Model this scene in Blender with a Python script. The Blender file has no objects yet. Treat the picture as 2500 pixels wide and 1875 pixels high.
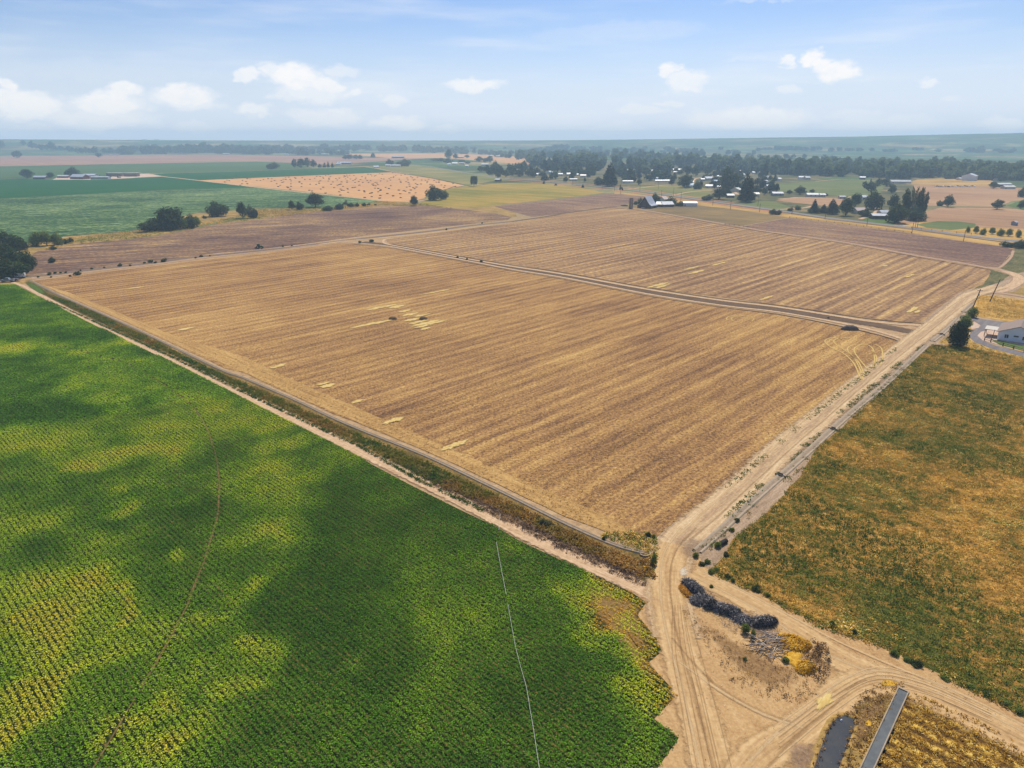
import bpy, math, random
import numpy as np
from mathutils import Vector
R = math.radians
S = bpy.context.scene
COL = S.collection
random.seed(7)
rng = np.random.default_rng(11)

# ------------------------------------------------------------------ camera
CAM_H = 65.0
PITCH = R(19.45)
FPX = 1689.0
cam_d = bpy.data.cameras.new('camera')
cam = bpy.data.objects.new('camera', cam_d)
COL.objects.link(cam)
cam.location = (0, 0, CAM_H)
cam.rotation_euler = (R(90) - PITCH, 0, 0)
cam_d.sensor_width = 36
cam_d.lens = FPX / 2500 * 36
cam_d.clip_start = 1
cam_d.clip_end = 30000
S.camera = cam

# ------------------------------------------------------------------ light, exposure
SUN_AZ, SUN_EL = 16.0, 52.0
sun_d = bpy.data.lights.new('sun', 'SUN')
sun = bpy.data.objects.new('sun', sun_d)
COL.objects.link(sun)
sun_d.energy = 4.9
sun_d.angle = R(0.6)
sun_d.color = (1.0, 0.93, 0.82)
sdir = Vector((math.sin(R(SUN_AZ)) * math.cos(R(SUN_EL)), math.cos(R(SUN_AZ)) * math.cos(R(SUN_EL)), math.sin(R(SUN_EL))))
sun.rotation_euler = sdir.to_track_quat('Z', 'Y').to_euler()
S.view_settings.view_transform = 'Standard'
S.view_settings.look = 'None'
S.view_settings.gamma = 1
S.view_settings.exposure = 0.0
S.cycles.use_denoising = True
S.cycles.max_bounces = 6
S.cycles.diffuse_bounces = 2
S.cycles.transparent_max_bounces = 24
S.cycles.volume_bounces = 1
S.cycles.volume_max_steps = 64
SKY_STRENGTH = 0.105


# ------------------------------------------------------------------ node helper
class NB:
    def __init__(s, nt):
        s.t = nt
    def n(s, typ, ins=None, **props):
        nd = s.t.nodes.new(typ)
        for k, v in props.items():
            setattr(nd, k, v)
        for k, v in (ins or {}).items():
            sock = nd.inputs[k]
            if isinstance(v, bpy.types.NodeSocket):
                s.t.links.new(v, sock)
            else:
                sock.default_value = v
        return nd
    def m(s, op, a, b=0.0, c=0.0, clamp=False):
        nd = s.n('ShaderNodeMath', {0: a, 1: b, 2: c}, operation=op)
        nd.use_clamp = clamp
        return nd.outputs[0]
    def vm(s, op, a, b=(0, 0, 0)):
        nd = s.n('ShaderNodeVectorMath', {0: a, 1: b}, operation=op)
        return nd.outputs['Value'] if op in ('LENGTH', 'DOT_PRODUCT', 'DISTANCE') else nd.outputs[0]
    def xyz(s, x, y, z=0.0):
        return s.n('ShaderNodeCombineXYZ', {0: x, 1: y, 2: z}).outputs[0]
    def noise(s, vec, scale, detail=3.0, rough=0.55, out=0):
        return s.n('ShaderNodeTexNoise', {'Vector': vec, 'Scale': scale, 'Detail': detail, 'Roughness': rough}).outputs[out]
    def mr(s, v, a, b, c=0.0, d=1.0, smooth=False):
        nd = s.n('ShaderNodeMapRange', {'Value': v, 'From Min': a, 'From Max': b, 'To Min': c, 'To Max': d})
        nd.interpolation_type = 'SMOOTHSTEP' if smooth else 'LINEAR'
        return nd.outputs[0]
    def ramp(s, fac, stops):
        nd = s.n('ShaderNodeValToRGB', {0: fac})
        el = nd.color_ramp.elements
        while len(el) < len(stops):
            el.new(0.5)
        for e, (p, c) in zip(el, stops):
            e.position = p
            e.color = (c[0], c[1], c[2], 1)
        return nd.outputs[0]
    def mix(s, fac, a, b, blend='MIX'):
        nd = s.n('ShaderNodeMix', data_type='RGBA', blend_type=blend)
        for k, v in ((0, fac), (6, a), (7, b)):
            if isinstance(v, bpy.types.NodeSocket):
                s.t.links.new(v, nd.inputs[k])
            else:
                nd.inputs[k].default_value = v if k == 0 else (v[0], v[1], v[2], 1)
        return nd.outputs[2]


def lin(c):
    c /= 255.0
    return c / 12.92 if c <= 0.04045 else ((c + 0.055) / 1.055) ** 2.4


ILL = 1.22          # how bright a white ground renders under this sun and sky


def A(r, g, b, k=1.0):
    """base colour of a surface that the photograph shows as this sRGB value in full sun"""
    return tuple(min(0.85, max(0.002, lin(v) * k / ILL)) for v in (r, g, b))


# ------------------------------------------------------------------ world: sky and clouds
world = bpy.data.worlds.new('World')
S.world = world
world.use_nodes = True
wt = world.node_tree
wt.nodes.clear()
w = NB(wt)
sky = w.n('ShaderNodeTexSky', sky_type='NISHITA')
sky.sun_disc = False
sky.sun_elevation = R(SUN_EL)
sky.sun_rotation = R(SUN_AZ)
sky.altitude = 700
sky.air_density = 1.0
sky.dust_density = 1.2
sky.ozone_density = 3.0
sky_c = sky.outputs[0]


def px_dir(px, py):
    x = (px - 1250) / FPX
    y = (937.5 - py) / FPX
    v = Vector((x, math.cos(PITCH) + y * math.sin(PITCH), -math.sin(PITCH) + y * math.cos(PITCH)))
    return v.normalized()


def azel(px, py):
    v = px_dir(px, py)
    return math.atan2(v.x, v.y), math.asin(v.z)


# (x, y, half width, half height, opacity) in the photograph's pixels -> directions in the sky
CLOUDS = [(22, 212, 34, 24, .9), (75, 262, 80, 34, .95), (10, 250, 50, 30, .9), (190, 262, 50, 30, .35), (265, 250, 95, 30, 1), (305, 222, 42, 22, .9),
          (240, 292, 125, 26, .75), (60, 320, 60, 16, .4), (455, 235, 75, 26, .9), (425, 228, 40, 22, .9), (480, 255, 60, 18, .55), (600, 182, 36, 16, .75),
          (665, 172, 34, 22, .75), (720, 190, 60, 34, 1), (790, 205, 45, 22, .85), (760, 225, 90, 24, .6), (870, 222, 30, 12, .7), (830, 170, 50, 16, .45),
          (700, 240, 40, 14, .5), (620, 272, 50, 14, .65), (800, 285, 85, 22, .6), (955, 240, 38, 14, .5), (965, 298, 58, 18, .75), (1155, 207, 68, 15, .75),
          (1095, 315, 34, 12, .4), (1635, 172, 28, 16, .85), (1675, 198, 52, 22, .7), (1640, 250, 34, 9, .4), (1560, 270, 60, 12, .4), (1915, 150, 26, 11, .8),
          (1995, 145, 34, 18, .95), (2035, 170, 48, 24, .95), (1925, 220, 36, 10, .4), (2258, 198, 30, 9, .55), (1830, 292, 150, 30, .75), (1860, 275, 60, 16, .7),
          (2140, 305, 140, 22, .4), (2450, 308, 44, 16, .5), (2330, 236, 30, 8, .25), (1490, 310, 70, 14, .3), (1840, 145, 60, 8, .2), (1540, 75, 170, 22, .16),
          (1850, 2, 80, 7, .25), (1380, 85, 90, 20, .12), (300, 175, 260, 26, .1), (480, 312, 50, 14, .45), (2080, 280, 80, 10, .3)]
gd = w.n('ShaderNodeTexCoord').outputs['Generated']
sp = w.n('ShaderNodeSeparateXYZ', {0: gd})
az = w.m('ARCTAN2', sp.outputs[0], sp.outputs[1])
el = w.m('ARCSINE', sp.outputs[2])
base = w.xyz(az, w.m('MULTIPLY', el, 1.6), 0.0)
nz = w.noise(base, 22.0, 9.0, 0.66, out=1)
warp = w.vm('MULTIPLY', w.vm('SUBTRACT', nz, (0.5, 0.5, 0.5)), (0.07, 0.036, 0))
pv = w.vm('ADD', w.xyz(az, el, 0.0), warp)
dens = None
for (cx, cy, hw, hh, op) in CLOUDS:
    a0, e0 = azel(cx, cy)
    a1, _ = azel(cx + hw, cy)
    _, e1 = azel(cx, cy - hh)
    q = w.vm('MULTIPLY', w.vm('SUBTRACT', pv, (a0, e0, 0)), (0.8 / abs(a1 - a0), 0.8 / abs(e1 - e0), 0))
    l = w.vm('LENGTH', q)
    d = w.m('MULTIPLY', w.mr(l, 1.12, 0.5, 0, 1, True), min(1.0, op * 1.05))
    dens = d if dens is None else w.m('MAXIMUM', dens, d)
dens = w.m('MULTIPLY', dens, w.mr(w.noise(base, 60.0, 5.0, 0.6), 0.25, 0.55, 0.72, 1.0))
# thin high streaks
st = w.noise(w.xyz(w.m('MULTIPLY', az, 3.0), w.m('MULTIPLY', el, 26.0), 0.3), 1.6, 4.0, 0.5)
dens = w.m('MAXIMUM', dens, w.m('MULTIPLY', w.mr(st, 0.45, 0.85, 0, 1, True), 0.35))
sky_s = w.vm('SCALE', sky_c)
sky_s.node.inputs['Scale'].default_value = 1.0
tint = w.mix(1.0, sky_s, (0.80, 0.90, 1.08), 'MULTIPLY')
# milky veil of summer haze low in the sky
veil = w.mr(w.m('ADD', el, w.m('MULTIPLY', w.m('SUBTRACT', w.noise(w.xyz(w.m('MULTIPLY', az, 2.0), w.m('MULTIPLY', el, 9.0), 0.0), 1.5, 4.0), 0.5), 0.06)), 0.17, 0.0, 0.0, 0.95, True)
tint = w.mix(veil, tint, (7.7, 8.4, 9.6))
mixed = w.mix(dens, tint, (9.8, 9.7, 9.7))
bg = w.n('ShaderNodeBackground', {'Color': mixed, 'Strength': SKY_STRENGTH})
wo = w.n('ShaderNodeOutputWorld')
wt.links.new(bg.outputs[0], wo.inputs[0])


# ------------------------------------------------------------------ geometry helpers
def G(px, py, z=0.0):
    """the point of the ground that lies under this pixel of the photograph"""
    x = (px - 1250) / FPX
    y = (937.5 - py) / FPX
    dy = math.cos(PITCH) + y * math.sin(PITCH)
    dz = -math.sin(PITCH) + y * math.cos(PITCH)
    t = -(CAM_H - z) / dz
    return (x * t, dy * t)


def depth_at(px, py):
    x, y = G(px, py)
    return y * math.cos(PITCH) + CAM_H * math.sin(PITCH)


def wpx(px, py, n):
    """metres covered by n pixels across at that ground point"""
    return depth_at(px, py) * n / FPX


def height_of(px, base, top):
    x, y = G(px, base)
    k = (937.5 - top) / FPX
    zz = y * (k * math.cos(PITCH) - math.sin(PITCH)) / (math.cos(PITCH) + k * math.sin(PITCH))
    return CAM_H + zz


U_AZ, V_AZ = R(-46.7), R(43.3)
UD = (math.sin(U_AZ), math.cos(U_AZ))
VD = (math.sin(V_AZ), math.cos(V_AZ))


def mesh_np(name, V, Fq, mat=None, attrs=None, smooth=False, uv=None):
    """V (n,3), Fq (m,k) -> mesh"""
    me = bpy.data.meshes.new(name)
    V = np.asarray(V, dtype=np.float32)
    Fq = np.asarray(Fq, dtype=np.int32)
    n, (m, k) = len(V), Fq.shape
    me.vertices.add(n)
    me.vertices.foreach_set('co', V.ravel())
    me.loops.add(m * k)
    me.loops.foreach_set('vertex_index', Fq.ravel())
    me.polygons.add(m)
    me.polygons.foreach_set('loop_start', np.arange(0, m * k, k, dtype=np.int32))
    me.polygons.foreach_set('loop_total', np.full(m, k, dtype=np.int32))
    me.update(calc_edges=True)
    for an, (typ, data) in (attrs or {}).items():
        a = me.attributes.new(an, typ, 'POINT')
        data = np.asarray(data, dtype=np.float32)
        if typ == 'FLOAT_COLOR':
            if data.shape[1] == 3:
                data = np.concatenate([data, np.ones((len(data), 1), np.float32)], 1)
            a.data.foreach_set('color', data.ravel())
        else:
            a.data.foreach_set('value', data.ravel())
    if smooth:
        me.polygons.foreach_set('use_smooth', np.ones(m, dtype=bool))
    if mat:
        me.materials.append(mat)
    return me


def link(name, me, parent=None):
    o = bpy.data.objects.new(name, me)
    COL.objects.link(o)
    if parent is not None:
        o.parent = parent
    return o


def tag(o, label=None, cat=None, group=None, kind=None):
    if label: o['label'] = label
    if cat: o['category'] = cat
    if group: o['group'] = group
    if kind: o['kind'] = kind
    return o


def empty(name, loc, rz=0.0, label=None, cat=None, group=None):
    o = bpy.data.objects.new(name, None)
    COL.objects.link(o)
    o.location = loc
    o.rotation_euler = (0, 0, rz)
    o.empty_display_size = 0.5
    return tag(o, label, cat, group)


def copy_tree(o, parent=None):
    c = o.copy()
    COL.objects.link(c)
    if parent is not None:
        c.parent = parent
    for ch in [q for q in bpy.data.objects if q.parent == o]:
        copy_tree(ch, c)
    return c


KIDS = {}


def copy_thing(root, kids, loc, rz, sc, label, group=None):
    """kids: list of (object, [sub objects])"""
    r = root.copy()
    COL.objects.link(r)
    r.location = loc
    r.rotation_euler = (0, 0, rz)
    r.scale = sc
    r['label'] = label
    if group:
        r['group'] = group
    elif 'group' in r:
        del r['group']
    for k, subs in kids:
        c = k.copy()
        COL.objects.link(c)
        c.parent = r
        for s_ in subs:
            d = s_.copy()
            COL.objects.link(d)
            d.parent = c
    return r


class MB:
    """collects boxes, prisms and tubes into one mesh"""
    def __init__(s):
        s.v, s.f = [], []
    def add(s, V, Fc):
        b = len(s.v)
        s.v += [tuple(p) for p in V]
        s.f += [tuple(i + b for i in f) for f in Fc]
        return s
    def box(s, x0, x1, y0, y1, z0, z1):
        V = [(x0, y0, z0), (x1, y0, z0), (x1, y1, z0), (x0, y1, z0), (x0, y0, z1), (x1, y0, z1), (x1, y1, z1), (x0, y1, z1)]
        return s.add(V, [(0, 3, 2, 1), (4, 5, 6, 7), (0, 1, 5, 4), (1, 2, 6, 5), (2, 3, 7, 6), (3, 0, 4, 7)])
    def tube(s, pts, rad, n=6):
        pts = [Vector(p) for p in pts]
        if not isinstance(rad, (list, tuple)):
            rad = [rad] * len(pts)
        V, Fc = [], []
        for i, p in enumerate(pts):
            t = (pts[min(i + 1, len(pts) - 1)] - pts[max(i - 1, 0)]).normalized()
            a = t.orthogonal().normalized() if abs(t.z) < 0.999 else Vector((1, 0, 0))
            b = t.cross(a).normalized()
            for j in range(n):
                th = 2 * math.pi * j / n
                V.append(p + rad[i] * (math.cos(th) * a + math.sin(th) * b))
        for i in range(len(pts) - 1):
            for j in range(n):
                Fc.append((i * n + j, i * n + (j + 1) % n, (i + 1) * n + (j + 1) % n, (i + 1) * n + j))
        Fc.append(tuple(range(n - 1, -1, -1)))
        Fc.append(tuple((len(pts) - 1) * n + j for j in range(n)))
        return s.add(V, Fc)
    def prism(s, prof, y0, y1):
        """profile in x,z pushed along y"""
        n = len(prof)
        V = [(x, y0, z) for x, z in prof] + [(x, y1, z) for x, z in prof]
        Fc = [tuple(range(n)), tuple(range(2 * n - 1, n - 1, -1))]
        for i in range(n):
            j = (i + 1) % n
            Fc.append((i, i + n, j + n, j))
        return s.add(V, Fc)
    def mesh(s, name, mat=None, smooth=False):
        me = bpy.data.meshes.new(name)
        me.from_pydata(s.v, [], s.f)
        if mat: me.materials.append(mat)
        if smooth:
            for p in me.polygons: p.use_smooth = True
        return me
    def obj(s, name, mat=None, parent=None, smooth=False):
        return link(name, s.mesh(name, mat, smooth), parent)


# value noise in numpy
_tab = rng.random((256, 256)).astype(np.float32)


def vnoise(x, y, sc, seed=0):
    x = np.asarray(x) * sc + 17.3 * seed + 1000
    y = np.asarray(y) * sc + 9.1 * seed + 1000
    xi, yi = np.floor(x).astype(int), np.floor(y).astype(int)
    fx, fy = x - xi, y - yi
    fx, fy = fx * fx * (3 - 2 * fx), fy * fy * (3 - 2 * fy)
    g = lambda a, b: _tab[(a + seed * 31) % 256, (b + seed * 57) % 256]
    return (g(xi, yi) * (1 - fx) + g(xi + 1, yi) * fx) * (1 - fy) + (g(xi, yi + 1) * (1 - fx) + g(xi + 1, yi + 1) * fx) * fy


def fbm(x, y, sc, seed=0, oct=3):
    t, a, n = 0, 1.0, 0
    for i in range(oct):
        t = t + a * vnoise(x, y, sc * 2 ** i, seed + i)
        n += a
        a *= 0.5
    return t / n


def inside(x, y, poly):
    x = np.asarray(x); y = np.asarray(y)
    r = np.zeros(x.shape, bool)
    n = len(poly)
    for i in range(n):
        x0, y0 = poly[i]
        x1, y1 = poly[(i + 1) % n]
        c = ((y0 > y) != (y1 > y)) & (x < (x1 - x0) * (y - y0) / (y1 - y0 + 1e-12) + x0)
        r ^= c
    return r


def rough_poly(pts, step, amp):
    """pixel outline -> world outline, cut finer and made uneven"""
    wp = [Vector(G(*p)) for p in pts]
    out = []
    n = len(wp)
    for i in range(n):
        a, b = wp[i], wp[(i + 1) % n]
        L = (b - a).length
        if L < 1e-3:
            continue
        k = max(1, min(400, int(L / step)))
        nr = Vector((-(b - a).y, (b - a).x)).normalized()
        for j in range(k):
            p = a.lerp(b, j / k)
            f = 0.0 if j == 0 else (float(fbm(p.x, p.y, 0.6 / step, 3)) - 0.5) * 2 * amp
            out.append((p.x + nr.x * f, p.y + nr.y * f))
    return out


def sheet(name, pts, z, mat, step=2.0, amp=0.25, kind='structure', label=None, raw=False):
    wp = pts if raw else rough_poly(pts, step, amp)
    import bmesh
    bm = bmesh.new()
    vs = [bm.verts.new((x, y, z)) for x, y in wp]
    f = bm.faces.new(vs)
    bm.normal_update()
    if f.normal.z < 0:
        f.normal_flip()
    bmesh.ops.triangulate(bm, faces=[f])
    me = bpy.data.meshes.new(name)
    bm.to_mesh(me)
    bm.free()
    me.materials.append(mat)
    o = link(name, me)
    tag(o, label, kind=kind)
    return o


def resample(pts, step):
    """Catmull-Rom through world points"""
    P_ = [Vector(p) for p in pts]
    if len(P_) == 2:
        P_ = [P_[0], P_[0].lerp(P_[1], .5), P_[1]]
    ext = [P_[0] * 2 - P_[1]] + P_ + [P_[-1] * 2 - P_[-2]]
    out = []
    for i in range(1, len(ext) - 2):
        p0, p1, p2, p3 = ext[i - 1:i + 3]
        k = max(1, min(200, int((p2 - p1).length / step)))
        for j in range(k):
            t = j / k
            out.append(0.5 * ((2 * p1) + (p2 - p0) * t + (2 * p0 - 5 * p1 + 4 * p2 - p3) * t * t + (3 * p1 - p0 - 3 * p2 + p3) * t ** 3))
    out.append(P_[-1])
    return out


def ribbon(name, pts, width, z, mat, step=3.0, kind='structure', label=None, raw=False, wob=0.0):
    """a strip along a line of pixels; UV.x runs across it, UV.y along it in metres"""
    L = resample(pts if raw else [G(*p) for p in pts], step)
    n = len(L)
    V, uvs = [], []
    dist = 0.0
    for i, p in enumerate(L):
        t = (L[min(i + 1, n - 1)] - L[max(i - 1, 0)]).normalized()
        nr = Vector((-t.y, t.x))
        if i: dist += (L[i] - L[i - 1]).length
        wd = width(i / (n - 1)) if callable(width) else width
        wl = wd / 2 * (1 + wob * (float(vnoise(p.x, p.y, 0.25, 5)) - .5) * 2)
        wr = wd / 2 * (1 + wob * (float(vnoise(p.x, p.y, 0.25, 8)) - .5) * 2)
        V += [(p.x + nr.x * wl, p.y + nr.y * wl, z), (p.x - nr.x * wr, p.y - nr.y * wr, z)]
        uvs += [(0, dist), (1, dist)]
    Fq = [(2 * i, 2 * i + 1, 2 * i + 3, 2 * i + 2) for i in range(n - 1)]
    me = mesh_np(name, V, Fq, mat)
    uvl = me.uv_layers.new(name='UVMap')
    li = np.zeros(len(me.loops), dtype=np.int32)
    me.loops.foreach_get('vertex_index', li)
    uvl.data.foreach_set('uv', np.asarray(uvs, dtype=np.float32)[li].ravel())
    o = link(name, me)
    tag(o, label, kind=kind)
    return o


def blob(name, pts, z, mat, amp=0.3, kind='structure', raw=False):
    """a patch with a soft uneven border: attribute 'edge' falls from 1 in the middle to 0 outside"""
    wp = pts if raw else rough_poly(pts, 1.2, amp)
    cx = sum(p[0] for p in wp) / len(wp)
    cy = sum(p[1] for p in wp) / len(wp)
    n = len(wp)
    V = [(cx, cy, z)] + [((p[0] + cx) / 2, (p[1] + cy) / 2, z) for p in wp] + [(p[0], p[1], z) for p in wp]
    e = [1.0] + [0.8] * n + [0.0] * n
    me = bpy.data.meshes.new(name)
    Fc = []
    for i in range(n):
        j = (i + 1) % n
        Fc.append((0, 1 + i, 1 + j))
        Fc.append((1 + i, 1 + n + i, 1 + n + j, 1 + j))
    me.from_pydata(V, [], Fc)
    a = me.attributes.new('edge', 'FLOAT', 'POINT')
    a.data.foreach_set('value', np.asarray(e, dtype=np.float32))
    me.materials.append(mat)
    o = link(name, me)
    if me.polygons[0].normal.z < 0:
        me.flip_normals()
    tag(o, kind=kind)
    return o


def ell(cx, cy, hw, hh, n=14, jit=0.25):
    return [(cx + hw * math.cos(2 * math.pi * i / n) * random.uniform(1 - jit, 1), cy + hh * math.sin(2 * math.pi * i / n) * random.uniform(1 - jit, 1)) for i in range(n)]


# ------------------------------------------------------------------ materials
def new_mat(name):
    m = bpy.data.materials.new(name)
    m.use_nodes = True
    nt = m.node_tree
    nt.nodes.clear()
    return m, NB(nt)


def finish(b, col, rough=0.9, bump=None, bump_s=0.3, bump_d=0.1, alpha=None, spec=0.2, metal=0.0, trans=None):
    ins = {'Base Color': col, 'Roughness': rough, 'Metallic': metal, 'Specular IOR Level': spec}
    p = b.n('ShaderNodeBsdfPrincipled', ins)
    if bump is not None:
        bn = b.n('ShaderNodeBump', {'Height': bump, 'Strength': bump_s, 'Distance': bump_d})
        b.t.links.new(bn.outputs[0], p.inputs['Normal'])
    if alpha is not None:
        b.t.links.new(alpha, p.inputs['Alpha'])
    out = b.n('ShaderNodeOutputMaterial')
    if trans is not None:
        tr = b.n('ShaderNodeBsdfTranslucent', {'Color': trans[0]})
        mx = b.n('ShaderNodeMixShader', {0: trans[1], 1: p.outputs[0], 2: tr.outputs[0]})
        b.t.links.new(mx.outputs[0], out.inputs[0])
    else:
        b.t.links.new(p.outputs[0], out.inputs[0])
    return p


def uvw(b, az_=V_AZ):
    """world position turned so that the second axis runs along the rows"""
    pos = b.n('ShaderNodeNewGeometry').outputs['Position']
    v = b.vm('DOT_PRODUCT', pos, (math.sin(az_), math.cos(az_), 0))
    u = b.vm('DOT_PRODUCT', pos, (math.cos(az_), -math.sin(az_), 0))
    return pos, u, v


def field_mat(name, stops, az_=V_AZ, rows=0.0, row_w=0.12, streak=(6.0, 90.0), streak_w=0.5, patch=0.012, patch_w=0.6, grain=1.6, grain_w=0.6, bump=0.4, fine=(1.2, 9.0), fine_w=0.3, rough=0.95, extra=None):
    m, b = new_mat(name)
    pos, u, v = uvw(b, az_)
    t = b.m('MULTIPLY', b.m('SUBTRACT', b.noise(pos, patch, 4.0, 0.6), 0.5), patch_w * 2)
    def addv(x, wgt):
        nonlocal t
        t = b.m('ADD', t, b.m('MULTIPLY', b.m('SUBTRACT', x, 0.5), wgt * 2))
    s1 = b.noise(b.xyz(b.m('DIVIDE', u, streak[0]), b.m('DIVIDE', v, streak[1]), 0.0), 1.0, 3.0, 0.6)
    addv(s1, streak_w)
    s2 = b.noise(b.xyz(b.m('DIVIDE', u, fine[0]), b.m('DIVIDE', v, fine[1]), 3.0), 1.0, 2.0, 0.6)
    addv(s2, fine_w)
    g1 = b.noise(pos, grain, 3.0, 0.75)
    addv(g1, grain_w)
    h = g1
    if rows > 0:
        wv = b.m('MULTIPLY_ADD', b.m('SINE', b.m('MULTIPLY', u, 2 * math.pi / rows)), 0.5, 0.5)
        addv(wv, row_w)
        h = b.m('ADD', g1, b.m('MULTIPLY', wv, 0.6))
    t = b.m('ADD', t, 0.5)
    col = b.ramp(t, stops)
    if extra:
        col = extra(b, pos, u, v, col)
    finish(b, col, rough, h, 0.6, bump, spec=0.05)
    return m


def path_mat(name, stops, across=None, soft=0.0, grain=2.0, along=0.15, alpha_max=1.0, streak=14.0, bump=0.05):
    """dirt of a ribbon: streaks run along it; across = [(pos, offset)] moves the tone over the width; soft > 0 fades the sides"""
    m, b = new_mat(name)
    uv = b.n('ShaderNodeUVMap').outputs[0]
    s_ = b.n('ShaderNodeSeparateXYZ', {0: uv})
    ux, uy = s_.outputs[0], s_.outputs[1]
    pos = b.n('ShaderNodeNewGeometry').outputs['Position']
    wob = b.m('MULTIPLY', b.m('SUBTRACT', b.noise(b.xyz(uy, 0.0, 0.0), 0.05, 2.0), 0.5), 0.12)
    ux2 = b.m('ADD', ux, wob)
    t = b.noise(b.xyz(b.m('MULTIPLY', ux2, streak), b.m('MULTIPLY', uy, along), 0.0), 1.0, 4.0, 0.65)
    t = b.m('ADD', b.m('MULTIPLY', b.m('SUBTRACT', t, 0.5), 1.1), 0.5)
    t = b.m('ADD', t, b.m('MULTIPLY', b.m('SUBTRACT', b.noise(pos, grain, 4.0, 0.7), 0.5), 0.9))
    if across:
        rp = b.ramp(ux2, [(p_, (0.5 + o_,) * 3) for p_, o_ in across])
        t = b.m('ADD', t, b.m('SUBTRACT', rp, 0.5))
    col = b.ramp(t, stops)
    alpha = None
    if soft > 0:
        e = b.m('MULTIPLY', b.m('MINIMUM', ux, b.m('SUBTRACT', 1.0, ux)), 2.0)
        e = b.m('ADD', e, b.m('MULTIPLY', b.m('SUBTRACT', b.noise(pos, 0.9, 5.0, 0.7), 0.5), 0.9))
        alpha = b.m('MULTIPLY', b.mr(e, 0.08, 0.08 + soft, 0, 1, True), alpha_max)
    finish(b, col, 0.95, b.noise(pos, 3.0, 3.0, 0.7), 0.5, bump, alpha=alpha, spec=0.05)
    return m


def patch_mat(name, stops, grain=1.5, soft=0.6, alpha_max=1.0, az_=V_AZ, stretch=(1.0, 1.0), bump=0.1, thr=0.25):
    m, b = new_mat(name)
    pos, u, v = uvw(b, az_)
    vec = b.xyz(b.m('DIVIDE', u, stretch[0]), b.m('DIVIDE', v, stretch[1]), 0.0)
    t = b.noise(vec, grain, 5.0, 0.75)
    t = b.mr(t, 0.3, 0.7)
    col = b.ramp(t, stops)
    e = b.n('ShaderNodeAttribute', attribute_name='edge').outputs['Fac']
    e = b.m('ADD', e, b.m('MULTIPLY', b.m('SUBTRACT', b.noise(vec, 1.5, 6.0, 0.8), 0.5), 1.7))
    alpha = b.m('MULTIPLY', b.mr(e, thr, thr + soft, 0, 1, True), alpha_max)
    finish(b, col, 0.95, b.noise(pos, 2.5, 4.0, 0.7), 0.6, bump, alpha=alpha, spec=0.05)
    return m


def plain(name, col, rough=0.7, var=0.25, scale=1.0, metal=0.0, spec=0.3, bump=0.0):
    m, b = new_mat(name)
    pos = b.n('ShaderNodeTexCoord').outputs['Object']
    n_ = b.noise(pos, scale, 5.0, 0.65)
    lo = tuple(c * (1 - var) for c in col)
    hi = tuple(min(0.9, c * (1 + var)) for c in col)
    c = b.ramp(b.mr(n_, 0.3, 0.7), [(0, lo), (1, hi)])
    finish(b, c, rough, n_ if bump else None, 0.5, bump, metal=metal, spec=spec)
    return m


def sheet_metal(name, col, gap=0.6, axis=0, rough=0.45):
    """ribbed roofing with rust streaks"""
    m, b = new_mat(name)
    pos = b.n('ShaderNodeTexCoord').outputs['Object']
    s_ = b.n('ShaderNodeSeparateXYZ', {0: pos})
    a = b.m('SINE', b.m('MULTIPLY', s_.outputs[1 - axis], 2 * math.pi / gap))
    n_ = b.noise(pos, 0.35, 5.0, 0.7)
    c = b.ramp(b.mr(n_, 0.3, 0.72), [(0, tuple(v * 0.72 for v in col)), (0.6, col), (1, tuple(min(.88, v * 1.08) for v in col))])
    finish(b, c, rough, a, 0.5, 0.03, spec=0.4)
    return m


def attr_mat(name, rough=0.8, trans=0.25, spec=0.05):
    """foliage whose colour is stored per leaf"""
    m, b = new_mat(name)
    c = b.n('ShaderNodeAttribute', attribute_name='col').outputs['Color']
    g = b.mix(1.0, c, (1.25, 1.15, 0.6), 'MULTIPLY')
    finish(b, c, rough, spec=spec, trans=(g, trans))
    return m


LEAF = attr_mat('leaf_material', 0.7, 0.36, 0.06)
STRAW = attr_mat('straw_material', 0.85, 0.2, 0.1)

# ------------------------------------------------------------------ terrain
R_END = 5600.0


def horizon_px(px):
    pts = [(-800, 343), (0, 340), (600, 343), (1250, 343), (1500, 341), (1800, 337), (2100, 333), (2500, 324), (3300, 318)]
    if px <= pts[0][0]: return pts[0][1]
    for (a, ya), (b, yb) in zip(pts, pts[1:]):
        if px <= b:
            return ya + (yb - ya) * (px - a) / (b - a)
    return pts[-1][1]


def end_height(az_):
    az_ = max(-0.9, min(0.9, az_))
    px = 1250 + FPX / math.cos(PITCH) * math.tan(az_)
    py = horizon_px(px)
    d = px_dir(px, py)
    return CAM_H + R_END * d.z / math.hypot(d.x, d.y)


def terr_z(x, y):
    r = math.hypot(x, y)
    if r < 3700:
        return 0.0
    t = min(1, (r - 3700) / (R_END - 3700))
    s_ = t * t * (3 - 2 * t) * 0.55 + 0.45 * t ** 1.3
    return end_height(math.atan2(x, y)) * s_


radii = [0, 60, 120, 250, 500, 900, 1400, 2000, 2600, 3200, 3700, 3850, 4000, 4150, 4300, 4500, 4700, 4900, 5100, 5300, 5450, R_END]
NA = 240
V, Fq = [], []
for r_ in radii:
    for i in range(NA):
        a_ = -math.pi + 2 * math.pi * i / NA
        x, y = r_ * math.sin(a_), r_ * math.cos(a_)
        V.append((x, y, terr_z(x, y) if r_ > 2600 else 0.0))
for k in range(len(radii) - 1):
    for i in range(NA):
        j = (i + 1) % NA
        Fq.append((k * NA + i, (k + 1) * NA + i, (k + 1) * NA + j, k * NA + j))


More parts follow.
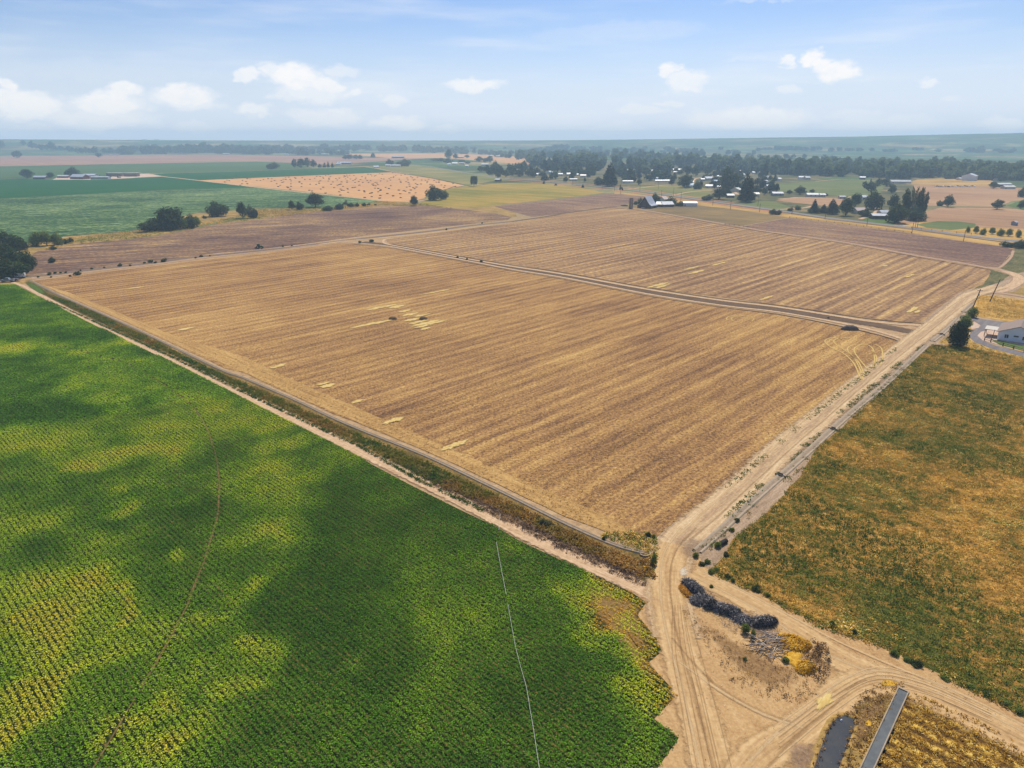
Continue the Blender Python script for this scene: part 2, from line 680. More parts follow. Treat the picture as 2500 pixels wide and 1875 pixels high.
def terrain_mat():
    m, b = new_mat('terrain_material')
    pos, u, v = uvw(b)
    # patchwork of far fields
    uu = b.m('FLOOR', b.m('DIVIDE', u, 330.0))
    vv = b.m('FLOOR', b.m('DIVIDE', b.m('ADD', v, b.m('MULTIPLY', uu, 61.0)), 210.0))
    cell = b.n('ShaderNodeTexWhiteNoise', {'Vector': b.xyz(uu, vv, 0.0)}).outputs['Value']
    far = b.ramp(cell, [(0.0, A(95, 125, 60)), (0.18, A(120, 140, 75)), (0.32, A(150, 150, 90)), (0.5, A(100, 130, 65)), (0.65, A(175, 155, 100)), (0.8, A(80, 110, 55)), (0.9, A(190, 170, 120)), (1.0, A(110, 120, 70))])
    far.node.color_ramp.interpolation = 'CONSTANT'
    n1 = b.noise(pos, 0.004, 5.0, 0.7)
    far = b.mix(b.mr(n1, 0.42, 0.54, 0, 0.85), far, A(62, 84, 48))
    n2 = b.noise(pos, 0.018, 5.0, 0.8)
    far = b.mix(b.mr(n2, 0.5, 0.6, 0, 0.7), far, A(40, 58, 36))
    near = b.ramp(b.mr(b.noise(pos, 0.5, 6.0, 0.75), 0.3, 0.7), [(0, A(150, 120, 85)), (0.5, A(188, 155, 115)), (1, A(212, 180, 135))])
    d = b.vm('LENGTH', pos)
    mask = b.mr(d, 500.0, 1100.0, 0, 1)
    c = b.mix(mask, near, far)
    finish(b, c, 0.95, b.noise(pos, 1.0, 4.0, 0.7), 0.5, 0.12, spec=0.05)
    return m


terrain = link('terrain', mesh_np('terrain', V, Fq, terrain_mat(), smooth=True))
tag(terrain, 'flat dry farmland that rises to a low bench at the horizon', kind='structure')

# ------------------------------------------------------------------ field materials
M = {}
M['stubble'] = field_mat('stubble_material', [(0.0, A(100, 72, 54)), (0.28, A(140, 104, 70)), (0.5, A(172, 130, 82)), (0.72, A(194, 152, 92)), (1.0, A(222, 184, 112))],
                         rows=4.9, row_w=0.09, streak=(7, 140), streak_w=0.42, patch=0.014, patch_w=0.42, grain=1.5, grain_w=0.95, fine=(1.1, 16), fine_w=0.42, bump=0.35)
M['stubble_far'] = field_mat('pale_stubble_material', [(0.0, A(106, 80, 62)), (0.3, A(142, 109, 80)), (0.55, A(168, 132, 92)), (0.8, A(192, 154, 100)), (1.0, A(220, 184, 122))],
                             rows=6.4, row_w=0.13, streak=(6, 230), streak_w=0.4, patch=0.008, patch_w=0.4, grain=0.55, grain_w=0.95, fine=(1.6, 70), fine_w=0.6, bump=0.3)
M['headland'] = field_mat('headland_material', [(0.0, A(140, 102, 62)), (0.4, A(184, 144, 88)), (0.7, A(206, 166, 102)), (1.0, A(226, 190, 124))], az_=U_AZ,
                          streak=(1.5, 60), streak_w=0.4, patch=0.03, patch_w=0.35, grain=1.3, grain_w=0.8, fine=(0.6, 12), fine_w=0.3, bump=0.2)
M['plowed'] = field_mat('plowed_material', [(0.0, A(94, 70, 62)), (0.35, A(128, 98, 84)), (0.6, A(150, 118, 92)), (0.85, A(180, 146, 98)), (1.0, A(200, 164, 108))], az_=U_AZ + R(4),
                        streak=(5, 120), streak_w=0.6, patch=0.008, patch_w=0.6, grain=0.45, grain_w=0.9, fine=(2, 30), fine_w=0.5)
M['hill_field'] = field_mat('hill_field_material', [(0.0, A(84, 62, 56)), (0.36, A(120, 92, 78)), (0.6, A(144, 112, 84)), (0.82, A(172, 138, 92)), (1.0, A(200, 166, 106))], az_=V_AZ + R(22),
                            streak=(4.5, 110), streak_w=0.75, patch=0.011, patch_w=0.8, grain=0.45, grain_w=0.95, fine=(1.8, 25), fine_w=0.7)
M['beet'] = field_mat('beet_material', [(0.0, A(28, 54, 36)), (0.3, A(52, 84, 50)), (0.5, A(80, 110, 62)), (0.72, A(120, 144, 84)), (1.0, A(178, 184, 130))], az_=V_AZ + R(28),
                      streak=(7, 60), streak_w=0.6, patch=0.007, patch_w=0.6, grain=0.3, grain_w=1.0, fine=(2.4, 9), fine_w=0.7, bump=0.5)
M['deep_green'] = field_mat('deep_green_material', [(0.0, A(18, 66, 28)), (0.5, A(36, 92, 40)), (1.0, A(66, 118, 52))], az_=V_AZ, streak=(10, 200), streak_w=0.3, patch=0.004, patch_w=0.3, grain=0.3, grain_w=0.2, fine=(3, 60), fine_w=0.2)
M['blue_green'] = field_mat('dull_green_material', [(0.0, A(60, 86, 44)), (0.5, A(84, 108, 56)), (1.0, A(112, 128, 72))], streak=(16, 200), streak_w=0.4, patch=0.003, patch_w=0.4, grain=0.3, grain_w=0.2)
M['hay'] = field_mat('hay_field_material', [(0.0, A(180, 126, 80)), (0.4, A(212, 158, 104)), (0.7, A(226, 174, 112)), (1.0, A(236, 196, 130))], az_=U_AZ, streak=(9, 200), streak_w=0.4, patch=0.006, patch_w=0.45, grain=0.5, grain_w=0.25, fine=(3, 40), fine_w=0.3)
M['olive'] = field_mat('olive_field_material', [(0.0, A(104, 104, 40)), (0.35, A(142, 132, 52)), (0.6, A(176, 148, 64)), (1.0, A(200, 150, 84))], az_=U_AZ, streak=(16, 160), streak_w=0.6, patch=0.006, patch_w=0.6, grain=0.5, grain_w=0.2)
M['pasture'] = field_mat('pasture_material', [(0.0, A(88, 98, 48)), (0.4, A(128, 128, 66)), (0.7, A(160, 144, 84)), (1.0, A(186, 156, 100))], az_=U_AZ, streak=(14, 120), streak_w=0.5, patch=0.008, patch_w=0.6, grain=0.5, grain_w=0.3)
M['green_pasture'] = field_mat('green_pasture_material', [(0.0, A(80, 98, 52)), (0.5, A(112, 122, 68)), (1.0, A(156, 146, 94))], az_=U_AZ, streak=(12, 120), streak_w=0.6, patch=0.006, patch_w=0.5, grain=0.4, grain_w=0.25)
M['dry_grass'] = field_mat('dry_grass_material', [(0.0, A(136, 106, 60)), (0.35, A(178, 140, 78)), (0.65, A(208, 166, 92)), (1.0, A(228, 190, 116))], az_=U_AZ, streak=(8, 40), streak_w=0.4, patch=0.02, patch_w=0.6, grain=0.8, grain_w=0.45, bump=0.4)
M['gold_grass'] = field_mat('gold_grass_material', [(0.0, A(140, 106, 56)), (0.35, A(188, 148, 76)), (0.65, A(216, 174, 96)), (1.0, A(236, 206, 140))], az_=U_AZ, streak=(2, 12), streak_w=0.45, patch=0.05, patch_w=0.5, grain=1.2, grain_w=0.55, bump=0.4)
M['brown_field'] = field_mat('brown_field_material', [(0.0, A(144, 108, 80)), (0.5, A(182, 142, 104)), (1.0, A(208, 170, 124))], az_=U_AZ, streak=(14, 160), streak_w=0.5, patch=0.006, patch_w=0.45, grain=0.4, grain_w=0.25)
M['mauve_field'] = field_mat('far_plowed_material', [(0.0, A(150, 112, 92)), (0.5, A(176, 134, 108)), (1.0, A(200, 158, 122))], az_=U_AZ, streak=(30, 300), streak_w=0.6, patch=0.003, patch_w=0.5, grain=0.2, grain_w=0.2)
M['orange_grass'] = field_mat('orange_grass_material', [(0.0, A(104, 94, 52)), (0.4, A(156, 130, 74)), (0.7, A(190, 152, 88)), (1.0, A(218, 180, 112))], az_=U_AZ, streak=(4, 18), streak_w=0.4, patch=0.04, patch_w=0.55, grain=1.0, grain_w=0.5, bump=0.5)
M['weed_ground'] = field_mat('weedy_ground_material', [(0.0, A(62, 74, 26)), (0.28, A(98, 98, 38)), (0.5, A(144, 110, 50)), (0.75, A(186, 138, 64)), (1.0, A(216, 172, 90))], az_=U_AZ,
                             streak=(3, 14), streak_w=0.35, patch=0.045, patch_w=0.75, grain=0.9, grain_w=0.75, fine=(0.8, 2.5), fine_w=0.35, bump=0.6)
M['crop_soil'] = field_mat('crop_soil_material', [(0.0, A(24, 34, 10)), (0.45, A(48, 62, 18)), (0.7, A(84, 86, 32)), (1.0, A(140, 116, 62))], az_=U_AZ, rows=0.76, row_w=0.3,
                           streak=(4, 30), streak_w=0.2, patch=0.05, patch_w=0.3, grain=1.6, grain_w=0.4, bump=0.2)
M['swath_stubble'] = field_mat('swath_stubble_material', [(0.0, A(84, 60, 30)), (0.3, A(134, 100, 44)), (0.55, A(188, 146, 60)), (0.8, A(222, 184, 88)), (1.0, A(244, 214, 122))], az_=U_AZ,
                               rows=1.9, row_w=0.34, streak=(1.2, 30), streak_w=0.5, patch=0.06, patch_w=0.4, grain=1.8, grain_w=0.5, fine=(0.4, 5), fine_w=0.4, bump=0.4)
M['dirt'] = field_mat('dirt_yard_material', [(0.0, A(144, 106, 72)), (0.35, A(186, 146, 98)), (0.65, A(208, 170, 118)), (1.0, A(232, 200, 150))], az_=U_AZ + R(30), streak=(2.5, 18), streak_w=0.3, patch=0.07, patch_w=0.35, grain=2.4, grain_w=0.5, fine=(0.5, 5), fine_w=0.25, bump=0.12)
M['gravel'] = field_mat('gravel_verge_material', [(0.0, A(120, 98, 78)), (0.35, A(160, 134, 106)), (0.65, A(188, 160, 130)), (1.0, A(222, 200, 172))], streak=(1.2, 20), streak_w=0.35, patch=0.05, patch_w=0.35, grain=4.0, grain_w=0.65, fine=(0.4, 4), fine_w=0.3, bump=0.12)
M['asphalt'] = field_mat('driveway_material', [(0.0, A(110, 104, 104)), (0.5, A(142, 134, 132)), (1.0, A(170, 160, 152))], streak=(1.2, 20), streak_w=0.3, patch=0.08, patch_w=0.3, grain=4.0, grain_w=0.3)
M['pale_gravel'] = field_mat('pale_gravel_material', [(0.0, A(190, 158, 132)), (0.5, A(220, 190, 166)), (1.0, A(238, 214, 194))], streak=(1.2, 8), streak_w=0.2, patch=0.1, patch_w=0.2, grain=4.0, grain_w=0.4)
M['lawn'] = field_mat('lawn_material', [(0.0, A(66, 92, 44)), (0.5, A(94, 116, 58)), (1.0, A(130, 144, 80))], streak=(2, 8), streak_w=0.2, patch=0.1, patch_w=0.4, grain=2.0, grain_w=0.4)
M['shrub_ground'] = field_mat('scrub_ground_material', [(0.0, A(66, 74, 44)), (0.45, A(104, 102, 62)), (1.0, A(160, 138, 92))], streak=(3, 12), streak_w=0.3, patch=0.06, patch_w=0.5, grain=0.9, grain_w=0.7, bump=0.6)
M['ditch_weeds'] = field_mat('ditch_weeds_material', [(0.0, A(70, 66, 38)), (0.3, A(104, 90, 50)), (0.55, A(138, 112, 64)), (0.8, A(168, 134, 82)), (1.0, A(200, 162, 104))], az_=U_AZ,
                             streak=(2, 14), streak_w=0.45, patch=0.04, patch_w=0.5, grain=1.5, grain_w=0.6, bump=0.5)
M['weed_field_dull'] = field_mat('scrubby_field_material', [(0.0, A(98, 84, 58)), (0.4, A(132, 112, 74)), (0.7, A(164, 134, 82)), (1.0, A(192, 156, 92))], az_=U_AZ, streak=(6, 60), streak_w=0.4, patch=0.01, patch_w=0.6, grain=0.8, grain_w=0.4)

DIRT_ST = [(0.0, A(154, 118, 78)), (0.35, A(190, 152, 104)), (0.65, A(213, 176, 124)), (1.0, A(234, 202, 152))]
ROAD_ST = [(0.0, A(146, 118, 92)), (0.35, A(182, 150, 114)), (0.65, A(212, 180, 136)), (1.0, A(238, 212, 168))]
M['gravel_road'] = path_mat('gravel_road_material', ROAD_ST, [(0, -.25), (.12, -.02), (.3, .2), (.42, .0), (.52, -.12), (.62, .05), (.74, .2), (.9, 0), (1, -.25)], soft=0.3, streak=22)
M['track'] = path_mat('farm_track_material', DIRT_ST, [(0, -.1), (.2, .12), (.5, -.04), (.8, .12), (1, -.1)], soft=0.3, grain=1.6)
M['pale_path'] = path_mat('pale_path_material', [(0, A(150, 112, 82)), (.35, A(196, 160, 122)), (.65, A(224, 190, 150)), (1, A(242, 214, 180))], soft=0.25, grain=1.2)
M['track_pink'] = path_mat('pinkish_track_material', [(0, A(140, 108, 88)), (.4, A(182, 148, 120)), (.7, A(206, 172, 140)), (1, A(226, 196, 162))], soft=0.3, grain=1.2)
M['dark_strip'] = path_mat('dark_strip_material', [(0, A(78, 62, 52)), (.4, A(104, 84, 68)), (.7, A(128, 104, 80)), (1, A(158, 130, 96))], soft=0.5, grain=1.5)
M['grey_track'] = path_mat('grey_track_material', [(0, A(100, 82, 74)), (.4, A(128, 108, 94)), (.7, A(150, 128, 108)), (1, A(180, 154, 126))], soft=0.3, grain=1.0)
M['paved'] = path_mat('county_road_material', [(0, A(118, 114, 114)), (.5, A(146, 142, 140)), (1, A(176, 170, 164))], soft=0.0, grain=0.6)
M['red_dirt'] = path_mat('red_dirt_material', [(0, A(150, 96, 66)), (.5, A(196, 136, 98)), (1, A(222, 166, 124))], soft=0.2, grain=0.5)
M['dark_line'] = path_mat('dark_line_material', [(0, A(60, 48, 40)), (.5, A(84, 66, 52)), (1, A(110, 88, 64))], soft=0.3, grain=0.7)
M['light_rut'] = path_mat('light_rut_material', [(0, A(196, 160, 112)), (.5, A(226, 192, 142)), (1, A(244, 220, 176))], soft=0.8, alpha_max=0.7, grain=2.5)
M['dark_rut'] = path_mat('dark_rut_material', [(0, A(134, 102, 68)), (.5, A(158, 124, 84)), (1, A(180, 146, 100))], soft=0.9, alpha_max=0.32, grain=2.5)
M['straw_line'] = path_mat('straw_line_material', [(0, A(216, 178, 98)), (.5, A(236, 200, 120)), (1, A(246, 220, 150))], soft=0.7, alpha_max=0.8, grain=1.2)
M['wheel_rut'] = path_mat('wheel_rut_material', [(0, A(60, 60, 30)), (.5, A(116, 96, 56)), (1, A(176, 146, 98))], soft=0.3, grain=1.5)
M['purple_gravel'] = patch_mat('purple_gravel_material', [(0, A(124, 100, 80)), (.5, A(160, 132, 108)), (1, A(196, 166, 138))], grain=2.5, soft=1.0, alpha_max=.75)
M['straw_patch'] = patch_mat('straw_patch_material', [(0, A(206, 168, 96)), (.5, A(228, 196, 120)), (1, A(244, 222, 160))], grain=0.8, stretch=(0.5, 3.0), soft=.5, thr=.08, alpha_max=.95)
M['gold_patch'] = patch_mat('gold_patch_material', [(0, A(170, 118, 34)), (.5, A(214, 164, 56)), (1, A(240, 200, 90))], grain=2.0)
M['brown_patch'] = patch_mat('brown_weeds_material', [(0, A(110, 80, 50)), (.5, A(160, 124, 82)), (1, A(198, 160, 112))], grain=2.6, soft=1.0, alpha_max=.8)
M['white_spill'] = patch_mat('white_spill_material', [(0, A(214, 190, 154)), (.5, A(236, 220, 192)), (1, A(246, 236, 216))], grain=2.2, soft=0.9, alpha_max=.85)
M['dark_patch'] = patch_mat('dark_patch_material', [(0, A(92, 72, 58)), (.5, A(122, 98, 78)), (1, A(152, 124, 94))], grain=0.8, alpha_max=0.55, soft=0.8, stretch=(2, 14))
M['green_patch'] = patch_mat('green_patch_material', [(0, A(56, 84, 34)), (.5, A(84, 108, 44)), (1, A(120, 130, 60))], grain=1.2)

# ------------------------------------------------------------------ far and middle fields (photograph pixels of their corners)
sheet('fallow_field', [(-500, 377), (0, 379), (180, 378.5), (330, 377.5), (560, 378), (760, 381), (900, 386), (1080, 380), (1080, 384), (800, 402), (625, 394), (0, 406), (-500, 416)], 0.02, M['mauve_field'], 40, 6)
sheet('pale_field', [(820, 368.5), (930, 370), (1090, 374.5), (1240, 380), (1330, 393), (1300, 404), (1215, 396), (1086, 386), (960, 386), (845, 377)], 0.03, M['hay'], 30, 4)
sheet('grass_field', [(-500, 416), (0, 406), (300, 401), (625, 394), (700, 397), (760, 408), (625, 417), (367, 424), (330, 430), (0, 434), (-500, 440)], 0.04, M['blue_green'], 30, 3)
sheet('green_strip_field', [(360, 425.5), (620, 417.5), (750, 412.5), (892, 407.5), (960, 420), (620, 434), (479, 440.5), (401, 431.5)], 0.06, M['deep_green'], 20, 2)
sheet('green_field', [(-500, 444), (0, 437), (209, 439), (320, 434), (383, 430.5), (470, 440), (540, 448), (640, 457), (396, 464), (198, 475), (0, 485), (-500, 505)], 0.06, M['deep_green'], 15, 1.0)
sheet('beet_field', [(-700, 520), (0, 485.5), (198, 475), (396, 464.5), (540, 457.5), (625, 457.5), (760, 470), (940, 489), (930, 493), (800, 506), (625, 510), (480, 520), (333, 563), (158, 578), (40, 600), (-400, 680)], 0.05, M['beet'], 10, 1.0)
sheet('hay_field', [(479, 440.5), (620, 434.5), (780, 427.5), (958, 420.5), (1053, 435.5), (1134, 453), (1088, 462), (1044, 471), (1036, 484), (1001, 492.5), (939, 491), (790, 473), (640, 457), (540, 447.5)], 0.08, M['hay'], 10, 1.0)
sheet('triangle_pasture', [(900, 407), (1007, 402), (1090, 414), (1166, 427), (1241, 437), (1209, 441), (1143, 453.5), (1053, 434), (960, 418)], 0.07, M['pasture'], 10, 1.0)
sheet('olive_field', [(1088, 462), (1140, 455), (1215, 446.5), (1300, 446), (1391, 455), (1440, 462), (1473, 471), (1420, 478), (1357, 485), (1250, 497), (1190, 504), (1105, 507), (1021, 498), (1040, 489), (1044, 471)], 0.07, M['olive'], 8, 0.8)
sheet('brown_wedge_field', [(1206, 504), (1250, 500), (1357, 488), (1476, 474), (1520, 474), (1580, 480), (1556, 490), (1504, 506), (1391, 518.5), (1300, 530), (1262, 520)], 0.07, M['plowed'], 6, 0.6)
sheet('hillside_field', [(66, 630), (95, 612), (181, 596), (299, 586), (380, 576), (463, 560), (540, 545), (625, 537), (700, 525), (794, 515), (930, 502.5), (1032, 502.5), (1105, 509), (1200, 519), (1250, 530), (1240, 537), (1049, 558), (879, 577), (740, 596), (625, 610), (537, 617), (410, 634), (195, 659), (113, 670), (64, 672), (58, 650)], 0.06, M['hill_field'], 5, 0.8)
sheet('dry_bank', [(-200, 700), (-100, 640), (60, 590), (158, 578), (333, 563), (480, 520), (625, 510), (800, 506), (940, 492), (1010, 496), (1105, 508), (1250, 500), (1262, 530), (1105, 512), (1032, 503.5), (930, 503.5), (794, 516), (625, 539), (463, 562), (299, 588), (181, 598), (110, 611), (70, 650), (80, 690), (0, 700)], 0.045, M['orange_grass'], 5, 0.8)
sheet('lime_bank', [(300, 585), (420, 568), (470, 553), (540, 540), (600, 528), (600, 534), (540, 546), (480, 558), (440, 568), (330, 583)], 0.055, M['green_pasture'], 4, 0.8)
sheet('barn_pasture', [(1504, 507), (1561, 500), (1640, 503), (1720, 494), (1800, 504), (1900, 519), (1927, 530), (1826, 549), (1804, 551), (1690, 533), (1561, 512)], 0.06, M['weed_field_dull'], 6, 0.8)
sheet('plowed_field', [(1826, 551), (1875, 541), (1927, 532.5), (2056, 548), (2225, 570.5), (2340, 588), (2440, 601), (2474, 609), (2460, 628), (2438, 653), (2412, 652), (2242, 624), (2056, 590), (1875, 564.5), (1812, 553.5)], 0.07, M['plowed'], 5, 0.6)
sheet('verge_grass', [(1500, 468), (1714, 494), (1810, 509), (1910, 520), (2056, 540), (2225, 561), (2371, 582), (2470, 596), (2474, 607), (2440, 600), (2340, 587), (2225, 569), (2056, 546.5), (1927, 531), (1800, 512), (1660, 496), (1500, 474)], 0.065, M['dry_grass'], 5, 0.6)
sheet('stubble_field', [(941, 584), (1049, 571.5), (1150, 557.5), (1250, 546), (1391, 519), (1504, 507.5), (1561, 513), (1690, 535), (1804, 555), (1875, 567), (2056, 593), (2242, 627), (2412, 656), (2420, 664), (2402, 695), (2345, 712), (2285, 757), (2255, 785), (2200, 787), (2090, 772), (1900, 745), (1801, 731), (1580, 703), (1377, 665), (1250, 645), (1148, 631), (1003, 605), (950, 596)], 0.08, M['stubble_far'], 4, 0.5)
sheet('stubble_field', [(82, 686), (175, 674), (254, 663), (362, 652), (466, 637.5), (625, 620.5), (738, 606), (830, 594), (859, 594), (964, 607), (1105, 633), (1250, 661), (1377, 683), (1580, 723), (1757, 751), (1900, 769), (2046, 798), (2144, 819), (2205, 838),
                           (2149, 886), (2095, 931), (2027, 985), (1962, 1037), (1900, 1083), (1819, 1157), (1732, 1222), (1640, 1280), (1602, 1312), (1585, 1335), (1500, 1308), (1379, 1262), (1234, 1192), (1089, 1124), (1002, 1086), (883, 1037), (811, 1010), (725, 970), (600, 912), (548, 899), (445, 850), (350, 806), (260, 766), (173, 728), (130, 709)], 0.08, M['stubble'], 3, 0.35)
sheet('headland_strip', [(100, 694), (170, 715), (300, 768), (420, 818), (600, 872), (700, 922), (800, 965), (895, 1006), (1000, 1052), (1100, 1096), (1250, 1163), (1380, 1218), (1480, 1262), (1560, 1305), (1500, 1306), (1379, 1261), (1234, 1191), (1089, 1123), (1002, 1085), (883, 1036), (725, 969), (600, 911), (445, 849), (350, 805), (173, 727), (110, 700)], 0.09, M['headland'], 3, 0.4)

# right-hand background
M['village_ground'] = field_mat('village_ground_material', [(0.0, A(56, 68, 40)), (0.4, A(92, 94, 56)), (0.7, A(134, 120, 80)), (1.0, A(178, 152, 110))], az_=U_AZ, streak=(14, 30), streak_w=0.4, patch=0.02, patch_w=0.9, grain=0.3, grain_w=0.5)
sheet('village_ground', [(1241, 437), (1260, 405), (1500, 392), (1900, 402), (2260, 430), (2254, 455), (2180, 549), (2023, 530), (1810, 499), (1714, 488), (1540, 464), (1400, 450)], 0.03, M['village_ground'], 12, 2)
for q_ in ([(1330, 443), (1400, 436), (1450, 437), (1500, 449)], [(1300, 431), (1400, 432), (1455, 431)], [(1500, 465), (1560, 459), (1630, 451), (1700, 449), (1760, 452), (1830, 455)], [(1640, 477), (1690, 468), (1750, 464), (1790, 468), (1800, 475)], [(1690, 449), (1700, 436), (1740, 430), (1790, 426)], [(1900, 486), (1960, 482), (2050, 484), (2080, 480)], [(2100, 535), (2130, 524), (2140, 512), (2120, 498)], [(1990, 443), (2060, 438), (2150, 442), (2230, 446), (2330, 450)], [(1900, 512), (1960, 508), (1985, 503)]):
    ribbon('village_lane', q_, 5, 0.11, M['pale_path'], 8)
sheet('green_paddock', [(1900, 449), (1990, 443), (2120, 440), (2160, 452), (2150, 470), (2080, 482), (1990, 472), (1900, 466)], 0.06, M['green_pasture'], 12, 1.5)
sheet('long_crop', [(1995, 437), (2050, 431), (2110, 433), (2150, 441), (2010, 440)], 0.05, M['blue_green'], 12, 1.5)
sheet('tan_paddock', [(1893, 489), (1940, 481), (2010, 483), (2060, 486), (2064, 494), (2040, 505), (1984, 500)], 0.07, M['brown_field'], 8, 1.0)
sheet('roadside_green', [(1800, 497), (1870, 490), (1900, 495), (1930, 506), (1900, 512)], 0.06, M['green_pasture'], 6, 0.8)
sheet('pole_pasture', [(1500, 465), (1560, 455), (1640, 452), (1740, 462), (1722, 485), (1640, 478)], 0.06, M['pasture'], 8, 1)
sheet('brown_field', [(2230, 452), (2254, 451), (2400, 455), (2600, 463), (2600, 486), (2478, 490), (2430, 505), (2256, 502), (2238, 490)], 0.06, M['brown_field'], 12, 1.2)
sheet('tan_strip', [(2210, 449), (2240, 438), (2330, 434), (2420, 440), (2440, 455), (2330, 456)], 0.05, M['dry_grass'], 12, 1.2)
sheet('orange_field', [(2186, 546), (2230, 524), (2299, 506.5), (2440, 508), (2600, 518), (2600, 600), (2500, 588), (2371, 574), (2232, 554)], 0.06, M['brown_field'], 8, 0.8)
sheet('orange_field_grass', [(2200, 551), (2250, 541), (2330, 548), (2400, 556), (2500, 560), (2600, 600), (2500, 589), (2371, 575), (2232, 555)], 0.07, M['gold_grass'], 6, 0.8)
sheet('field_green_patch', [(2235, 548), (2290, 540), (2340, 541), (2382, 546), (2378, 556), (2320, 562), (2262, 556)], 0.08, M['green_pasture'], 6, 1.5)
sheet('lime_patch', [(2458, 502), (2500, 487), (2600, 478), (2600, 516), (2500, 513)], 0.07, M['lawn'], 8, 0.8)
sheet('roadside_lawn', [(2100, 533), (2150, 533), (2190, 543), (2180, 550), (2110, 541)], 0.07, M['lawn'], 6, 0.6)

# canal bank right end
sheet('scrub_corner', [(2474, 609), (2500, 603), (2620, 600), (2620, 690), (2500, 672), (2440, 655), (2460, 630)], 0.06, M['shrub_ground'], 4, 0.6)
sheet('scrub_corner', [(2412, 656), (2440, 664), (2465, 672), (2440, 690), (2400, 710), (2360, 716), (2402, 690)], 0.06, M['shrub_ground'], 3, 0.6)
sheet('gold_meadow', [(2385, 722), (2400, 719), (2500, 733), (2640, 745), (2640, 800), (2500, 792), (2383, 772), (2372, 764)], 0.07, M['gold_grass'], 3, 0.5)
sheet('grass_corner', [(2460, 716), (2470, 690), (2500, 676), (2640, 690), (2640, 740), (2500, 726)], 0.065, M['orange_grass'], 3, 0.5)

# ------------------------------------------------------------------ near ground on the right of the stubble
sheet('verge', [(1560, 1470), (1590, 1330), (1602, 1313), (1640, 1281), (1732, 1224), (1819, 1159), (1900, 1085), (2027, 987), (2095, 933), (2205, 838), (2250, 790), (2285, 759), (2345, 713), (2400, 702), (2440, 690), (2470, 672), (2500, 664), (2520, 680), (2480, 712), (2385, 722), (2360, 775), (2420, 810), (2390, 860), (2277, 842), (2225, 885), (2144, 964), (2063, 1037), (1989, 1102), (1957, 1160), (1873, 1252), (1797, 1309), (1775, 1352), (1729, 1400), (1700, 1430), (1640, 1440)], 0.085, M['gravel'], 2, 0.3)
sheet('dirt_yard', [(1520, 1445), (1560, 1380), (1600, 1330), (1700, 1350), (1729, 1394), (1789, 1421), (1873, 1456), (2006, 1527), (2036, 1521), (2171, 1583), (2253, 1627), (2361, 1676), (2500, 1746), (2700, 1860), (2700, 2100), (1500, 2100), (1600, 1875), (1600, 1780), (1560, 1640), (1540, 1500)], 0.095, M['dirt'], 2, 0.3)
sheet('weedy_field', [(2277, 842), (2225, 885), (2144, 964), (2063, 1037), (1989, 1102), (1957, 1160), (1873, 1252), (1797, 1309), (1775, 1352), (1735, 1398), (1789, 1422), (1873, 1457), (2006, 1528), (2171, 1584), (2253, 1628), (2361, 1677), (2500, 1747), (2800, 1900), (3000, 1500), (2900, 1000), (2640, 885), (2500, 876), (2431, 862), (2323, 846)], 0.105, M['weed_ground'], 2, 0.4)
sheet('house_gravel', [(2290, 838), (2330, 812), (2375, 800), (2500, 820), (2640, 850), (2640, 884), (2500, 874), (2431, 861), (2323, 845)], 0.1, M['dry_grass'], 2, 0.3)
sheet('driveway', [(2345, 772), (2370, 775), (2430, 784), (2500, 791), (2640, 800), (2640, 830), (2500, 806), (2440, 803), (2402, 810), (2392, 820), (2400, 832), (2430, 844), (2500, 860), (2640, 880), (2640, 898), (2500, 873), (2420, 852), (2378, 836), (2364, 820), (2376, 806), (2396, 796), (2380, 784), (2345, 776)], 0.115, M['asphalt'], 2, 0.15)
sheet('gravel_island', [(2372, 804), (2366, 790), (2380, 787), (2393, 794), (2389, 801)], 0.12, M['pale_gravel'], 1, 0.1)
sheet('house_yard', [(2386, 820), (2394, 811), (2412, 806), (2440, 805), (2500, 809), (2640, 830), (2640, 878), (2500, 858), (2430, 842), (2398, 831)], 0.12, M['pale_gravel'], 1, 0.1)
sheet('lawn', [(2420, 830), (2440, 832), (2500, 846), (2640, 872), (2640, 880), (2500, 858), (2440, 843)], 0.13, M['lawn'], 1, 0.1)
sheet('swath_field', [(2217, 1692), (2252, 1699), (2320, 1728), (2402, 1764), (2500, 1826), (2700, 1960), (2700, 2100), (2060, 2100), (2140, 1880), (2170, 1800)], 0.11, M['swath_stubble'], 1.5, 0.2)
sheet('trough_bank', [(2000, 1900), (2010, 1800), (2060, 1740), (2110, 1690), (2160, 1668), (2217, 1668), (2240, 1690), (2210, 1700), (2140, 1900)], 0.11, patch_mat('bank_material', [(0, A(120, 92, 60)), (.5, A(168, 134, 88)), (1, A(206, 170, 112))], grain=1.5) if False else M['orange_grass'], 1.2, 0.3)

# ------------------------------------------------------------------ paths, tracks and roads
ribbon('county_road', [(760, 389), (880, 393), (1007, 401.5), (1090, 413.5), (1166, 426.5), (1241, 436), (1330, 443), (1440, 453), (1540, 463.5), (1640, 477), (1720, 489.5), (1810, 501.8), (1910, 515.6), (2023, 532.5), (2100, 541.5), (2232, 557.5), (2371, 576.5), (2500, 590), (2620, 600)], 7.5, 0.15, M['paved'], 8)
ribbon('road_shoulder', [(1241, 439.5), (1330, 447), (1440, 458), (1540, 468.5), (1640, 483), (1714, 492.5), (1810, 506.5), (1910, 520)], 9, 0.12, M['red_dirt'], 6)
ribbon('road_shoulder', [(1241, 434), (1330, 441), (1440, 450), (1540, 460), (1640, 473.5), (1714, 485), (1790, 495)], 6, 0.12, M['red_dirt'], 6)
ribbon('roadside_ditch', [(1241, 438), (1540, 467), (1714, 491.3), (1810, 504.6), (1910, 518.3), (2023, 536), (2100, 544.8), (2232, 561.5), (2371, 581), (2480, 595)], 2.2, 0.16, M['dark_line'], 6)
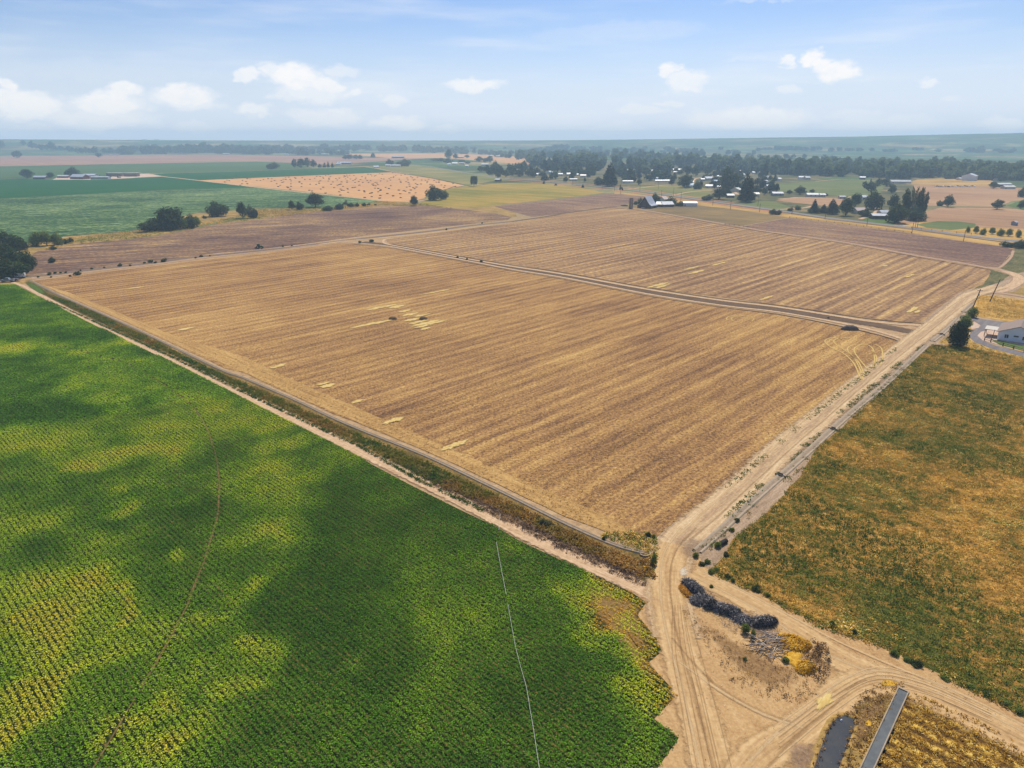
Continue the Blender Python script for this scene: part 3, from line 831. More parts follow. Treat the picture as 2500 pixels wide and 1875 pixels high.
ribbon('farm_lane', [(320, 423.5), (367, 423), (500, 420.5), (620, 417), (750, 412), (892, 407)], 5, 0.14, M['pale_path'], 15)
ribbon('farm_lane', [(892, 407.5), (925, 412), (958, 419), (1000, 425)], 5, 0.14, M['pale_path'], 10)
ribbon('farm_lane', [(360, 424), (401, 431.3), (440, 435.5), (479, 440), (520, 445), (580, 451.5)], 7, 0.14, M['pale_path'], 10)
ribbon('farm_lane', [(-300, 447), (0, 437.5), (70, 436), (150, 438), (260, 438), (330, 434), (383, 430)], 5, 0.14, M['pale_path'], 10)
sheet('farmyard', [(262, 437.5), (275, 430), (345, 424), (372, 425), (400, 431), (330, 434)], 0.13, M['pale_gravel'], 6, 0.8)
sheet('farmyard', [(128, 439), (140, 433), (220, 433), (222, 439)], 0.13, M['pale_gravel'], 6, 0.8)
ribbon('field_edge_path', [(-200, 495), (0, 485), (198, 475), (396, 464), (520, 458)], 2.5, 0.13, M['grey_track'], 10)
ribbon('field_edge_path', [(560, 449.5), (625, 457), (700, 465.5), (790, 475), (880, 484.5), (939, 491), (1001, 493), (1044, 488)], lambda t: 9 - 3 * t, 0.13, M['pale_path'], 8)
ribbon('hedge_line', [(958, 420.5), (1007, 428), (1053, 434.5), (1100, 444), (1140, 453), (1158, 454.5), (1200, 448), (1260, 445)], 3.5, 0.14, M['dark_line'], 8)
ribbon('field_edge_path', [(158, 577.5), (230, 570), (333, 562), (480, 520), (530, 527), (600, 524), (625, 508.5), (700, 507), (800, 505)], 2.5, 0.13, M['dark_strip'], 5)
ribbon('field_edge_path', [(1110, 455), (1088, 463), (1060, 468)], 3, 0.13, M['dark_line'], 5)
# dark track above both stubble fields
ribbon('farm_track', [(60, 675), (113, 672), (195, 662), (254, 655), (362, 643), (466, 629), (537, 622), (625, 613), (740, 600), (879, 583), (1049, 564.5), (1150, 551), (1250, 541)], lambda t: 7.5 - 1.5 * t, 0.14, M['grey_track'], 5)
ribbon('farm_track', [(1250, 541), (1330, 529.5), (1391, 519), (1480, 507), (1504, 505.5)], 5, 0.14, M['dark_strip'], 5)
ribbon('farm_track', [(-60, 690), (0, 688), (60, 683), (100, 679), (175, 670), (260, 660), (362, 648.5), (466, 634.5), (625, 617), (738, 602.5), (830, 592)], 3, 0.15, M['track_pink'], 5)
ribbon('farm_track', [(780, 597), (840, 589), (900, 584), (950, 580), (1049, 569.5), (1200, 550)], 4.5, 0.155, M['track'], 4)
# twin tracks between the stubble fields
ribbon('track_centre', [(885, 591), (944, 598), (1003, 609), (1148, 636), (1250, 655), (1377, 675), (1580, 713), (1757, 740), (1900, 757), (2046, 779), (2144, 795), (2235, 812)], 9.5, 0.135, M['dark_strip'], 4)
ribbon('farm_track', [(960, 582), (940, 585), (936, 592), (950, 597.5), (1003, 607), (1148, 633.5), (1250, 651), (1377, 670.5), (1580, 707), (1757, 733.5), (1900, 750.5), (2046, 773), (2130, 786), (2200, 793), (2262, 796)], 2.6, 0.16, M['pale_path'], 3)
ribbon('farm_track', [(840, 590), (878, 594), (944, 601), (1003, 611.5), (1148, 638.5), (1250, 658), (1377, 678.5), (1580, 718), (1757, 745.5), (1900, 762.5), (2046, 788), (2144, 810), (2215, 832)], 2.6, 0.16, M['pale_path'], 3)
ribbon('track_edge', [(864, 596), (944, 604.5), (1003, 615), (1148, 642), (1250, 661.5), (1377, 682.5), (1580, 722.5), (1757, 750), (1900, 768), (2046, 796), (2150, 820), (2205, 838)], 1.0, 0.165, M['dark_line'], 3)
ribbon('track_edge', [(960, 597), (1003, 604.5), (1148, 630.5), (1250, 647.5), (1377, 666.5), (1580, 702.5), (1757, 729.5), (1900, 746), (2046, 768), (2130, 780), (2200, 787), (2262, 790)], 1.0, 0.165, M['dark_line'], 3)
# track from the silo to the road, and lane end on the right
ribbon('farm_track', [(1504, 506.5), (1561, 511.5), (1690, 533.5), (1804, 553), (1875, 565.5), (2056, 591), (2242, 625), (2340, 641), (2412, 654.5), (2440, 659), (2470, 668)], lambda t: 4.6, 0.15, M['track_pink'], 4)
ribbon('track_edge', [(1504, 508), (1561, 514), (1690, 536), (1804, 556), (1875, 568.5), (2056, 594.5), (2242, 629), (2412, 658)], 1.2, 0.155, M['dark_line'], 4)
ribbon('farm_track', [(2474, 612), (2468, 628), (2452, 645), (2438, 655)], 2.0, 0.15, M['track_pink'], 3)
ribbon('lane', [(2455, 663), (2480, 672), (2488, 682), (2478, 694), (2455, 706), (2430, 713), (2400, 714)], 6.5, 0.16, M['pale_path'], 2)
ribbon('lane', [(2380, 716), (2420, 714), (2470, 720), (2520, 728), (2620, 742)], 5.0, 0.165, M['track_pink'], 3)
ribbon('gravel_road', [(2440, 700), (2400, 712), (2368, 722), (2338, 747), (2290, 788), (2244, 822), (2150, 896), (2060, 972), (1985, 1035), (1905, 1100), (1842, 1163), (1740, 1254), (1690, 1296), (1655, 1330), (1635, 1380), (1632, 1430), (1640, 1500), (1655, 1560)], lambda t: 9.5 if t < .5 else 9.0, 0.17, M['gravel_road'], 2)
ribbon('dirt_road', [(1650, 1330), (1632, 1380), (1630, 1440), (1642, 1520), (1668, 1620), (1700, 1730), (1730, 1830), (1760, 1960)], 6.5, 0.175, M['track'], 2)
ribbon('dirt_road', [(1690, 1400), (1760, 1436), (1860, 1490), (1960, 1552), (2060, 1615), (2150, 1655), (2250, 1690), (2380, 1750), (2500, 1810), (2640, 1880)], lambda t: 5 + 2.5 * t, 0.176, M['track'], 2)
ribbon('dirt_road', [(2300, 1706), (2200, 1672), (2120, 1668), (2060, 1690), (2000, 1745), (1930, 1800), (1850, 1850), (1800, 1930)], 6.0, 0.178, M['track'], 2)
for k, pts in enumerate([[(1700, 1290), (1648, 1350), (1636, 1440), (1655, 1560), (1690, 1680), (1730, 1830), (1745, 1900)],
                         [(1665, 1290), (1622, 1350), (1612, 1440), (1630, 1560), (1664, 1680), (1700, 1830), (1715, 1900)],
                         [(2500, 1790), (2300, 1690), (2160, 1640), (2060, 1660), (1990, 1720), (1900, 1790), (1830, 1860)],
                         [(2500, 1812), (2300, 1712), (2170, 1662), (2090, 1676), (2030, 1730), (1940, 1805), (1870, 1880)],
                         [(1700, 1412), (1850, 1492), (2000, 1590), (2120, 1642), (2300, 1700)],
                         [(1720, 1398), (1870, 1474), (2020, 1556), (2160, 1620), (2330, 1690), (2500, 1775)],
                         [(2385, 728), (2338, 757), (2244, 832), (2130, 925), (1985, 1050), (1860, 1162), (1760, 1256), (1690, 1316)],
                         [(2360, 724), (2310, 757), (2214, 832), (2100, 920), (1950, 1040), (1820, 1160), (1720, 1250), (1650, 1316)],
                         [(1660, 1620), (1760, 1690), (1860, 1745), (1960, 1780)], [(1640, 1560), (1720, 1650), (1830, 1725), (1930, 1765)]]):
    ribbon('wheel_track', pts, 0.7, 0.18 + 0.002 * k, M['light_rut'] if k % 3 else M['dark_rut'], 1.5, wob=.3)
for k in range(14):
    o_ = (k - 7) * 5 + random.uniform(-7, 7)
    ribbon('wheel_track', [(1660 + o_ * .5, 1480), (1676 + o_, 1600), (1706 + o_ * 1.2, 1730), (1740 + o_ * 1.4, 1890)] if k % 2 else
           [(2420, 1752 + o_ * .5), (2260, 1682 + o_ * .6), (2140, 1662 + o_ * .8), (2040, 1712 + o_), (1900, 1820 + o_ * 1.3)], 0.28, 0.205 + 0.002 * k, M['dark_rut'] if k % 4 else M['light_rut'], 1.5, wob=.3)

# farm path below the stubble field, ditch bank of weeds between path and concrete ditch
sheet('ditch_bank', [(62, 688), (75, 684), (130, 712), (173, 733), (260, 771), (350, 812), (445, 858), (548, 907), (600, 926), (725, 979), (811, 1020), (898, 1057), (1001, 1098), (1089, 1137), (1234, 1206), (1379, 1279), (1487, 1326), (1578, 1354), (1602, 1340), (1606, 1395), (1600, 1440), (1540, 1410), (1487, 1386), (1379, 1336), (1270, 1282), (1165, 1238), (1089, 1215), (1017, 1176), (883, 1098), (763, 1042), (689, 1004), (600, 964), (423, 876), (290, 816), (174, 760), (119, 731), (80, 705)], 0.12, M['ditch_weeds'], 2, 0.35)
ribbon('farm_path', [(30, 690), (52, 697), (78, 710), (110, 727), (174, 761), (233, 790), (290, 818.5), (423, 880), (500, 917), (600, 966), (689, 1010), (763, 1046), (870, 1099), (985, 1155), (1050, 1186), (1100, 1212), (1165, 1245), (1270, 1300), (1379, 1352), (1487, 1402), (1560, 1436), (1620, 1470)], lambda t: 2.4 + 1.8 * t, 0.15, M['pale_path'], 2)
ribbon('dead_weed_strip', [(990, 1130), (1100, 1190), (1200, 1240), (1300, 1290), (1400, 1336), (1500, 1383), (1570, 1412)], 1.9, 0.14, M['dark_strip'], 2)
blob('green_verge', [(52, 686), (66, 683), (100, 700), (119, 716), (118, 728), (100, 722), (70, 703)], 0.16, M['green_patch'])
blob('bare_notch', [(66, 725), (90, 722), (104, 729), (86, 731), (70, 730)], 0.17, patch_mat('bare_soil_material', [(0, A(190, 150, 110)), (1, A(222, 186, 146))]))
blob('turned_soil', [(1165, 1235), (1200, 1240), (1260, 1265), (1300, 1290), (1240, 1285), (1190, 1262)], 0.18, M['brown_patch'])

# straw and soil patches of the stubble fields
def streak(name, cx, cy, ln, wd, z, mat, seed, az_=V_AZ):
    r_ = random.Random(seed)
    X, Y = G(cx, cy)
    pts = []
    n = 26
    for i in range(n):
        th = 2 * math.pi * i / n
        a_ = ln / 2 * math.cos(th) * r_.uniform(.55, 1.0)
        b_ = wd / 2 * math.sin(th) * r_.uniform(.4, 1.0)
        pts.append((X + math.sin(az_) * a_ + math.cos(az_) * b_, Y + math.cos(az_) * a_ - math.sin(az_) * b_))
    return blob(name, pts, z, mat, raw=True)


for i, (cx, cy, ln, wd) in enumerate([(925, 752, 16, 2.2), (948, 748, 14, 1.6), (968, 750, 12, 2.4), (990, 760, 8, 2), (1004, 768, 12, 2), (1030, 771, 10, 1.6), (900, 793, 22, 1.6), (930, 788, 14, 1.4), (1005, 782, 10, 2), (1022, 787, 14, 2), (1040, 790, 18, 2.2), (1062, 789, 16, 1.6), (1030, 798, 9, 1.6), (1040, 803, 7, 1.6),
                                    (1068, 713, 26, 1.2), (676, 897, 6, 1.2), (684, 893, 6, 1), (455, 804, 9, 1.6), (800, 943, 7, 1.8), (790, 938, 5, 1.2), (870, 982, 5, 1.4), (955, 1030, 7, 1.4), (970, 1026, 6, 1.2), (1100, 1092, 7, 1.5), (1120, 1085, 7, 1.2), (2216, 676, 9, 1.4), (2226, 672, 9, 1.4), (2222, 760, 12, 1.4), (2232, 754, 12, 1.6), (2240, 762, 8, 1.2),
                                    (1700, 665, 26, 1.8), (1690, 655, 24, 1.6), (1755, 645, 26, 1.4), (1605, 697, 24, 2), (1617, 700, 16, 1.6), (1870, 729, 18, 1.2), (2160, 650, 7, 1.6), (450, 652, 10, 1.2), (330, 704, 10, 1.6)]):
    streak('straw_patch', cx, cy, ln * 1.15, wd * 2.4, 0.24 + .0007 * i, M['straw_patch'], i)
for pts in [[(2100, 925), (2085, 890), (2060, 865), (2030, 850), (2015, 838), (2015, 832), (2030, 826), (2055, 828)], [(2110, 915), (2095, 885), (2070, 862), (2045, 845), (2035, 835), (2045, 828), (2075, 826)],
            [(2108, 930), (2098, 900), (2085, 875), (2070, 858), (2072, 848), (2090, 842)], [(2120, 905), (2095, 875), (2085, 858), (2090, 848), (2110, 842), (2130, 852), (2135, 880), (2132, 900)],
            [(2150, 892), (2155, 870), (2150, 850), (2135, 842)], [(2135, 895), (2140, 875), (2128, 856)], [(1775, 783), (1775, 776), (1790, 772), (1815, 772), (1840, 778), (1835, 786)], [(1790, 785), (1785, 778), (1800, 774), (1830, 782)]]:
    ribbon('turning_track', pts, 0.75, 0.23, M['straw_line'], 1.2)

# patches of the dirt yard
blob('white_spill', ell(1668, 1400, 17, 18, 20, .35), 0.26, M['white_spill'], 0.4)
blob('dark_gravel', [(1700, 1440), (1730, 1452), (1800, 1480), (1880, 1525), (1960, 1580), (2010, 1640), (2000, 1668), (1940, 1610), (1860, 1560), (1780, 1510), (1720, 1475)], 0.25, M['purple_gravel'])
blob('brown_weeds', [(1690, 1500), (1740, 1530), (1830, 1580), (1900, 1620), (1990, 1650), (1990, 1700), (1900, 1710), (1820, 1670), (1750, 1600), (1700, 1540)], 0.24, M['brown_patch'])
blob('brown_weeds', ell(1995, 1600, 30, 40), 0.27, M['brown_patch'])
blob('brown_weeds', [(2110, 1700), (2150, 1680), (2190, 1690), (2170, 1740), (2120, 1810), (2080, 1860), (2060, 1800), (2085, 1745)], 0.262, M['brown_patch'])
blob('gold_straw', ell(1672, 1445, 12, 26), 0.265, M['gold_patch'])
blob('gold_straw', [(1888, 1545), (1930, 1560), (1975, 1590), (1960, 1620), (1990, 1655), (1950, 1660), (1910, 1620)], 0.27, M['gold_patch'])
blob('straw_patch', ell(2010, 1715, 30, 14), 0.28, M['straw_patch'])
blob('straw_patch', [(1990, 1735), (2020, 1690), (2036, 1692), (2010, 1735), (1994, 1748)], 0.282, M['straw_patch'])
blob('gold_straw', ell(2120, 1770, 14, 12), 0.272, M['gold_patch'])
blob('gold_straw', ell(2170, 1672, 34, 12), 0.274, M['gold_patch'])
blob('gravel_spot', ell(1960, 1850, 60, 60), 0.262, M['purple_gravel'])
blob('gravel_spot', ell(1690, 1340, 50, 40), 0.2, M['purple_gravel'])

# ------------------------------------------------------------------ leaves, tufts and crops
def leaf_quads(C, size, col, flat=0.0, aspect=1.6, up=0.0, seed=0):
    """C (n,3) centres, size (n,), col (n,3); flat 0 = any direction, 1 = lying level; up > 0 = upright blades"""
    r = np.random.default_rng(seed + 101)
    n = len(C)
    Nn = r.normal(size=(n, 3))
    Nn[:, 2] = np.abs(Nn[:, 2]) + flat * 2.5
    Nn /= np.linalg.norm(Nn, axis=1)[:, None]
    T = r.normal(size=(n, 3))
    T[:, 2] = T[:, 2] * (1 - up) + up * 3.0
    T -= (T * Nn).sum(1)[:, None] * Nn
    T /= np.linalg.norm(T, axis=1)[:, None] + 1e-9
    B = np.cross(Nn, T)
    a = (size * aspect / 2)[:, None] * T
    b = (size / 2)[:, None] * B
    V = np.stack([C - a, C + b * 1.0, C + a, C - b * 1.0], 1).reshape(-1, 3)
    Fq = np.arange(4 * n, dtype=np.int32).reshape(n, 4)
    return V, Fq, np.repeat(col, 4, axis=0)


def clumps(name, P, rad, hgt, per, size, col, mat, kind='stuff', label=None, flat=0.3, up=0.0, z0=0.1, aspect=1.6, colvar=0.3, seed=0, cat=None, spread=1.0):
    """many small plants in one mesh: P (n,2), rad, hgt, size (n,), per leaves each"""
    r = np.random.default_rng(seed)
    n = len(P)
    k = n * per
    idx = np.repeat(np.arange(n), per)
    th = r.random(k) * 2 * math.pi
    rr = np.sqrt(r.random(k)) * spread
    hh = r.random(k) * np.sqrt(np.maximum(0, 1 - rr ** 2)) * 0.9 + 0.1
    C = np.empty((k, 3))
    C[:, 0] = P[idx, 0] + np.cos(th) * rr * rad[idx]
    C[:, 1] = P[idx, 1] + np.sin(th) * rr * rad[idx]
    C[:, 2] = z0 + hh * hgt[idx]
    cc = col[idx] * (1 + (r.random((k, 1)) - 0.5) * 2 * colvar)
    V, Fq, c4 = leaf_quads(C, size[idx] * (0.7 + 0.6 * r.random(k)), cc, flat, aspect, up, seed)
    me = mesh_np(name, V, Fq, mat, {'col': ('FLOAT_COLOR', c4)})
    o = link(name, me)
    tag(o, label, cat, kind=kind)
    return o


def pal(v, stops):
    """palette lookup for an array"""
    xs = [s_[0] for s_ in stops]
    return np.stack([np.interp(v, xs, [s_[1][c] for s_ in stops]) for c in range(3)], 1)


CROP_PX = [(-260, 705), (-100, 700), (0, 696), (38, 695), (65, 710), (96, 727), (130, 741), (174, 765), (233, 795), (290, 822), (347, 852), (423, 884), (499, 922), (600, 974), (689, 1022), (763, 1058), (852, 1101), (908, 1135), (1017, 1193), (1126, 1247), (1216, 1290),
           (1270, 1323), (1364, 1366), (1462, 1410), (1540, 1446), (1578, 1472), (1556, 1503), (1604, 1562), (1616, 1592), (1582, 1620), (1654, 1697), (1597, 1757), (1657, 1803), (1606, 1876), (1600, 1990), (-900, 1990), (-900, 900)]
crop_poly = [G(*p) for p in CROP_PX]
sheet('crop_field', CROP_PX, 0.11, M['crop_soil'], 3, 0.1)

PIVOT = [(-200, 790), (-60, 806), (0, 816), (49, 827), (130, 842), (233, 867), (323, 894), (407, 945), (455, 980), (487, 1015), (510, 1060), (523, 1100), (533, 1150), (536, 1193), (530, 1263), (500, 1366), (472, 1440), (448, 1497), (405, 1580), (350, 1674), (275, 1800), (229, 1875), (180, 1960)]
pivot_w = np.array([[p.x, p.y] for p in resample([G(*p) for p in PIVOT], 1.0)])
ribbon('wheel_rut', PIVOT, 0.42, 0.15, M['wheel_rut'], 1.5, wob=.6)

YEL = [(60, 850, 90, 14, .8), (180, 860, 90, 14, .6), (300, 840, 70, 12, .45), (330, 1110, 90, 16, .55), (100, 1165, 120, 22, .3), (210, 1408, 60, 40, .95), (243, 1466, 50, 26, .9), (285, 1492, 26, 18, .8), (60, 1540, 60, 60, .8), (100, 1690, 60, 60, .9), (30, 1810, 60, 50, 1.0),
       (110, 1760, 60, 60, .9), (290, 1203, 34, 14, .8), (290, 1262, 34, 24, .8), (187, 1140, 50, 12, .9), (402, 1120, 50, 16, .8), (650, 1165, 80, 40, .8), (650, 1110, 60, 30, .7), (644, 1296, 60, 50, .75), (625, 1415, 50, 34, .95), (430, 1361, 34, 20, .8), (593, 1595, 50, 40, .8), (537, 1660, 60, 26, .75),
       (374, 1720, 46, 46, .8), (303, 1790, 50, 50, .85), (434, 1800, 50, 60, .8), (680, 1045, 70, 26, .9), (740, 1090, 50, 26, .75), (830, 1120, 50, 26, .6), (560, 990, 50, 14, .5), (370, 1180, 80, 18, .5), (120, 1270, 90, 40, .65), (190, 1330, 80, 30, .6), (430, 1040, 60, 12, .45), (240, 980, 90, 12, .35), (330, 1575, 40, 30, .5), (180, 1640, 60, 60, .6), (60, 1420, 60, 50, .5), (520, 1500, 60, 40, .45), (480, 1720, 60, 60, .5),
       (1469, 1452, 50, 24, 1.2), (1523, 1500, 50, 44, 1.5), (1549, 1575, 40, 40, 1.4), (1500, 1689, 46, 40, .9), (1600, 1686, 46, 26, 1.2), (1430, 1560, 50, 50, .7), (1400, 1420, 40, 24, .6), (1480, 1610, 50, 50, .8), (1555, 1650, 40, 40, 1.0), (1540, 1460, 40, 20, 1.4), (1240, 1350, 60, 16, .3), (1010, 1500, 50, 30, .35), (1080, 1560, 60, 34, .3), (900, 1640, 50, 30, .3), (1560, 1780, 60, 30, .45)]
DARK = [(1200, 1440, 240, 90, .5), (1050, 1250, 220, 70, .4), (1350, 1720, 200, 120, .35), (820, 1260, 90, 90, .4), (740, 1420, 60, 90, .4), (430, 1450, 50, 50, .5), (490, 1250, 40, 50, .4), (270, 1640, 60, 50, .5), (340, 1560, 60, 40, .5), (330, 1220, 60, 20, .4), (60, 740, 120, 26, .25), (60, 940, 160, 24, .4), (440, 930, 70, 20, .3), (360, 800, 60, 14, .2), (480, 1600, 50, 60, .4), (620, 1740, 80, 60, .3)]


def proj(x, y, z=0.0):
    dy, dz = y, z - CAM_H
    dep = dy * math.cos(PITCH) - dz * math.sin(PITCH)
    up_ = dy * math.sin(PITCH) + dz * math.cos(PITCH)
    return 1250 + FPX * x / dep, 937.5 - FPX * up_ / dep


YW = []
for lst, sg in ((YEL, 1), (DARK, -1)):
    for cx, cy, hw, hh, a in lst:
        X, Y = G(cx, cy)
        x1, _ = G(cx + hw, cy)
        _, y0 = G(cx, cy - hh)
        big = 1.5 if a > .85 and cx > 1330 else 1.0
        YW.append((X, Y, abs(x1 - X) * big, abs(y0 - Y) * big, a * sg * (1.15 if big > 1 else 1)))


def health(x, y):
    """0 = deep green, 1 = yellow"""
    n1 = fbm(x, y, 0.055, 1, 4)
    n2 = fbm(x, y, 0.2, 7, 3)
    t = 0.24 + (n1 - 0.5) * 0.9 + (n2 - 0.5) * 0.4
    wx = (fbm(x, y, 0.12, 21, 3) - 0.5) * 12
    wy = (fbm(x, y, 0.12, 27, 3) - 0.5) * 12
    pos = np.zeros_like(x); neg = np.zeros_like(x)
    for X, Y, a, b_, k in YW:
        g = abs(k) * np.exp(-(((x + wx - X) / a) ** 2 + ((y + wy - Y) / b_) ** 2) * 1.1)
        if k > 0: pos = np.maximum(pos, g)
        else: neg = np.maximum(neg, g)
    px_, py_ = proj(x, y)
    broad = np.clip((820 - px_) / 260, 0, 1) * np.clip((py_ - 880) / 160, 0, 1)
    t = t + broad * 0
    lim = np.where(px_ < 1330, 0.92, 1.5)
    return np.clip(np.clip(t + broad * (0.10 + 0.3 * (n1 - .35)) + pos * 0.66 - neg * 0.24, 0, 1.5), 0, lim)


# rows of plants
u0, u1, v0, v1 = -60, 470, -330, 330
P = []
rows = np.arange(-360, 180, 0.76)
arr = np.array(crop_poly)
cu = arr @ np.array(UD); cv = arr @ np.array(VD)
for rv in np.arange(cv.min(), cv.max(), 0.76):
    us = np.arange(cu.min(), cu.max(), 0.27)
    us = us + rng.random() * .34 + (rng.random(len(us)) - .5) * 0.34
    vv = rv + (rng.random(len(us)) - .5) * 0.13
    P.append(np.stack([us * UD[0] + vv * VD[0], us * UD[1] + vv * VD[1]], 1))
P = np.concatenate(P)
px_, py_ = proj(P[:, 0], P[:, 1])
ok = (P[:, 1] > 40) & (px_ > -120) & (py_ < 1990) & inside(P[:, 0], P[:, 1], crop_poly)
P = P[ok]
# leave the wheel rut open
keep = np.ones(len(P), bool)
for i in range(0, len(P), 20000):
    d = np.min(np.hypot(P[i:i + 20000, None, 0] - pivot_w[None, ::1, 0], P[i:i + 20000, None, 1] - pivot_w[None, ::1, 1]), axis=1) if len(pivot_w) < 900 else 9
    keep[i:i + 20000] = d > 0.36
P = P[keep]
hl = health(P[:, 0], P[:, 1])
gap = fbm(P[:, 0], P[:, 1], 0.35, 40, 2)
P_keep = ~((hl > 1.0) & (rng.random(len(P)) < 0.28 * hl)) & ~((hl > 1.0) & (gap > 0.78))
# the crop thins out towards the turning ground of the road
edge_w = np.array([G(*p) for p in [(1462, 1410), (1540, 1446), (1578, 1472), (1556, 1503), (1604, 1562), (1616, 1592), (1582, 1620), (1654, 1697), (1597, 1757), (1657, 1803), (1606, 1876)]])
edge_w = np.concatenate([np.linspace(edge_w[i], edge_w[i + 1], 12) for i in range(len(edge_w) - 1)])
de = np.min(np.hypot(P[:, 0, None] - edge_w[None, :, 0], P[:, 1, None] - edge_w[None, :, 1]), axis=1)
hl = np.maximum(hl, np.clip(1.25 - de / 3.2, 0, 1.25) * (proj(P[:, 0], P[:, 1])[1] < 1730))
P_keep &= rng.random(len(P)) < np.clip(0.5 + de / 2.2, 0, 1)
P, hl = P[P_keep], hl[P_keep]
dist = np.hypot(P[:, 0], P[:, 1])
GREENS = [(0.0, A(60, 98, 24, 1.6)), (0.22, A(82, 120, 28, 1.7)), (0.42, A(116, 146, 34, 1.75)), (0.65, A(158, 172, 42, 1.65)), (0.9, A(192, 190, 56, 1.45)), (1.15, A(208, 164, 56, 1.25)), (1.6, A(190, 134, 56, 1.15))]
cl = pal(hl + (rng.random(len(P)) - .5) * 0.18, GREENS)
sm = np.clip(1.12 - hl * 0.26, 0.5, 1.15)
near = dist < 190
print('crop plants', len(P), 'near', near.sum())
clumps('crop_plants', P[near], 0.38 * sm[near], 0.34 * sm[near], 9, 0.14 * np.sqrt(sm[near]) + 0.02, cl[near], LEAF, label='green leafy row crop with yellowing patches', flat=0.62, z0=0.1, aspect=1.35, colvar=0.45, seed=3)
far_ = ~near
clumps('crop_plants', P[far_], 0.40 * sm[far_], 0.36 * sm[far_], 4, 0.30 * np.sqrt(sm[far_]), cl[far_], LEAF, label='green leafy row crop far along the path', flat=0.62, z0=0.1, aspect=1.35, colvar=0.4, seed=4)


def scatter(poly_px, dens, seed=0, cull=True, maxd=1e9):
    r = np.random.default_rng(seed)
    poly = [G(*p) for p in poly_px]
    a = np.array(poly)
    lo, hi = a.min(0), a.max(0)
    n = int((hi[0] - lo[0]) * (hi[1] - lo[1]) * dens)
    Q = r.random((n, 2)) * (hi - lo) + lo
    Q = Q[inside(Q[:, 0], Q[:, 1], poly)]
    if cull:
        a_, b_ = proj(Q[:, 0], Q[:, 1])
        Q = Q[(a_ > -150) & (a_ < 2650) & (b_ < 1990) & (Q[:, 1] > 30)]
    return Q[np.hypot(Q[:, 0], Q[:, 1]) < maxd]


WEED_PX = [(2277, 842), (2225, 885), (2144, 964), (2063, 1037), (1989, 1102), (1957, 1160), (1873, 1252), (1797, 1309), (1775, 1352), (1735, 1398), (1789, 1422), (1873, 1457), (2006, 1528), (2171, 1584), (2253, 1628), (2361, 1677), (2500, 1747), (2700, 1850), (2700, 900), (2500, 876), (2431, 862), (2323, 846)]
WEEDC = [(0.0, A(74, 94, 32, 1.4)), (0.2, A(98, 112, 42, 1.45)), (0.38, A(130, 132, 54, 1.45)), (0.54, A(158, 136, 64, 1.4)), (0.72, A(192, 156, 76, 1.35)), (0.87, A(230, 186, 84, 1.25)), (1.0, A(244, 214, 124, 1.2))]
Q = scatter(WEED_PX, 7.0, 5)
wl = np.hypot(Q[:, 0], Q[:, 1])
g_ = fbm(Q[:, 0], Q[:, 1], 0.05, 50, 4)
g2 = fbm(Q[:, 0], Q[:, 1], 0.35, 60, 3)
qx, qy = proj(Q[:, 0], Q[:, 1])
# greener near the ditch corner, drier towards the house and the road fork
bias = 0.16 * np.clip((1150 - qy) / 300, 0, 1) + 0.14 * np.clip((qx - 2050) / 400, 0, 1) * np.clip((qy - 1250) / 300, 0, 1) + 0.16 * np.clip((qy - 1400) / 200, 0, 1)
GW = [(2090, 1060, 120, 30, .4), (1960, 1230, 90, 50, .35), (1880, 1330, 80, 60, .3), (2230, 975, 60, 14, .45), (2160, 1340, 90, 50, .3), (2440, 1590, 60, 40, .45), (2380, 1060, 120, 30, .3), (2440, 985, 90, 12, .3), (2050, 1130, 90, 40, .3), (1850, 1400, 60, 30, .25), (2240, 1190, 90, 30, .2), (2000, 1430, 120, 40, .15)]
for cx, cy, hw, hh, k in GW:
    X, Y = G(cx, cy); x1, _ = G(cx + hw, cy); _, y0 = G(cx, cy - hh)
    bias = bias - k * 0.9 * np.exp(-(((Q[:, 0] - X) / abs(x1 - X)) ** 2 + ((Q[:, 1] - Y) / abs(y0 - Y)) ** 2))
t_ = 0.46 + (g_ - .5) * 1.45 + (g2 - .5) * 1.3 + bias + (rng.random(len(Q)) - .5) * 0.3
thin = (rng.random(len(Q)) < np.where(t_ > 0.62, 0.72, 1.0))
Q, t_ = Q[thin], t_[thin]
clumps('dry_weeds', Q, 0.26 + 0.28 * rng.random(len(Q)), 0.22 + 0.38 * rng.random(len(Q)), 6, 0.06 + 0.09 * rng.random(len(Q)), pal(t_, WEEDC), STRAW, label='mixed green and golden weeds of the rough field', flat=0.0, up=0.45, z0=0.1, aspect=2.6, colvar=0.35, seed=6)
# bushier dark weeds in the same field
Q = scatter(WEED_PX, 0.16, 8)
gg = fbm(Q[:, 0], Q[:, 1], 0.05, 50, 4)
Q = Q[gg < 0.53]
clumps('dark_weeds', Q, 0.35 + 0.5 * rng.random(len(Q)), 0.3 + 0.4 * rng.random(len(Q)), 22, np.full(len(Q), 0.13), pal(rng.random(len(Q)) * .4, WEEDC), LEAF, label='darker leafy weeds scattered through the rough field', z0=0.1, colvar=0.35, seed=9)
Q = scatter(WEED_PX, 0.05, 18)
clumps('pale_weeds', Q, 0.4 + 0.5 * rng.random(len(Q)), 0.25 + 0.3 * rng.random(len(Q)), 26, np.full(len(Q), 0.12), pal(.75 + rng.random(len(Q)) * .25, WEEDC), STRAW, label='pale golden weeds scattered through the rough field', z0=0.1, colvar=0.2, up=.4, aspect=2.4, seed=19)

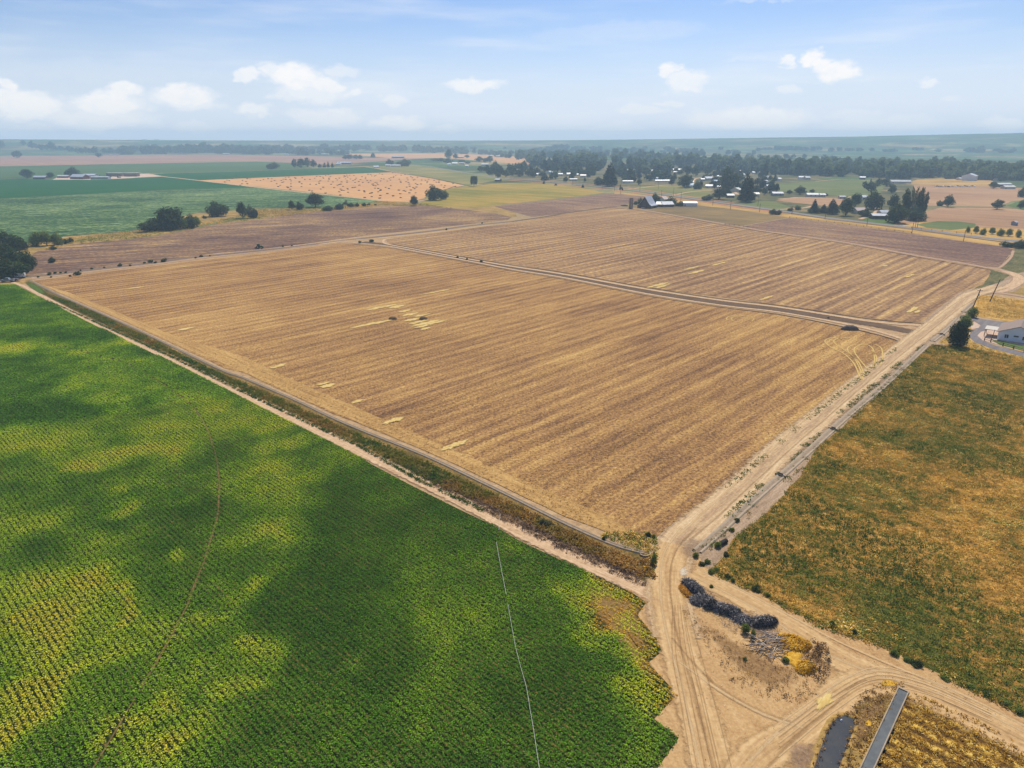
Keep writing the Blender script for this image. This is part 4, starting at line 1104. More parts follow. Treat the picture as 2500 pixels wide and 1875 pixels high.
# weeds on the ditch bank
BANK_PX = [(110, 716), (173, 739), (260, 778), (350, 820), (445, 868), (548, 918), (600, 938), (725, 993), (811, 1034), (898, 1072), (1001, 1112), (1089, 1152), (1234, 1222), (1379, 1294), (1487, 1342), (1570, 1372), (1600, 1360), (1600, 1420), (1560, 1410), (1487, 1376), (1379, 1326), (1270, 1270), (1165, 1222), (1089, 1196), (1017, 1160), (883, 1086), (763, 1033), (689, 996), (600, 957), (423, 868), (290, 808), (174, 752), (119, 724)]
Q = scatter(BANK_PX, 5.5, 12)
BANKC = [(0.0, A(46, 84, 38, 1.3)), (0.3, A(76, 104, 42, 1.3)), (0.5, A(120, 118, 50, 1.3)), (0.7, A(158, 122, 66, 1.25)), (1.0, A(194, 156, 92, 1.2))]
al = Q @ np.array(UD)
g_ = fbm(al, al * 0, 0.05, 70, 3) * 0.5 + fbm(Q[:, 0], Q[:, 1], 0.3, 72, 3) * 0.6 - 0.05 + .16 + np.clip((80 - al) / 120, -.2, .3)
clumps('bank_weeds', Q, 0.35 + 0.3 * rng.random(len(Q)), 0.35 + 0.55 * rng.random(len(Q)), 7, 0.16 + 0.1 * rng.random(len(Q)), pal(g_, BANKC), LEAF, label='tangled weeds along the bank beside the narrow ditch', flat=0.1, up=0.3, z0=0.12, aspect=2.0, seed=13)
PATHW = [(90, 722), (290, 812), (423, 873), (600, 960), (763, 1038), (883, 1092), (1017, 1168), (1089, 1204), (1180, 1246), (1180, 1252), (1089, 1208), (1017, 1173), (883, 1096), (763, 1041), (600, 963), (423, 876), (290, 815)]
Q = scatter(PATHW, 9.0, 14)
clumps('path_edge_weeds', Q, 0.3 + 0.3 * rng.random(len(Q)), 0.3 + 0.3 * rng.random(len(Q)), 8, np.full(len(Q), 0.2), pal(rng.random(len(Q)) * .4, BANKC), LEAF, label='dark green weeds edging the farm path', z0=0.12, seed=15)
DRYW = [(1000, 1128), (1165, 1222), (1270, 1272), (1379, 1328), (1487, 1378), (1570, 1412), (1590, 1440), (1530, 1418), (1430, 1372), (1330, 1325), (1230, 1274), (1100, 1208), (990, 1146)]
Q = scatter(DRYW, 5.0, 16)
clumps('dead_weeds', Q, 0.3 + 0.4 * rng.random(len(Q)), 0.2 + 0.3 * rng.random(len(Q)), 9, np.full(len(Q), 0.1), pal(rng.random(len(Q)), [(0, A(84, 66, 58)), (.6, A(124, 100, 84)), (1, A(160, 130, 100))]), STRAW, label='dead greyish brown weeds lying along the path', z0=0.13, aspect=4, up=.1, seed=17)

# weeds by the gravel road and the concrete ditch
VERGE = [(1690, 1352), (1720, 1330), (1760, 1290), (1860, 1195), (1940, 1125), (2030, 1040), (2144, 940), (2240, 860), (2262, 838), (2240, 850), (2130, 935), (2030, 1022), (1930, 1112), (1850, 1185), (1750, 1280), (1690, 1335)]
Q = scatter(VERGE, 2.2, 21)
gv = fbm(Q[:, 0], Q[:, 1], 0.22, 80, 2)
Q = Q[gv > 0.5]
clumps('verge_weeds', Q, 0.3 + 0.35 * rng.random(len(Q)), 0.25 + 0.35 * rng.random(len(Q)), 12, np.full(len(Q), 0.17), pal(rng.random(len(Q)) * .5, BANKC), LEAF, label='green weeds between the gravel road and the concrete ditch', z0=0.1, seed=22)
RDL = [(1905, 1088), (1962, 1040), (2027, 988), (2095, 935), (2150, 889), (2198, 849), (2192, 842), (2140, 884), (2085, 928), (2020, 978), (1952, 1032), (1895, 1080), (1810, 1155), (1725, 1222), (1640, 1275), (1600, 1312), (1598, 1325), (1615, 1312), (1650, 1283), (1735, 1228), (1822, 1163)]
Q = scatter(RDL, 2.6, 23)
gv = fbm(Q[:, 0], Q[:, 1], 0.12, 82, 2)
Q = Q[gv > 0.42]
clumps('roadside_weeds', Q, 0.25 + 0.3 * rng.random(len(Q)), 0.15 + 0.3 * rng.random(len(Q)), 9, np.full(len(Q), 0.16), pal(rng.random(len(Q)) * .7, BANKC), LEAF, label='low weeds along the stubble edge of the gravel road', z0=0.1, seed=24)
CORN = [(1480, 1300), (1560, 1300), (1600, 1310), (1605, 1340), (1600, 1380), (1605, 1400), (1585, 1420), (1570, 1380), (1590, 1350), (1540, 1345), (1470, 1310)]
Q = scatter(CORN, 4.0, 25)
clumps('corner_weeds', Q, 0.3 + 0.35 * rng.random(len(Q)), 0.25 + 0.35 * rng.random(len(Q)), 10, np.full(len(Q), 0.16), pal(0.1 + rng.random(len(Q)) * .9, WEEDC), STRAW, label='golden and green weeds at the corner of the stubble field', z0=0.1, up=.3, aspect=2.2, seed=26)
# stubble corner grass, bank of the trough, swaths
Q = scatter([(2060, 1752), (2110, 1690), (2160, 1668), (2217, 1668), (2196, 1686), (2100, 1875), (2080, 1960), (2050, 1900), (2085, 1760)], 7, 27)
clumps('trough_weeds', Q, 0.25 + 0.3 * rng.random(len(Q)), 0.12 + 0.3 * rng.random(len(Q)), 8, np.full(len(Q), 0.1), pal(rng.random(len(Q)), [(0, A(84, 58, 34)), (.4, A(134, 100, 56)), (.7, A(196, 150, 70)), (1, A(236, 200, 100))]), STRAW, label='brown and golden weeds between the pond and the concrete trough', z0=0.11, up=.3, aspect=2.6, seed=28)
Q = scatter([(2217, 1696), (2252, 1703), (2320, 1732), (2402, 1768), (2500, 1830), (2700, 1960), (2100, 1980), (2140, 1880), (2170, 1800)], 11, 29)
vv_ = Q @ np.array(VD)
ph = (vv_ / 1.9) % 1.0
Q = Q[(ph < .62) | (rng.random(len(Q)) < .2)]
clumps('cut_swaths', Q, 0.2 + 0.2 * rng.random(len(Q)), 0.1 + 0.25 * rng.random(len(Q)), 7, np.full(len(Q), 0.085), pal(rng.random(len(Q)), [(0, A(120, 84, 34)), (.4, A(188, 140, 50)), (.7, A(226, 182, 76)), (1, A(246, 216, 120))]), STRAW, label='cut golden straw lying in rows beside the concrete trough', z0=0.11, up=.1, aspect=4, seed=30)
Q = scatter([(1650, 1480), (1740, 1530), (1830, 1580), (1900, 1620), (1990, 1640), (2005, 1690), (1950, 1720), (1850, 1700), (1780, 1660), (1710, 1560)], 2.2, 31)
clumps('yard_weeds', Q, 0.2 + 0.3 * rng.random(len(Q)), 0.06 + 0.18 * rng.random(len(Q)), 8, np.full(len(Q), 0.08), pal(rng.random(len(Q)), [(0, A(84, 64, 40)), (.4, A(140, 108, 66)), (.7, A(196, 150, 84)), (1, A(226, 190, 120))]), STRAW, label='sparse dry weeds on the dirt beside the brush piles', z0=0.2, up=.2, aspect=3, seed=32)
Q = scatter([(1960, 1575), (1990, 1562), (2030, 1590), (2028, 1640), (2005, 1668), (1975, 1650), (1965, 1610)], 4, 33)
clumps('brown_brush', Q, 0.35 + 0.3 * rng.random(len(Q)), 0.3 + 0.5 * rng.random(len(Q)), 12, np.full(len(Q), 0.1), pal(rng.random(len(Q)), [(0, A(60, 46, 34)), (.6, A(118, 86, 56)), (1, A(176, 140, 92))]), STRAW, label='dead brown brush at the end of the piles', z0=0.2, up=.2, aspect=3, seed=34)
# clods and stones on the dirt
Q = scatter([(1560, 1480), (1600, 1330), (1700, 1350), (2000, 1530), (2250, 1630), (2560, 1790), (2560, 1960), (1600, 1960), (1600, 1780)], 1.6, 35)
clumps('stones', Q, np.full(len(Q), 0.12), np.full(len(Q), 0.05), 2, 0.03 + 0.07 * rng.random(len(Q)) ** 3, pal(rng.random(len(Q)), [(0, A(104, 78, 54)), (.5, A(170, 138, 100)), (1, A(240, 222, 196))]), STRAW, label='small stones and clods on the dirt', z0=0.19, flat=1, aspect=1.2, seed=36)
# straw litter standing in the near part of the stubble field
STB = [(1602, 1312), (1640, 1280), (1732, 1222), (1819, 1157), (1900, 1083), (2027, 985), (2149, 886), (2205, 838), (2144, 819), (2046, 798), (1757, 751), (1377, 683), (900, 640), (400, 830), (548, 899), (725, 970), (811, 1010), (1002, 1086), (1234, 1192), (1379, 1262), (1500, 1308)]
Q = scatter(STB, 5.0, 37)
Q = Q[rng.random(len(Q)) < np.clip((300 - np.hypot(Q[:, 0], Q[:, 1])) / 170, 0, 1)]
su = Q @ np.array([VD[1], -VD[0]])
sv = Q @ np.array(VD)
band = fbm(su, sv * 0.05, 0.16, 90, 3)
keep = rng.random(len(Q)) < np.clip((band - .3) * 2.2, .15, 1)
Q, band = Q[keep], band[keep]
clumps('stubble_straw', Q, np.full(len(Q), 0.3), np.full(len(Q), 0.16), 4, 0.05 + 0.04 * rng.random(len(Q)), pal(np.clip(band + (rng.random(len(Q)) - .5) * .7, 0, 1), [(0, A(120, 94, 72, 1.1)), (.4, A(168, 134, 94, 1.15)), (.7, A(208, 170, 110, 1.2)), (1, A(236, 204, 140, 1.15))]), STRAW, label='cut straw and stubble in the large harvested field', z0=0.09, flat=.2, up=.1, aspect=4.5, seed=38)

# ragged weeds where the rough field meets the dirt road
EDG = [(1735, 1398), (1789, 1421), (1873, 1456), (2006, 1527), (2171, 1583), (2253, 1627), (2361, 1676), (2500, 1746), (2560, 1778)]
ew_ = resample([G(*p) for p in EDG], 0.25)
Q = np.array([(p.x + rng.normal() * .45, p.y + rng.normal() * .45) for p in ew_ for _ in range(2)])
gq = fbm(Q[:, 0], Q[:, 1], 0.3, 95, 2)
Q = Q[gq > .36]
clumps('edge_weeds', Q, 0.3 + 0.35 * rng.random(len(Q)), 0.2 + 0.5 * rng.random(len(Q)) ** 2, 16, np.full(len(Q), 0.13), pal(rng.random(len(Q)) * .8, WEEDC), LEAF, label='ragged weeds where the rough field meets the dirt road', z0=0.1, up=.3, aspect=2, seed=96)
DW = [(1690, 1352), (1705, 1362), (1770, 1320), (1870, 1225), (1960, 1150), (2060, 1050), (2150, 965), (2230, 880), (2215, 884), (2140, 955), (2040, 1046), (1926, 1152), (1830, 1236), (1760, 1300)]
Q = scatter(DW, 1.6, 97)
Q = Q[fbm(Q[:, 0], Q[:, 1], 0.3, 99, 2) > .47]
clumps('ditch_side_weeds', Q, 0.3 + 0.3 * rng.random(len(Q)), 0.2 + 0.4 * rng.random(len(Q)), 14, np.full(len(Q), 0.14), pal(rng.random(len(Q)) * .7, BANKC), LEAF, label='weeds growing along the field side of the wide ditch', z0=0.1, up=.2, seed=98)
# litter of dead stems round the brush piles
Q = scatter([(1680, 1425), (1700, 1420), (1760, 1470), (1830, 1495), (1890, 1510), (1905, 1535), (1860, 1560), (1840, 1570), (1800, 1550), (1720, 1500), (1690, 1470)], 5, 100)
clumps('stem_litter', Q, np.full(len(Q), .4), np.full(len(Q), .2), 4, np.full(len(Q), .05), pal(rng.random(len(Q)), [(0, (0.05, .045, .05)), (.6, (0.2, .16, .13)), (1, (.45, .38, .3))]), STRAW, label='dead stems strewn round the brush piles', z0=0.2, flat=1, aspect=9, seed=101)

Q = scatter([(2385, 724), (2400, 721), (2500, 735), (2580, 742), (2580, 796), (2500, 790), (2386, 771)], 1.6, 110)
clumps('meadow_grass', Q, 0.4 + 0.4 * rng.random(len(Q)), 0.3 + 0.4 * rng.random(len(Q)), 8, np.full(len(Q), .14), pal(0.35 + fbm(Q[:, 0], Q[:, 1], .12, 111, 3) * .7, WEEDC), STRAW, label='golden grass of the meadow beside the driveway', z0=.08, up=.4, aspect=2.4, seed=112)
Q = scatter([(2290, 838), (2330, 815), (2378, 838), (2420, 853), (2500, 873), (2560, 888), (2500, 876), (2431, 863), (2323, 847)], 1.6, 113)
clumps('meadow_grass', Q, 0.4 + 0.3 * rng.random(len(Q)), 0.2 + 0.4 * rng.random(len(Q)), 9, np.full(len(Q), .14), pal(rng.random(len(Q)), WEEDC), STRAW, label='mixed dry weeds along the near side of the driveway', z0=.1, up=.3, aspect=2.2, seed=114)
Q = scatter([(110, 612), (181, 596), (299, 586), (380, 576), (463, 560), (540, 545), (625, 537), (700, 526), (794, 516), (930, 503), (1030, 503), (1100, 508), (1030, 497), (940, 492), (800, 507), (625, 511), (600, 526), (480, 545), (420, 562), (333, 565), (158, 582)], .14, 115)
clumps('bank_grass', Q, 0.9 + 0.9 * rng.random(len(Q)), 0.4 + 0.7 * rng.random(len(Q)), 10, np.full(len(Q), .4), pal(0.1 + fbm(Q[:, 0], Q[:, 1], .03, 116, 3) * .9, WEEDC), STRAW, label='rough grass on the bank between beet field and hillside', z0=.08, up=.3, aspect=2, seed=117)

blob('bare_crop_edge', [(1400, 1395), (1462, 1404), (1540, 1440), (1582, 1470), (1572, 1500), (1604, 1560), (1606, 1600), (1588, 1630), (1640, 1690), (1600, 1720), (1560, 1660), (1510, 1600), (1470, 1540), (1420, 1470)], 0.13, patch_mat('thin_crop_soil_material', [(0, A(112, 92, 48)), (.5, A(158, 124, 72)), (1, A(196, 156, 100))], grain=2.2, alpha_max=.8))

# ------------------------------------------------------------------ trees
def tree_arrays(kind, nleaf, leaf, seed, cols):
    """crown of a tree one unit wide and one unit high (base at 0) as leaf quads"""
    r = np.random.default_rng(seed)
    lob = []
    if kind == 'round':
        for i in range(10):
            th = r.random() * 2 * math.pi; rr = 0.25 * r.random() ** .5
            lob.append((math.cos(th) * rr, math.sin(th) * rr, 0.4 + 0.36 * r.random(), 0.15 + 0.1 * r.random(), 0.13 + 0.07 * r.random()))
        for i in range(7):
            th = 2 * math.pi * i / 7 + r.random() * .5
            lob.append((math.cos(th) * .3, math.sin(th) * .3, 0.3 + 0.2 * r.random(), 0.15 + 0.06 * r.random(), 0.15))
        lob.append((0, 0, .55, .28, .34)); lob.append((0.04, 0, .82, .16, .16)); lob.append((0, 0, .3, .3, .22))
    elif kind == 'bushy':
        for i in range(12):
            th = r.random() * 2 * math.pi; rr = 0.36 * r.random() ** .5
            lob.append((math.cos(th) * rr, math.sin(th) * rr, 0.2 + 0.5 * r.random() * (1 - rr), 0.15 + 0.08 * r.random(), 0.2 + 0.1 * r.random()))
        lob.append((0, 0, .4, .34, .4)); lob.append((0.1, 0, .75, .16, .22))
    elif kind == 'conifer':
        for i in range(11):
            z = 0.12 + 0.8 * i / 10
            lob.append((r.normal() * .02, r.normal() * .02, z, 0.42 * (1 - z) ** .8 + .06, 0.09))
    elif kind == 'cone':          # broad dense juniper
        for i in range(9):
            z = 0.14 + 0.74 * i / 8
            rad = 0.46 * math.sqrt(max(0.02, 1 - ((z - .3) / .68) ** 2)) if z > .3 else 0.44
            for j in range(3):
                th = r.random() * 6.28
                lob.append((math.cos(th) * .07, math.sin(th) * .07, z, rad * .86, 0.1))
    elif kind == 'poplar':
        for i in range(12):
            z = 0.16 + 0.74 * i / 11
            lob.append((r.normal() * .08, r.normal() * .08, z, 0.36 * math.sin(math.pi * min(1, (z * .86 + .12))) + .05, 0.1))
    elif kind == 'willow':
        for i in range(12):
            th = 2 * math.pi * i / 12
            lob.append((math.cos(th) * .32, math.sin(th) * .32, 0.5 + .1 * r.random(), 0.13, 0.38))
        lob.append((0, 0, .75, .36, .22))
    elif kind == 'thin':
        for i in range(8):
            th = r.random() * 6.28; rr = .3 * r.random()
            lob.append((math.cos(th) * rr, math.sin(th) * rr, 0.4 + .5 * r.random(), .14, .1))
    lob = np.array(lob)
    wgt = lob[:, 3] ** 2 * lob[:, 4] ** .5
    li = r.choice(len(lob), nleaf, p=wgt / wgt.sum())
    d = r.normal(size=(nleaf, 3)); d /= np.linalg.norm(d, axis=1)[:, None]
    rad = 0.62 + 0.42 * r.random(nleaf) ** .6
    L = lob[li]
    C = L[:, :3] + d * np.stack([L[:, 3], L[:, 3], L[:, 4]], 1) * rad[:, None]
    C[:, 2] = np.clip(C[:, 2], 0.03, 1.02)
    C[:, :2] = np.clip(C[:, :2], -.54, .54)
    tone = r.random(len(lob))[li] * .55 + r.random(nleaf) * .45
    col = pal(tone, cols)
    N_ = d + r.normal(size=(nleaf, 3)) * .55
    N_ /= np.linalg.norm(N_, axis=1)[:, None]
    T = np.cross(N_, r.normal(size=(nleaf, 3))); T /= np.linalg.norm(T, axis=1)[:, None] + 1e-9
    B = np.cross(N_, T)
    s_ = leaf * (0.6 + 0.8 * r.random(nleaf))[:, None]
    V = np.stack([C - T * s_ * .7, C + B * s_ * .5, C + T * s_ * .7, C - B * s_ * .5], 1).reshape(-1, 3)
    return V, np.arange(4 * nleaf, dtype=np.int32).reshape(-1, 4), np.repeat(col, 4, axis=0)


DK = [(0, (0.016, 0.034, 0.014)), (.5, (0.04, 0.07, 0.024)), (1, (0.10, 0.145, 0.045))]
BL = [(0, (0.012, 0.028, 0.014)), (.6, (0.026, 0.05, 0.024)), (1, (0.045, 0.075, 0.034))]
LT = [(0, (0.06, 0.10, 0.022)), (.5, (0.15, 0.21, 0.045)), (1, (0.28, 0.32, 0.09))]
GY = [(0, (0.05, 0.06, 0.035)), (.5, (0.09, 0.10, 0.06)), (1, (0.14, 0.15, 0.09))]
bark = plain('bark_material', (0.12, 0.085, 0.06), 0.9, 0.3, 4.0)
pale_bark = plain('pale_bark_material', (0.36, 0.29, 0.22), 0.9, 0.25, 4.0)


def trunk_mb(kind, seed):
    rr = random.Random(seed)
    mb = MB()
    top = {'round': .6, 'bushy': .45, 'conifer': .95, 'cone': .8, 'poplar': .9, 'willow': .6, 'thin': .8}[kind]
    mb.tube([(0, 0, -.02), (rr.uniform(-.02, .02), 0, top * .4), (rr.uniform(-.04, .04), rr.uniform(-.03, .03), top)], [.035, .026, .008], 7)
    for i in range(5):
        th = rr.random() * 6.28
        z = top * rr.uniform(.25, .7)
        L_ = .24 if kind not in ('conifer', 'poplar') else .16
        mb.tube([(0, 0, z), (math.cos(th) * L_ * .5, math.sin(th) * L_ * .5, z + .1), (math.cos(th) * L_, math.sin(th) * L_, z + .24 * (top if kind != 'cone' else .5))], [.014, .01, .004], 5)
    return mb


PROTO = {}


def make_proto(key, kind, nleaf, leaf, seed, cols, tb=None, joined=False):
    V, Fq, c = tree_arrays(kind, nleaf, leaf, seed, cols)
    if joined:
        mb = trunk_mb(kind, seed)
        tm = mb.mesh('trunk', None)
        tv = np.array([v.co[:] for v in tm.vertices])
        tq = []
        for p in tm.polygons:
            ix = list(p.vertices)
            if len(ix) == 4: tq.append(ix)
        bpy.data.meshes.remove(tm)
        Fq2 = np.concatenate([Fq, np.array(tq) + len(V)])
        V2 = np.concatenate([V, tv])
        c2 = np.concatenate([c, np.tile([0.12, .085, .06], (len(tv), 1))])
        PROTO[key] = mesh_np('tree', V2, Fq2, LEAF, {'col': ('FLOAT_COLOR', c2)})
    else:
        PROTO[key] = (mesh_np('crown', V, Fq, LEAF, {'col': ('FLOAT_COLOR', c)}), trunk_mb(kind, seed).mesh('trunk', tb or bark))


for i in range(4):
    make_proto(('round', i), 'round', 2600, 0.045, 10 + i, DK)
    make_proto(('sr', i), 'round', 420, 0.11, 20 + i, BL if i % 2 else DK, joined=True)
    make_proto(('sc', i), 'conifer', 320, 0.11, 50 + i, BL, joined=True)
    make_proto(('sb', i), 'bushy', 300, 0.12, 70 + i, DK, joined=True)
make_proto('bushy0', 'bushy', 2600, 0.05, 31, DK)
make_proto('bushy1', 'bushy', 2600, 0.05, 32, DK)
make_proto('light0', 'bushy', 2200, 0.05, 33, LT)
make_proto('light1', 'round', 2200, 0.05, 34, LT)
make_proto('conifer0', 'conifer', 2200, 0.05, 35, BL)
make_proto('conifer1', 'conifer', 2200, 0.05, 36, BL)
make_proto('cone0', 'cone', 6500, 0.035, 37, BL)
make_proto('poplar0', 'poplar', 1500, 0.06, 38, DK)
make_proto('poplar1', 'poplar', 500, 0.07, 39, GY, pale_bark)
make_proto('willow0', 'willow', 2200, 0.055, 40, DK)
make_proto('thin0', 'thin', 420, 0.06, 41, GY)
make_proto('grey0', 'bushy', 1500, 0.05, 42, GY)


def tree(kind, cx, base, top, wpx_, label, group=None, name='tree', cat='tree', off=0.0):
    x, y = G(cx, base)
    z = terr_z(x, y)
    h = height_of(cx, base, top)
    wd = wpx(cx, base, wpx_)
    y += wd * 0.3            # the visible foot of the crown is its near side
    if kind in PROTO and isinstance(PROTO[kind], tuple):
        o = empty(name, (x, y, z - .05), random.uniform(0, 6.28), label, cat, group)
        o.scale = (wd, wd, h)
        link('crown', PROTO[kind][0], o)
        link('trunk', PROTO[kind][1], o)
    else:
        o = link(name, PROTO[kind])
        o.location = (x, y, z - .05)
        o.rotation_euler = (0, 0, random.uniform(0, 6.28))
        o.scale = (wd, wd, h)
        tag(o, label, cat, group)
    return o


NT = 0
rk = lambda: ('round', random.randint(0, 3))
T_ = [
    # by the pickup at the left edge
    ('bushy0', 10, 616, 560, 62, 'large dark tree at the back of the grove beyond the pickup'),
    ('bushy1', 16, 650, 594, 74, 'broad dark tree in the middle of the grove beyond the pickup'),
    ('bushy0', 14, 682, 632, 84, 'dark tree standing directly behind the grey pickup'),
    ('bushy1', 62, 662, 610, 44, 'dark rounded tree at the field side of the grove beyond the pickup'),
    ('grey0', -20, 640, 570, 50, 'greyish leafy tree cut off by the picture edge in the grove'),
    ('bushy0', 44, 612, 580, 40, 'dark bush between the grove and the pale green hedge'),
    ('light0', 84, 602, 564, 38, 'yellow green bush nearest the grove in the bushy hedge'),
    ('light1', 108, 601, 562, 36, 'tallest yellow green bush in the middle of the bushy hedge'),
    ('light0', 134, 599, 566, 36, 'yellow green bush at the outer end of the hedge'),
    ('bushy1', 158, 596, 582, 17, 'small dark bush just past the end of the hedge'),
    ('bushy0', 171, 592, 579, 15, 'outermost small dark bush of the hedge'),
    ('bushy1', 127, 610, 600, 17, 'small lone bush on the orange bank below the hedge'),
    ('bushy0', 124, 642, 627, 20, 'rounded lone bush standing in the brown field near the grove'),
    # clump on the bank
    ('round', 404, 563, 503, 84, 'tallest tree of the big clump between beet field and brown hillside'),
    ('bushy0', 358, 567, 533, 58, 'low dark tree forming the near end of the big clump'),
    ('bushy1', 395, 564, 530, 66, 'dark tree filling the front of the big clump'),
    ('light0', 436, 560, 524, 40, 'mixed green tree in the middle of the big clump'),
    ('bushy0', 460, 558, 522, 44, 'dark green tree at the far end of the big clump'),
    ('light1', 479, 554, 526, 24, 'bright edged bush closing the far end of the big clump'),
    ('bushy0', 526, 530, 489, 56, 'big round dome shaped tree next along from the clump'),
    ('bushy1', 498, 534, 525, 12, 'small bush at the foot of the dome shaped tree'),
    ('round', 590, 534, 490, 32, 'spiky topped tree on two dark lobes past the dome tree'),
    ('bushy1', 612, 533, 498, 30, 'dark lobe of a tree beside the spiky topped tree'),
    ('round', 711, 513, 487, 20, 'small dark tree before the large round one near the hay field'),
    ('bushy0', 730, 513, 491, 22, 'low dark tree touching the large round one near the hay field'),
    ('round', 766, 507, 470, 54, 'large round dark tree in front of the hay field'),
    ('bushy0', 798, 515, 502, 36, 'low wide bush past the large round tree'),
    ('thin0', 842, 509, 487, 20, 'pale sparse tree rising out of the low bushes'),
    ('bushy1', 827, 512, 495, 26, 'dark bush in front of the pale sparse tree'),
    ('bushy0', 855, 506, 494, 20, 'dark bush just past the pale sparse tree'),
    ('bushy1', 871, 505, 494, 13, 'small dark bush beside the path end of the hay field'),
    ('bushy0', 888, 504, 494, 13, 'small round bush standing apart near the hay field'),
    ('bushy1', 900, 502, 495, 9, 'very small bush close to the small round one'),
    ('bushy0', 916, 502, 497, 7, 'tiny last bush of the row by the hay field'),
    ('round', 1010, 503, 476, 24, 'dark upright tree at the corner of hay field and olive field'),
    ('bushy0', 1060, 490, 449, 46, 'big dark tree on the edge of the olive field'),
    ('bushy1', 1084, 487, 462, 22, 'dark lower lobe beside the big tree at the olive field'),
    ('willow0', 1157, 455, 429, 21, 'drooping willow like tree alone at the pasture corner'),
    # house trees
    ('cone0', 2345, 849, 786, 54, 'large dense dark juniper beside the driveway'),
    ('light1', 2362, 806, 768, 38, 'green leafy tree behind the dense juniper'),
    ('light0', 2381, 777, 749, 32, 'green bush at the foot of the roadside power pole'),
    # right middle distance
    ('conifer0', 2345, 500, 499, 1, ''),
    ('round', 2320, 506, 474, 34, 'round dark tree alone in the brown field'),
    ('bushy1', 2296, 503, 488, 17, 'smaller tree leaning on the round tree in the brown field'),
    ('round', 2440, 512, 486, 32, 'slanting dark tree by the lime green patch'),
    ('round', 2496, 511, 487, 20, 'dark tree at the picture edge by the lime green patch'),
    ('bushy0', 2500, 482, 455, 24, 'dark tree at the picture edge behind the brown field'),
    ('round', 2430, 461, 442, 26, 'dark tree in front of the long sheds'),
    ('bushy1', 2462, 604, 588, 30, 'low bluish bush at the end of the county road'),
    ('bushy0', 2494, 607, 585, 36, 'dark bush at the picture edge beside the county road'),
    ('poplar0', 2210, 534, 458, 24, 'tall poplar at the near side of the poplar group'),
    ('poplar1', 2221, 532, 455, 20, 'half dead poplar with bare pale branches'),
    ('poplar1', 2232, 530, 453, 20, 'bare topped grey poplar in the middle of the group'),
    ('poplar0', 2244, 533, 456, 24, 'tall leafy poplar on the field side of the group'),
    ('poplar0', 2256, 528, 466, 14, 'leaning poplar at the outside of the group'),
    ('bushy0', 2196, 546, 491, 56, 'wide dark tree in front of the poplars'),
    ('bushy1', 2240, 540, 500, 50, 'dark tree at the feet of the poplars'),
    ('round', 2184, 516, 472, 32, 'round dark tree between the red roofed house and the poplars'),
    ('bushy0', 2140, 512, 460, 52, 'very large dark tree behind the red roofed house'),
    ('round', 2091, 507, 470, 32, 'dark tree behind the red roofed house beside the garage'),
    ('round', 2070, 528, 480, 42, 'large dark tree on the county road side of the red roofed house'),
    ('conifer1', 2036, 524, 486, 38, 'broad dark spruce by the county road'),
    ('conifer0', 2013, 521, 499, 24, 'shorter spruce beside the broad dark spruce'),
    ('conifer0', 1989, 520, 487, 24, 'narrow spruce by the county road'),
    ('bushy1', 1994, 521, 504, 36, 'low bush at the foot of the narrow spruce'),
    ('bushy0', 2115, 530, 508, 34, 'dark shrubs in front of the red roofed house'),
    ('bushy0', 1888, 524, 509, 20, 'round bush on the verge of the county road'),
    ('bushy1', 1902, 525, 511, 18, 'second round bush touching its twin on the county road verge'),
    ('light0', 1948, 513, 500, 19, 'green round bush across the county road'),
    ('bushy1', 1931, 516, 505, 14, 'small bush behind the county road bushes'),
    ('round', 1957, 476, 453, 34, 'round dark tree behind the long white roofed shed'),
    ('round', 1929, 474, 463, 18, 'small dark tree near the long white roofed shed'),
    ('bushy0', 1984, 470, 461, 14, 'small tree directly behind the long white roofed shed'),
    ('bushy0', 2018, 478, 471, 12, 'small dark bush at the end of the long white roofed shed'),
    ('conifer0', 1826, 494, 424, 50, 'very tall dark spruce nearest the county road'),
    ('bushy0', 1781, 466, 404, 54, 'huge dark tree standing beside the very tall spruce'),
    ('round', 1758, 488, 458, 40, 'broad green tree in front of the huge dark trees'),
    ('bushy1', 1730, 490, 474, 28, 'low green shrub by the pole pasture'),
    ('conifer1', 1490, 455, 396, 48, 'very large dark conifer at the village end of the county road'),
    ('bushy0', 1462, 452, 430, 30, 'dark tree leaning on the very large conifer'),
    ('round', 1674, 459, 425, 42, 'dark tree beside the blue roofed barn'),
    ('bushy1', 1704, 462, 440, 24, 'dark pointed tree past the blue roofed barn'),
    ('thin0', 1516, 474, 448, 14, 'thin pale tree alone beside the road verge'),
    ('conifer0', 1869, 432, 393, 20, 'narrow pointed spruce rising behind the village'),
    # around the barn
    ('bushy0', 1600, 500, 469, 30, 'green tree directly behind the big barn'),
    ('bushy1', 1566, 502, 481, 20, 'dark tree between silo and big barn'),
    ('bushy0', 1553, 500, 490, 14, 'small bush beside the silo'),
    ('bushy1', 1640, 503, 479, 38, 'wide dark tree behind the tin roofed sheds'),
    ('bushy0', 1662, 504, 491, 24, 'dark low tree beside the white long shed'),
    # far single trees
    ('round', 61, 436, 411, 36, 'round tree at the near end of the far farmstead'),
    ('round', 120, 435, 420, 20, 'small round tree beside the grey house of the far farmstead'),
    ('bushy0', 170, 432, 406, 42, 'big domed tree behind the red barn of the far farmstead'),
    ('bushy1', 664, 413, 394, 31, 'square dark clump alone on the green strip'),
    ('bushy0', 951, 403, 387, 21, 'round dark tree beside the white roofed farm'),
    ('bushy1', 986, 406, 387, 38, 'wide dark tree behind the white roofed farm'),
    ('round', 1095, 390, 361, 22, 'tall dark tree standing above the far farms'),
    ('bushy0', 1209, 426, 390, 36, 'large dark tree at the near end of the village'),
    ('round', 910, 386, 372, 14, 'small round tree before the long grey shed'),
]
